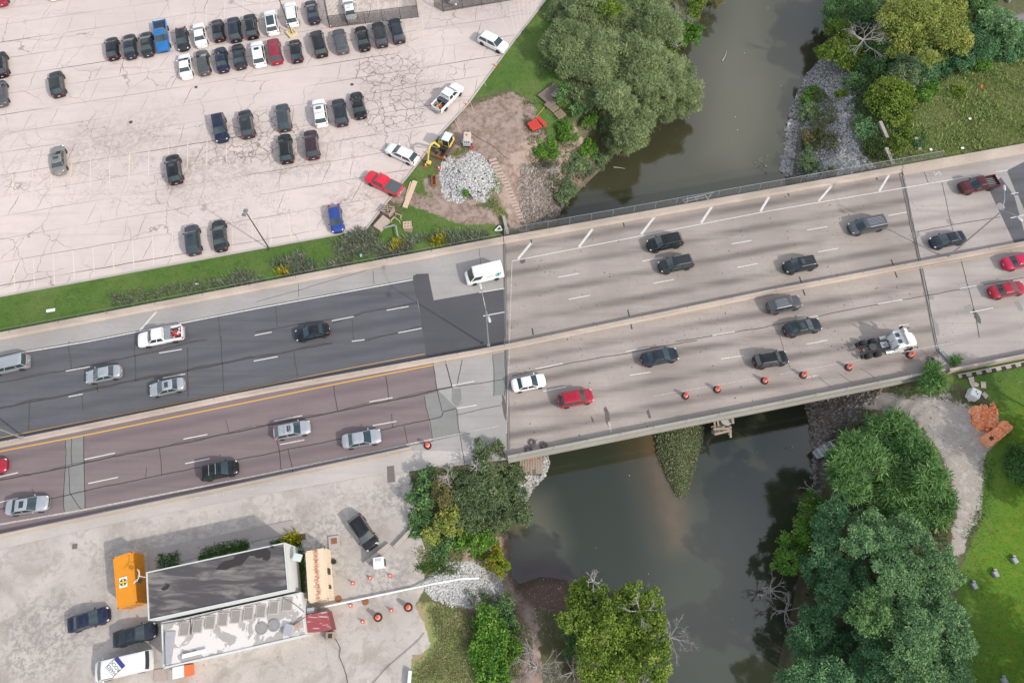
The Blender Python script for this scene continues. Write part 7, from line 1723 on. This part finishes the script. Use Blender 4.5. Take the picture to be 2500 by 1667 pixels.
# ------------------------------------------------------------------ ground cover and stones (nobody could count them)
def sample(polys,n,seed,soft=0):
    rg=np.random.default_rng(seed); P=[np.array(p,float) for p in polys]; out=[]
    A=[abs(np.sum(p[:,0]*np.roll(p[:,1],1)-p[:,1]*np.roll(p[:,0],1)))/2 for p in P]
    for p,a in zip(P,A):
        k=int(n*a/sum(A)); x0,y0=p.min(0); x1,y1=p.max(0); x=rg.uniform(x0,x1,k*3+20); y=rg.uniform(y0,y1,k*3+20); i=inpoly(x,y,p); out.append(np.stack([x[i],y[i]],1)[:k])
    return np.concatenate(out),rg
def tufts(name,polys,n,h,wd,cols,seed,label,cat,blades=5,spread=.12,lean=.5,zmin=-7.3,kind='stuff',patch=None):
    p,rg=sample(polys,n,seed); X,Y,Zq=GT(p[:,0],p[:,1]); k=Zq>zmin
    if patch: 
        nz=np.sin(X*patch+1.3*np.sin(Y*patch*.7))+np.sin(Y*patch*1.2+X*.4); k&=(nz+rg.uniform(-.8,.8,len(X)))>0
    X,Y,Zq=X[k],Y[k],Zq[k]; m_=len(X); 
    bx=np.repeat(np.stack([X,Y,Zq-.03],1),blades,0)+np.concatenate([rg.normal(0,spread,(m_*blades,2)),np.zeros((m_*blades,1))],1)
    a=rg.uniform(0,2*math.pi,m_*blades); tl=lean*rg.uniform(.3,1.4,m_*blades); hh=h*rg.uniform(.5,1.3,m_*blades)*np.repeat(rg.uniform(.6,1.3,m_),blades)
    d=np.stack([np.cos(a)*tl,np.sin(a)*tl,np.ones_like(a)],1); d/=np.linalg.norm(d,axis=1)[:,None]
    s=np.stack([-np.sin(a),np.cos(a),np.zeros_like(a)],1)*wd; 
    V=np.stack([bx-s/2,bx+d*hh[:,None]*.55+s*.6,bx+d*hh[:,None],bx+d*hh[:,None]*.55-s*.6],1).reshape(-1,3)
    tt=np.repeat(np.clip(np.repeat(rg.normal(.45,.25,m_),blades)+rg.normal(0,.12,m_*blades),0,1),4)
    o=npmesh(name,V,np.arange(len(V)).reshape(-1,4),leaf_mat('leaf_'+name+str(seed),*cols),attrs={'tint':tt}); tag(o,label,cat,kind=kind); return o
GREY=((.11,.13,.09),(.21,.23,.16),(.32,.32,.24)); GRN=((.05,.12,.025),(.11,.21,.045),(.19,.28,.07)); MED=((.15,.20,.05),(.27,.33,.11),(.42,.34,.19)); BRT=((.07,.17,.015),(.14,.27,.03),(.24,.30,.04))
tufts('tall_weeds',[[(520,690),(650,650),(750,612),(850,588),(900,560),(985,580),(1100,565),(1215,560),(1225,580),(1100,600),(800,655),(560,706)],[(860,560),(985,590),(960,620),(880,640),(840,600)]],1700,.8,.08,GREY,11,'grey green tall weeds along the fence at the end of the grass strip','weeds',blades=9,spread=.22,lean=1.3,patch=.8)
tufts('tall_weeds',[[(270,720),(520,680),(540,700),(270,752)]],420,.45,.06,GREY,12,'low olive weeds along the fence in the grass strip','weeds',blades=6,lean=.8)
tufts('meadow_scrub',[[(2150,400),(2180,300),(2240,240),(2330,180),(2420,160),(2520,130),(2560,330),(2500,345),(2300,380)]],1500,.55,.16,((.14,.21,.05),(.25,.32,.09),(.38,.38,.15)),27,'patches of taller leafy plants in the wild meadow','meadow',blades=9,spread=.3,lean=1.4,patch=.55)
tufts('weed_flowers',[[(1055,590),(1085,575),(1080,598),(1058,603)],[(680,660),(710,655),(705,670),(680,672)],[(950,600),(985,580),(990,600),(955,620)]],110,.9,.09,((.25,.25,.02),(.5,.42,.03),(.6,.5,.05)),13,'yellow flowers among the tall weeds','flowers',blades=6,spread=.25)
tufts('grass',[[(0,740),(620,612),(900,560),(985,580),(780,640),(500,700),(0,800)]],9000,.16,.035,GRN,14,'green grass of the strip between car park and highway','grass',blades=4,spread=.16)
tufts('grass',[[(1335,0),(1085,300),(1200,240),(1290,240),(1330,320),(1390,320),(1370,200),(1370,0)],[(1010,415),(1050,400),(1072,440),(1060,500),(985,520),(960,480)],[(960,500),(1150,545),(1080,570),(980,560)]],5000,.16,.035,GRN,15,'green grass around the construction corner','grass',blades=4,spread=.16)
tufts('meadow_plants',[[(2150,400),(2180,300),(2240,240),(2330,180),(2420,160),(2520,130),(2560,330),(2500,345),(2300,380)]],15000,.38,.06,MED,16,'wild mixed meadow plants north east of the bridge','meadow',blades=5,spread=.25,lean=1.8)
tufts('meadow_plants',[[(1035,1475),(1075,1470),(1160,1500),(1200,1667),(1008,1667),(1012,1625),(1050,1605),(1065,1560),(1050,1520)],[(1130,1440),(1240,1460),(1300,1560),(1260,1667),(1160,1600)],[(1010,1340),(1130,1330),(1120,1400),(1030,1400)]],5200,.32,.07,((.15,.17,.07),(.27,.28,.12),(.42,.34,.21)),17,'brownish weeds between the yard and the trees at the bottom','weeds',blades=5,spread=.25,lean=1.6)
tufts('lawn_grass',[[(2340,1400),(2400,1180),(2440,1080),(2430,960),(2330,905),(2520,870),(2560,1700),(2330,1700)],[(2225,930),(2340,905),(2350,940),(2290,965)]],12000,.14,.035,BRT,18,'bright green lawn grass','grass',blades=4,spread=.18)
tufts('undergrowth',[[(1275,250),(1400,250),(1480,400),(1370,500),(1300,420)],[(1340,400),(1480,400),(1370,530),(1330,520)]],5000,.35,.08,((.08,.13,.05),(.14,.19,.08),(.26,.23,.16)),19,'mixed undergrowth on the north west river bank','undergrowth',blades=5,spread=.2,lean=.9,patch=.9)
tufts('undergrowth',[[(2030,1040),(2150,1020),(2250,1080),(2310,1200),(2310,1420),(2300,1667),(1960,1667),(1980,1300)]],5000,.5,.1,((.04,.08,.03),(.09,.15,.05),(.16,.2,.08)),20,'dark undergrowth beneath the south east trees','undergrowth',blades=5,spread=.25,lean=.9,patch=.9)
tufts('undergrowth',[[(2090,120),(2420,120),(2240,240),(2180,400),(2110,380),(2080,220)]],6000,.5,.1,((.05,.09,.03),(.11,.17,.05),(.18,.24,.08)),21,'dark undergrowth beneath the north east trees','undergrowth',blades=5,spread=.25,lean=.9)
tufts('island_scrub',[[(1608,1035),(1712,1030),(1712,1075),(1696,1130),(1676,1200),(1663,1215),(1650,1200),(1625,1150),(1606,1100)]],2700,.32,.12,((.18,.22,.10),(.34,.38,.20),(.48,.47,.32)),22,'low green scrub covering the small river island','scrub',blades=6,spread=.14,lean=.9,zmin=-7.45)
tufts('yard_weeds',[[(388,1355),(440,1350),(438,1385),(388,1390)],[(490,1345),(545,1325),(608,1318),(606,1340),(490,1366)],[(660,1325),(720,1315),(735,1330),(700,1345)],[(728,1340),(742,1345),(742,1450),(730,1440)],[(1010,1385),(1060,1370),(1130,1400),(1050,1400)]],1500,.4,.07,GRN,23,'green weeds around the dark roofed building','weeds',blades=6,spread=.15,lean=.8)
tufts('yellow_flower_bush',[[(703,1312),(722,1306),(732,1320),(715,1330),(702,1325)]],60,.8,.12,((.2,.25,.02),(.5,.45,.03),(.65,.5,.04)),24,'bush with bright yellow flowers at the corner of the dark roofed building','flowers',blades=8,spread=.25)
tufts('lush_bank',[[(2330,100),(2480,100),(2480,150),(2330,160)]],1200,.6,.1,GRN,25,'green undergrowth at the top of the meadow','undergrowth',blades=5)
def rocks(name,polys,n,r0,r1,cols,seed,label,cat,pile=None,zmin=-9):
    p,rg=sample(polys,n,seed); X,Y,Zq=GT(p[:,0],p[:,1]); k=Zq>zmin; X,Y,Zq=X[k],Y[k],Zq[k]; m_=len(X)
    if pile:
        cx,cy,pr_,ph=pile; C=G(cx,cy); d=np.hypot(X-C[0],Y-C[1])/pr_; Zq=Zq+np.clip(1-d*d,0,1)*ph
    base=np.array([(1,0,0),(.3,.95,0),(-.8,.6,0),(-.8,-.6,0),(.3,-.95,0),(.15,.1,.75),(0,0,-.6),(.6,.5,.45),(-.5,.3,.5),(-.2,-.6,.45)])
    faces=np.array([(0,1,7),(7,1,8),(1,2,8),(2,3,9),(8,2,9),(3,4,9),(4,0,9),(0,7,9),(7,8,5),(8,9,5),(9,7,5),(0,6,1),(1,6,2),(2,6,3),(3,6,4),(4,6,0)])
    s=(r0+(r1-r0)*rg.uniform(0,1,m_)**2.2); a=rg.uniform(0,6.28,m_)
    V=base[None]*rg.uniform(.75,1.25,(m_,10,3)); V=V*(s[:,None,None]*rg.uniform(.7,1.3,(m_,1,3)))
    x=V[:,:,0]*np.cos(a)[:,None]-V[:,:,1]*np.sin(a)[:,None]; y=V[:,:,0]*np.sin(a)[:,None]+V[:,:,1]*np.cos(a)[:,None]
    V=np.stack([x+X[:,None],y+Y[:,None],V[:,:,2]+Zq[:,None]+s[:,None]*.25],-1).reshape(-1,3)
    Fq=(faces[None]+np.arange(m_)[:,None,None]*10).reshape(-1,3); tt=np.repeat(rg.uniform(0,1,m_),10)
    nm='stone_'+name+str(seed); t=NT(nm); kk=t.attr('tint'); m2=t.done(t.mix(t.m('MULTIPLY',t.noise(3,4),.35),t.mix(kk,*cols),sc3(cols[0],.6)),.9,.2)
    o=npmesh(name,V,Fq,m2,attrs={'tint':tt},k=3); tag(o,label,cat,kind='stuff'); return o
WH=((.33,.33,.325),(.70,.69,.67)); GR=((.27,.265,.26),(.60,.59,.565)); BR=((.16,.125,.105),(.44,.38,.345))
rocks('gravel_heap',[[(1080,385),(1095,378),(1120,392),(1148,368),(1172,376),(1196,402),(1216,430),(1222,468),(1196,478),(1188,496),(1160,490),(1146,474),(1128,497),(1098,492),(1080,480),(1073,430)]],6200,.04,.2,WH,31,'heap of white angular stone beside the excavator','stone heap',pile=(1145,435,3.8,.7))
tufts('heap_weeds',[[(1165,400),(1215,430),(1222,470),(1190,480),(1180,430)],[(1100,370),(1140,360),(1150,372),(1110,385)],[(1205,480),(1240,530),(1225,545),(1190,500)]],700,.35,.07,MED,26,'thin weeds growing through the edge of the white stone heap','weeds',blades=5,spread=.2,lean=1.2)
tree('bush','bright',[(1128,458,9),(1122,470,7),(1136,472,6)],1.0,'single green weed growing in the white stone heap','bush',dens=2)
rocks('riprap',[[(1025,1430),(1060,1395),(1100,1372),(1150,1368),(1195,1395),(1222,1405),(1230,1450),(1215,1475),(1170,1487),(1100,1480),(1060,1465)]],6500,.07,.2,((.38,.38,.37),(.64,.635,.62)),32,'bed of white riprap stones at the river bank below the yard','riprap')
rocks('riprap',[[(2010,140),(2110,190),(2105,240),(2060,300),(2100,370),(2140,412),(1990,430),(2060,360),(2040,250),(2000,225),(1960,260),(1945,330),(1935,430),(1905,430),(1920,330),(1925,270),(1970,180)]],7000,.07,.22,GR,33,'grey riprap stones on the bank north east of the bridge','riprap')
rocks('riprap',[[(1995,405),(2060,372),(2100,400),(2080,425),(1960,436)]],1100,.10,.22,WH,34,'patch of white riprap in the sun beside the bridge parapet','riprap')
rocks('rubble',[[(1270,410),(1330,405),(1372,440),(1375,520),(1340,540),(1280,545),(1262,470)]],2600,.08,.26,BR,35,'brown broken rubble on the west bank against the bridge','rubble')
rocks('rubble',[[(1960,965),(2060,945),(2160,930),(2140,985),(2050,1000),(2040,1050),(2000,1100),(1985,1250),(1965,1250),(1985,1100)]],3400,.08,.26,BR,36,'brown broken rubble on the east bank below the bridge','rubble')
rocks('riprap',[[(1330,1105),(1342,1130),(1325,1170),(1300,1190),(1290,1215),(1265,1240),(1258,1200),(1262,1160),(1322,1160),(1322,1110)]],900,.12,.3,GR,37,'grey stones at the waterline beside the plank pile','riprap')
rocks('pebbles',[[(2180,960),(2420,1000),(2420,1120),(2350,1340),(2330,1180),(2150,1000)]],2600,.03,.09,((.25,.23,.22),(.6,.57,.54)),38,'loose pebbles on the gravel path','pebbles')
rocks('pebbles',[[(1240,1390),(1400,1420),(1400,1540),(1330,1560),(1260,1480)],[(1280,250),(1190,300),(1250,420),(1040,480),(1130,540),(1230,500),(1230,380)]],1800,.03,.1,((.15,.12,.1),(.5,.46,.42)),39,'scattered small stones on the bare soil','pebbles')
rocks('pebbles',[[(340,1600),(780,1560),(1000,1560),(990,1667),(340,1667)],[(760,1400),(1000,1400),(1000,1500),(780,1540)]],420,.04,.11,((.3,.28,.26),(.65,.62,.6)),40,'scattered small stones on the yard','pebbles')
rocks('rubble',[[(1925,290),(1935,280),(1925,330),(1915,340)],[(1912,345),(1930,340),(1930,420),(1905,420)]],60,.25,.6,GR,41,'large blocks at the waterline north of the bridge','rubble')

o=rocks('safety_net_lumps',[[(2372,1000),(2395,990),(2425,985),(2435,1005),(2432,1035),(2410,1052),(2385,1048),(2368,1025)]],420,.12,.3,((.80,.20,.06),(.92,.50,.30)),51,'','netting',pile=(2402,1022,1.7,.75))
hp=[x for x in col.objects if x.name=='safety_net_heap'][0]; o.parent=hp
for k in ('kind','category','label'):
    if k in o: del o[k]

rocks('riprap',[[(1995,215),(2060,225),(2075,300),(2092,385),(2065,428),(1985,432),(1960,400),(1955,280)]],3800,.06,.2,((.24,.235,.23),(.52,.51,.49)),52,'grey stones between the shrubs in the middle of the riprap bank','riprap')
tufts('bank_scrub',[[(1965,215),(2025,215),(2045,300),(2040,430),(1965,430),(1955,300)]],1500,.5,.11,((.12,.15,.06),(.24,.27,.12),(.36,.31,.2)),53,'low scrub growing through the riprap','scrub',blades=7,spread=.2,lean=1.2,patch=.9)
tufts('path_weeds',[[(2170,950),(2310,945),(2445,1000),(2430,1020),(2300,975),(2200,975)],[(2395,1120),(2430,1120),(2410,1260),(2360,1320),(2350,1300),(2395,1230)]],700,.25,.07,GRN,54,'weeds along the ragged edge of the gravel path','weeds',blades=5,spread=.2,lean=1.2)
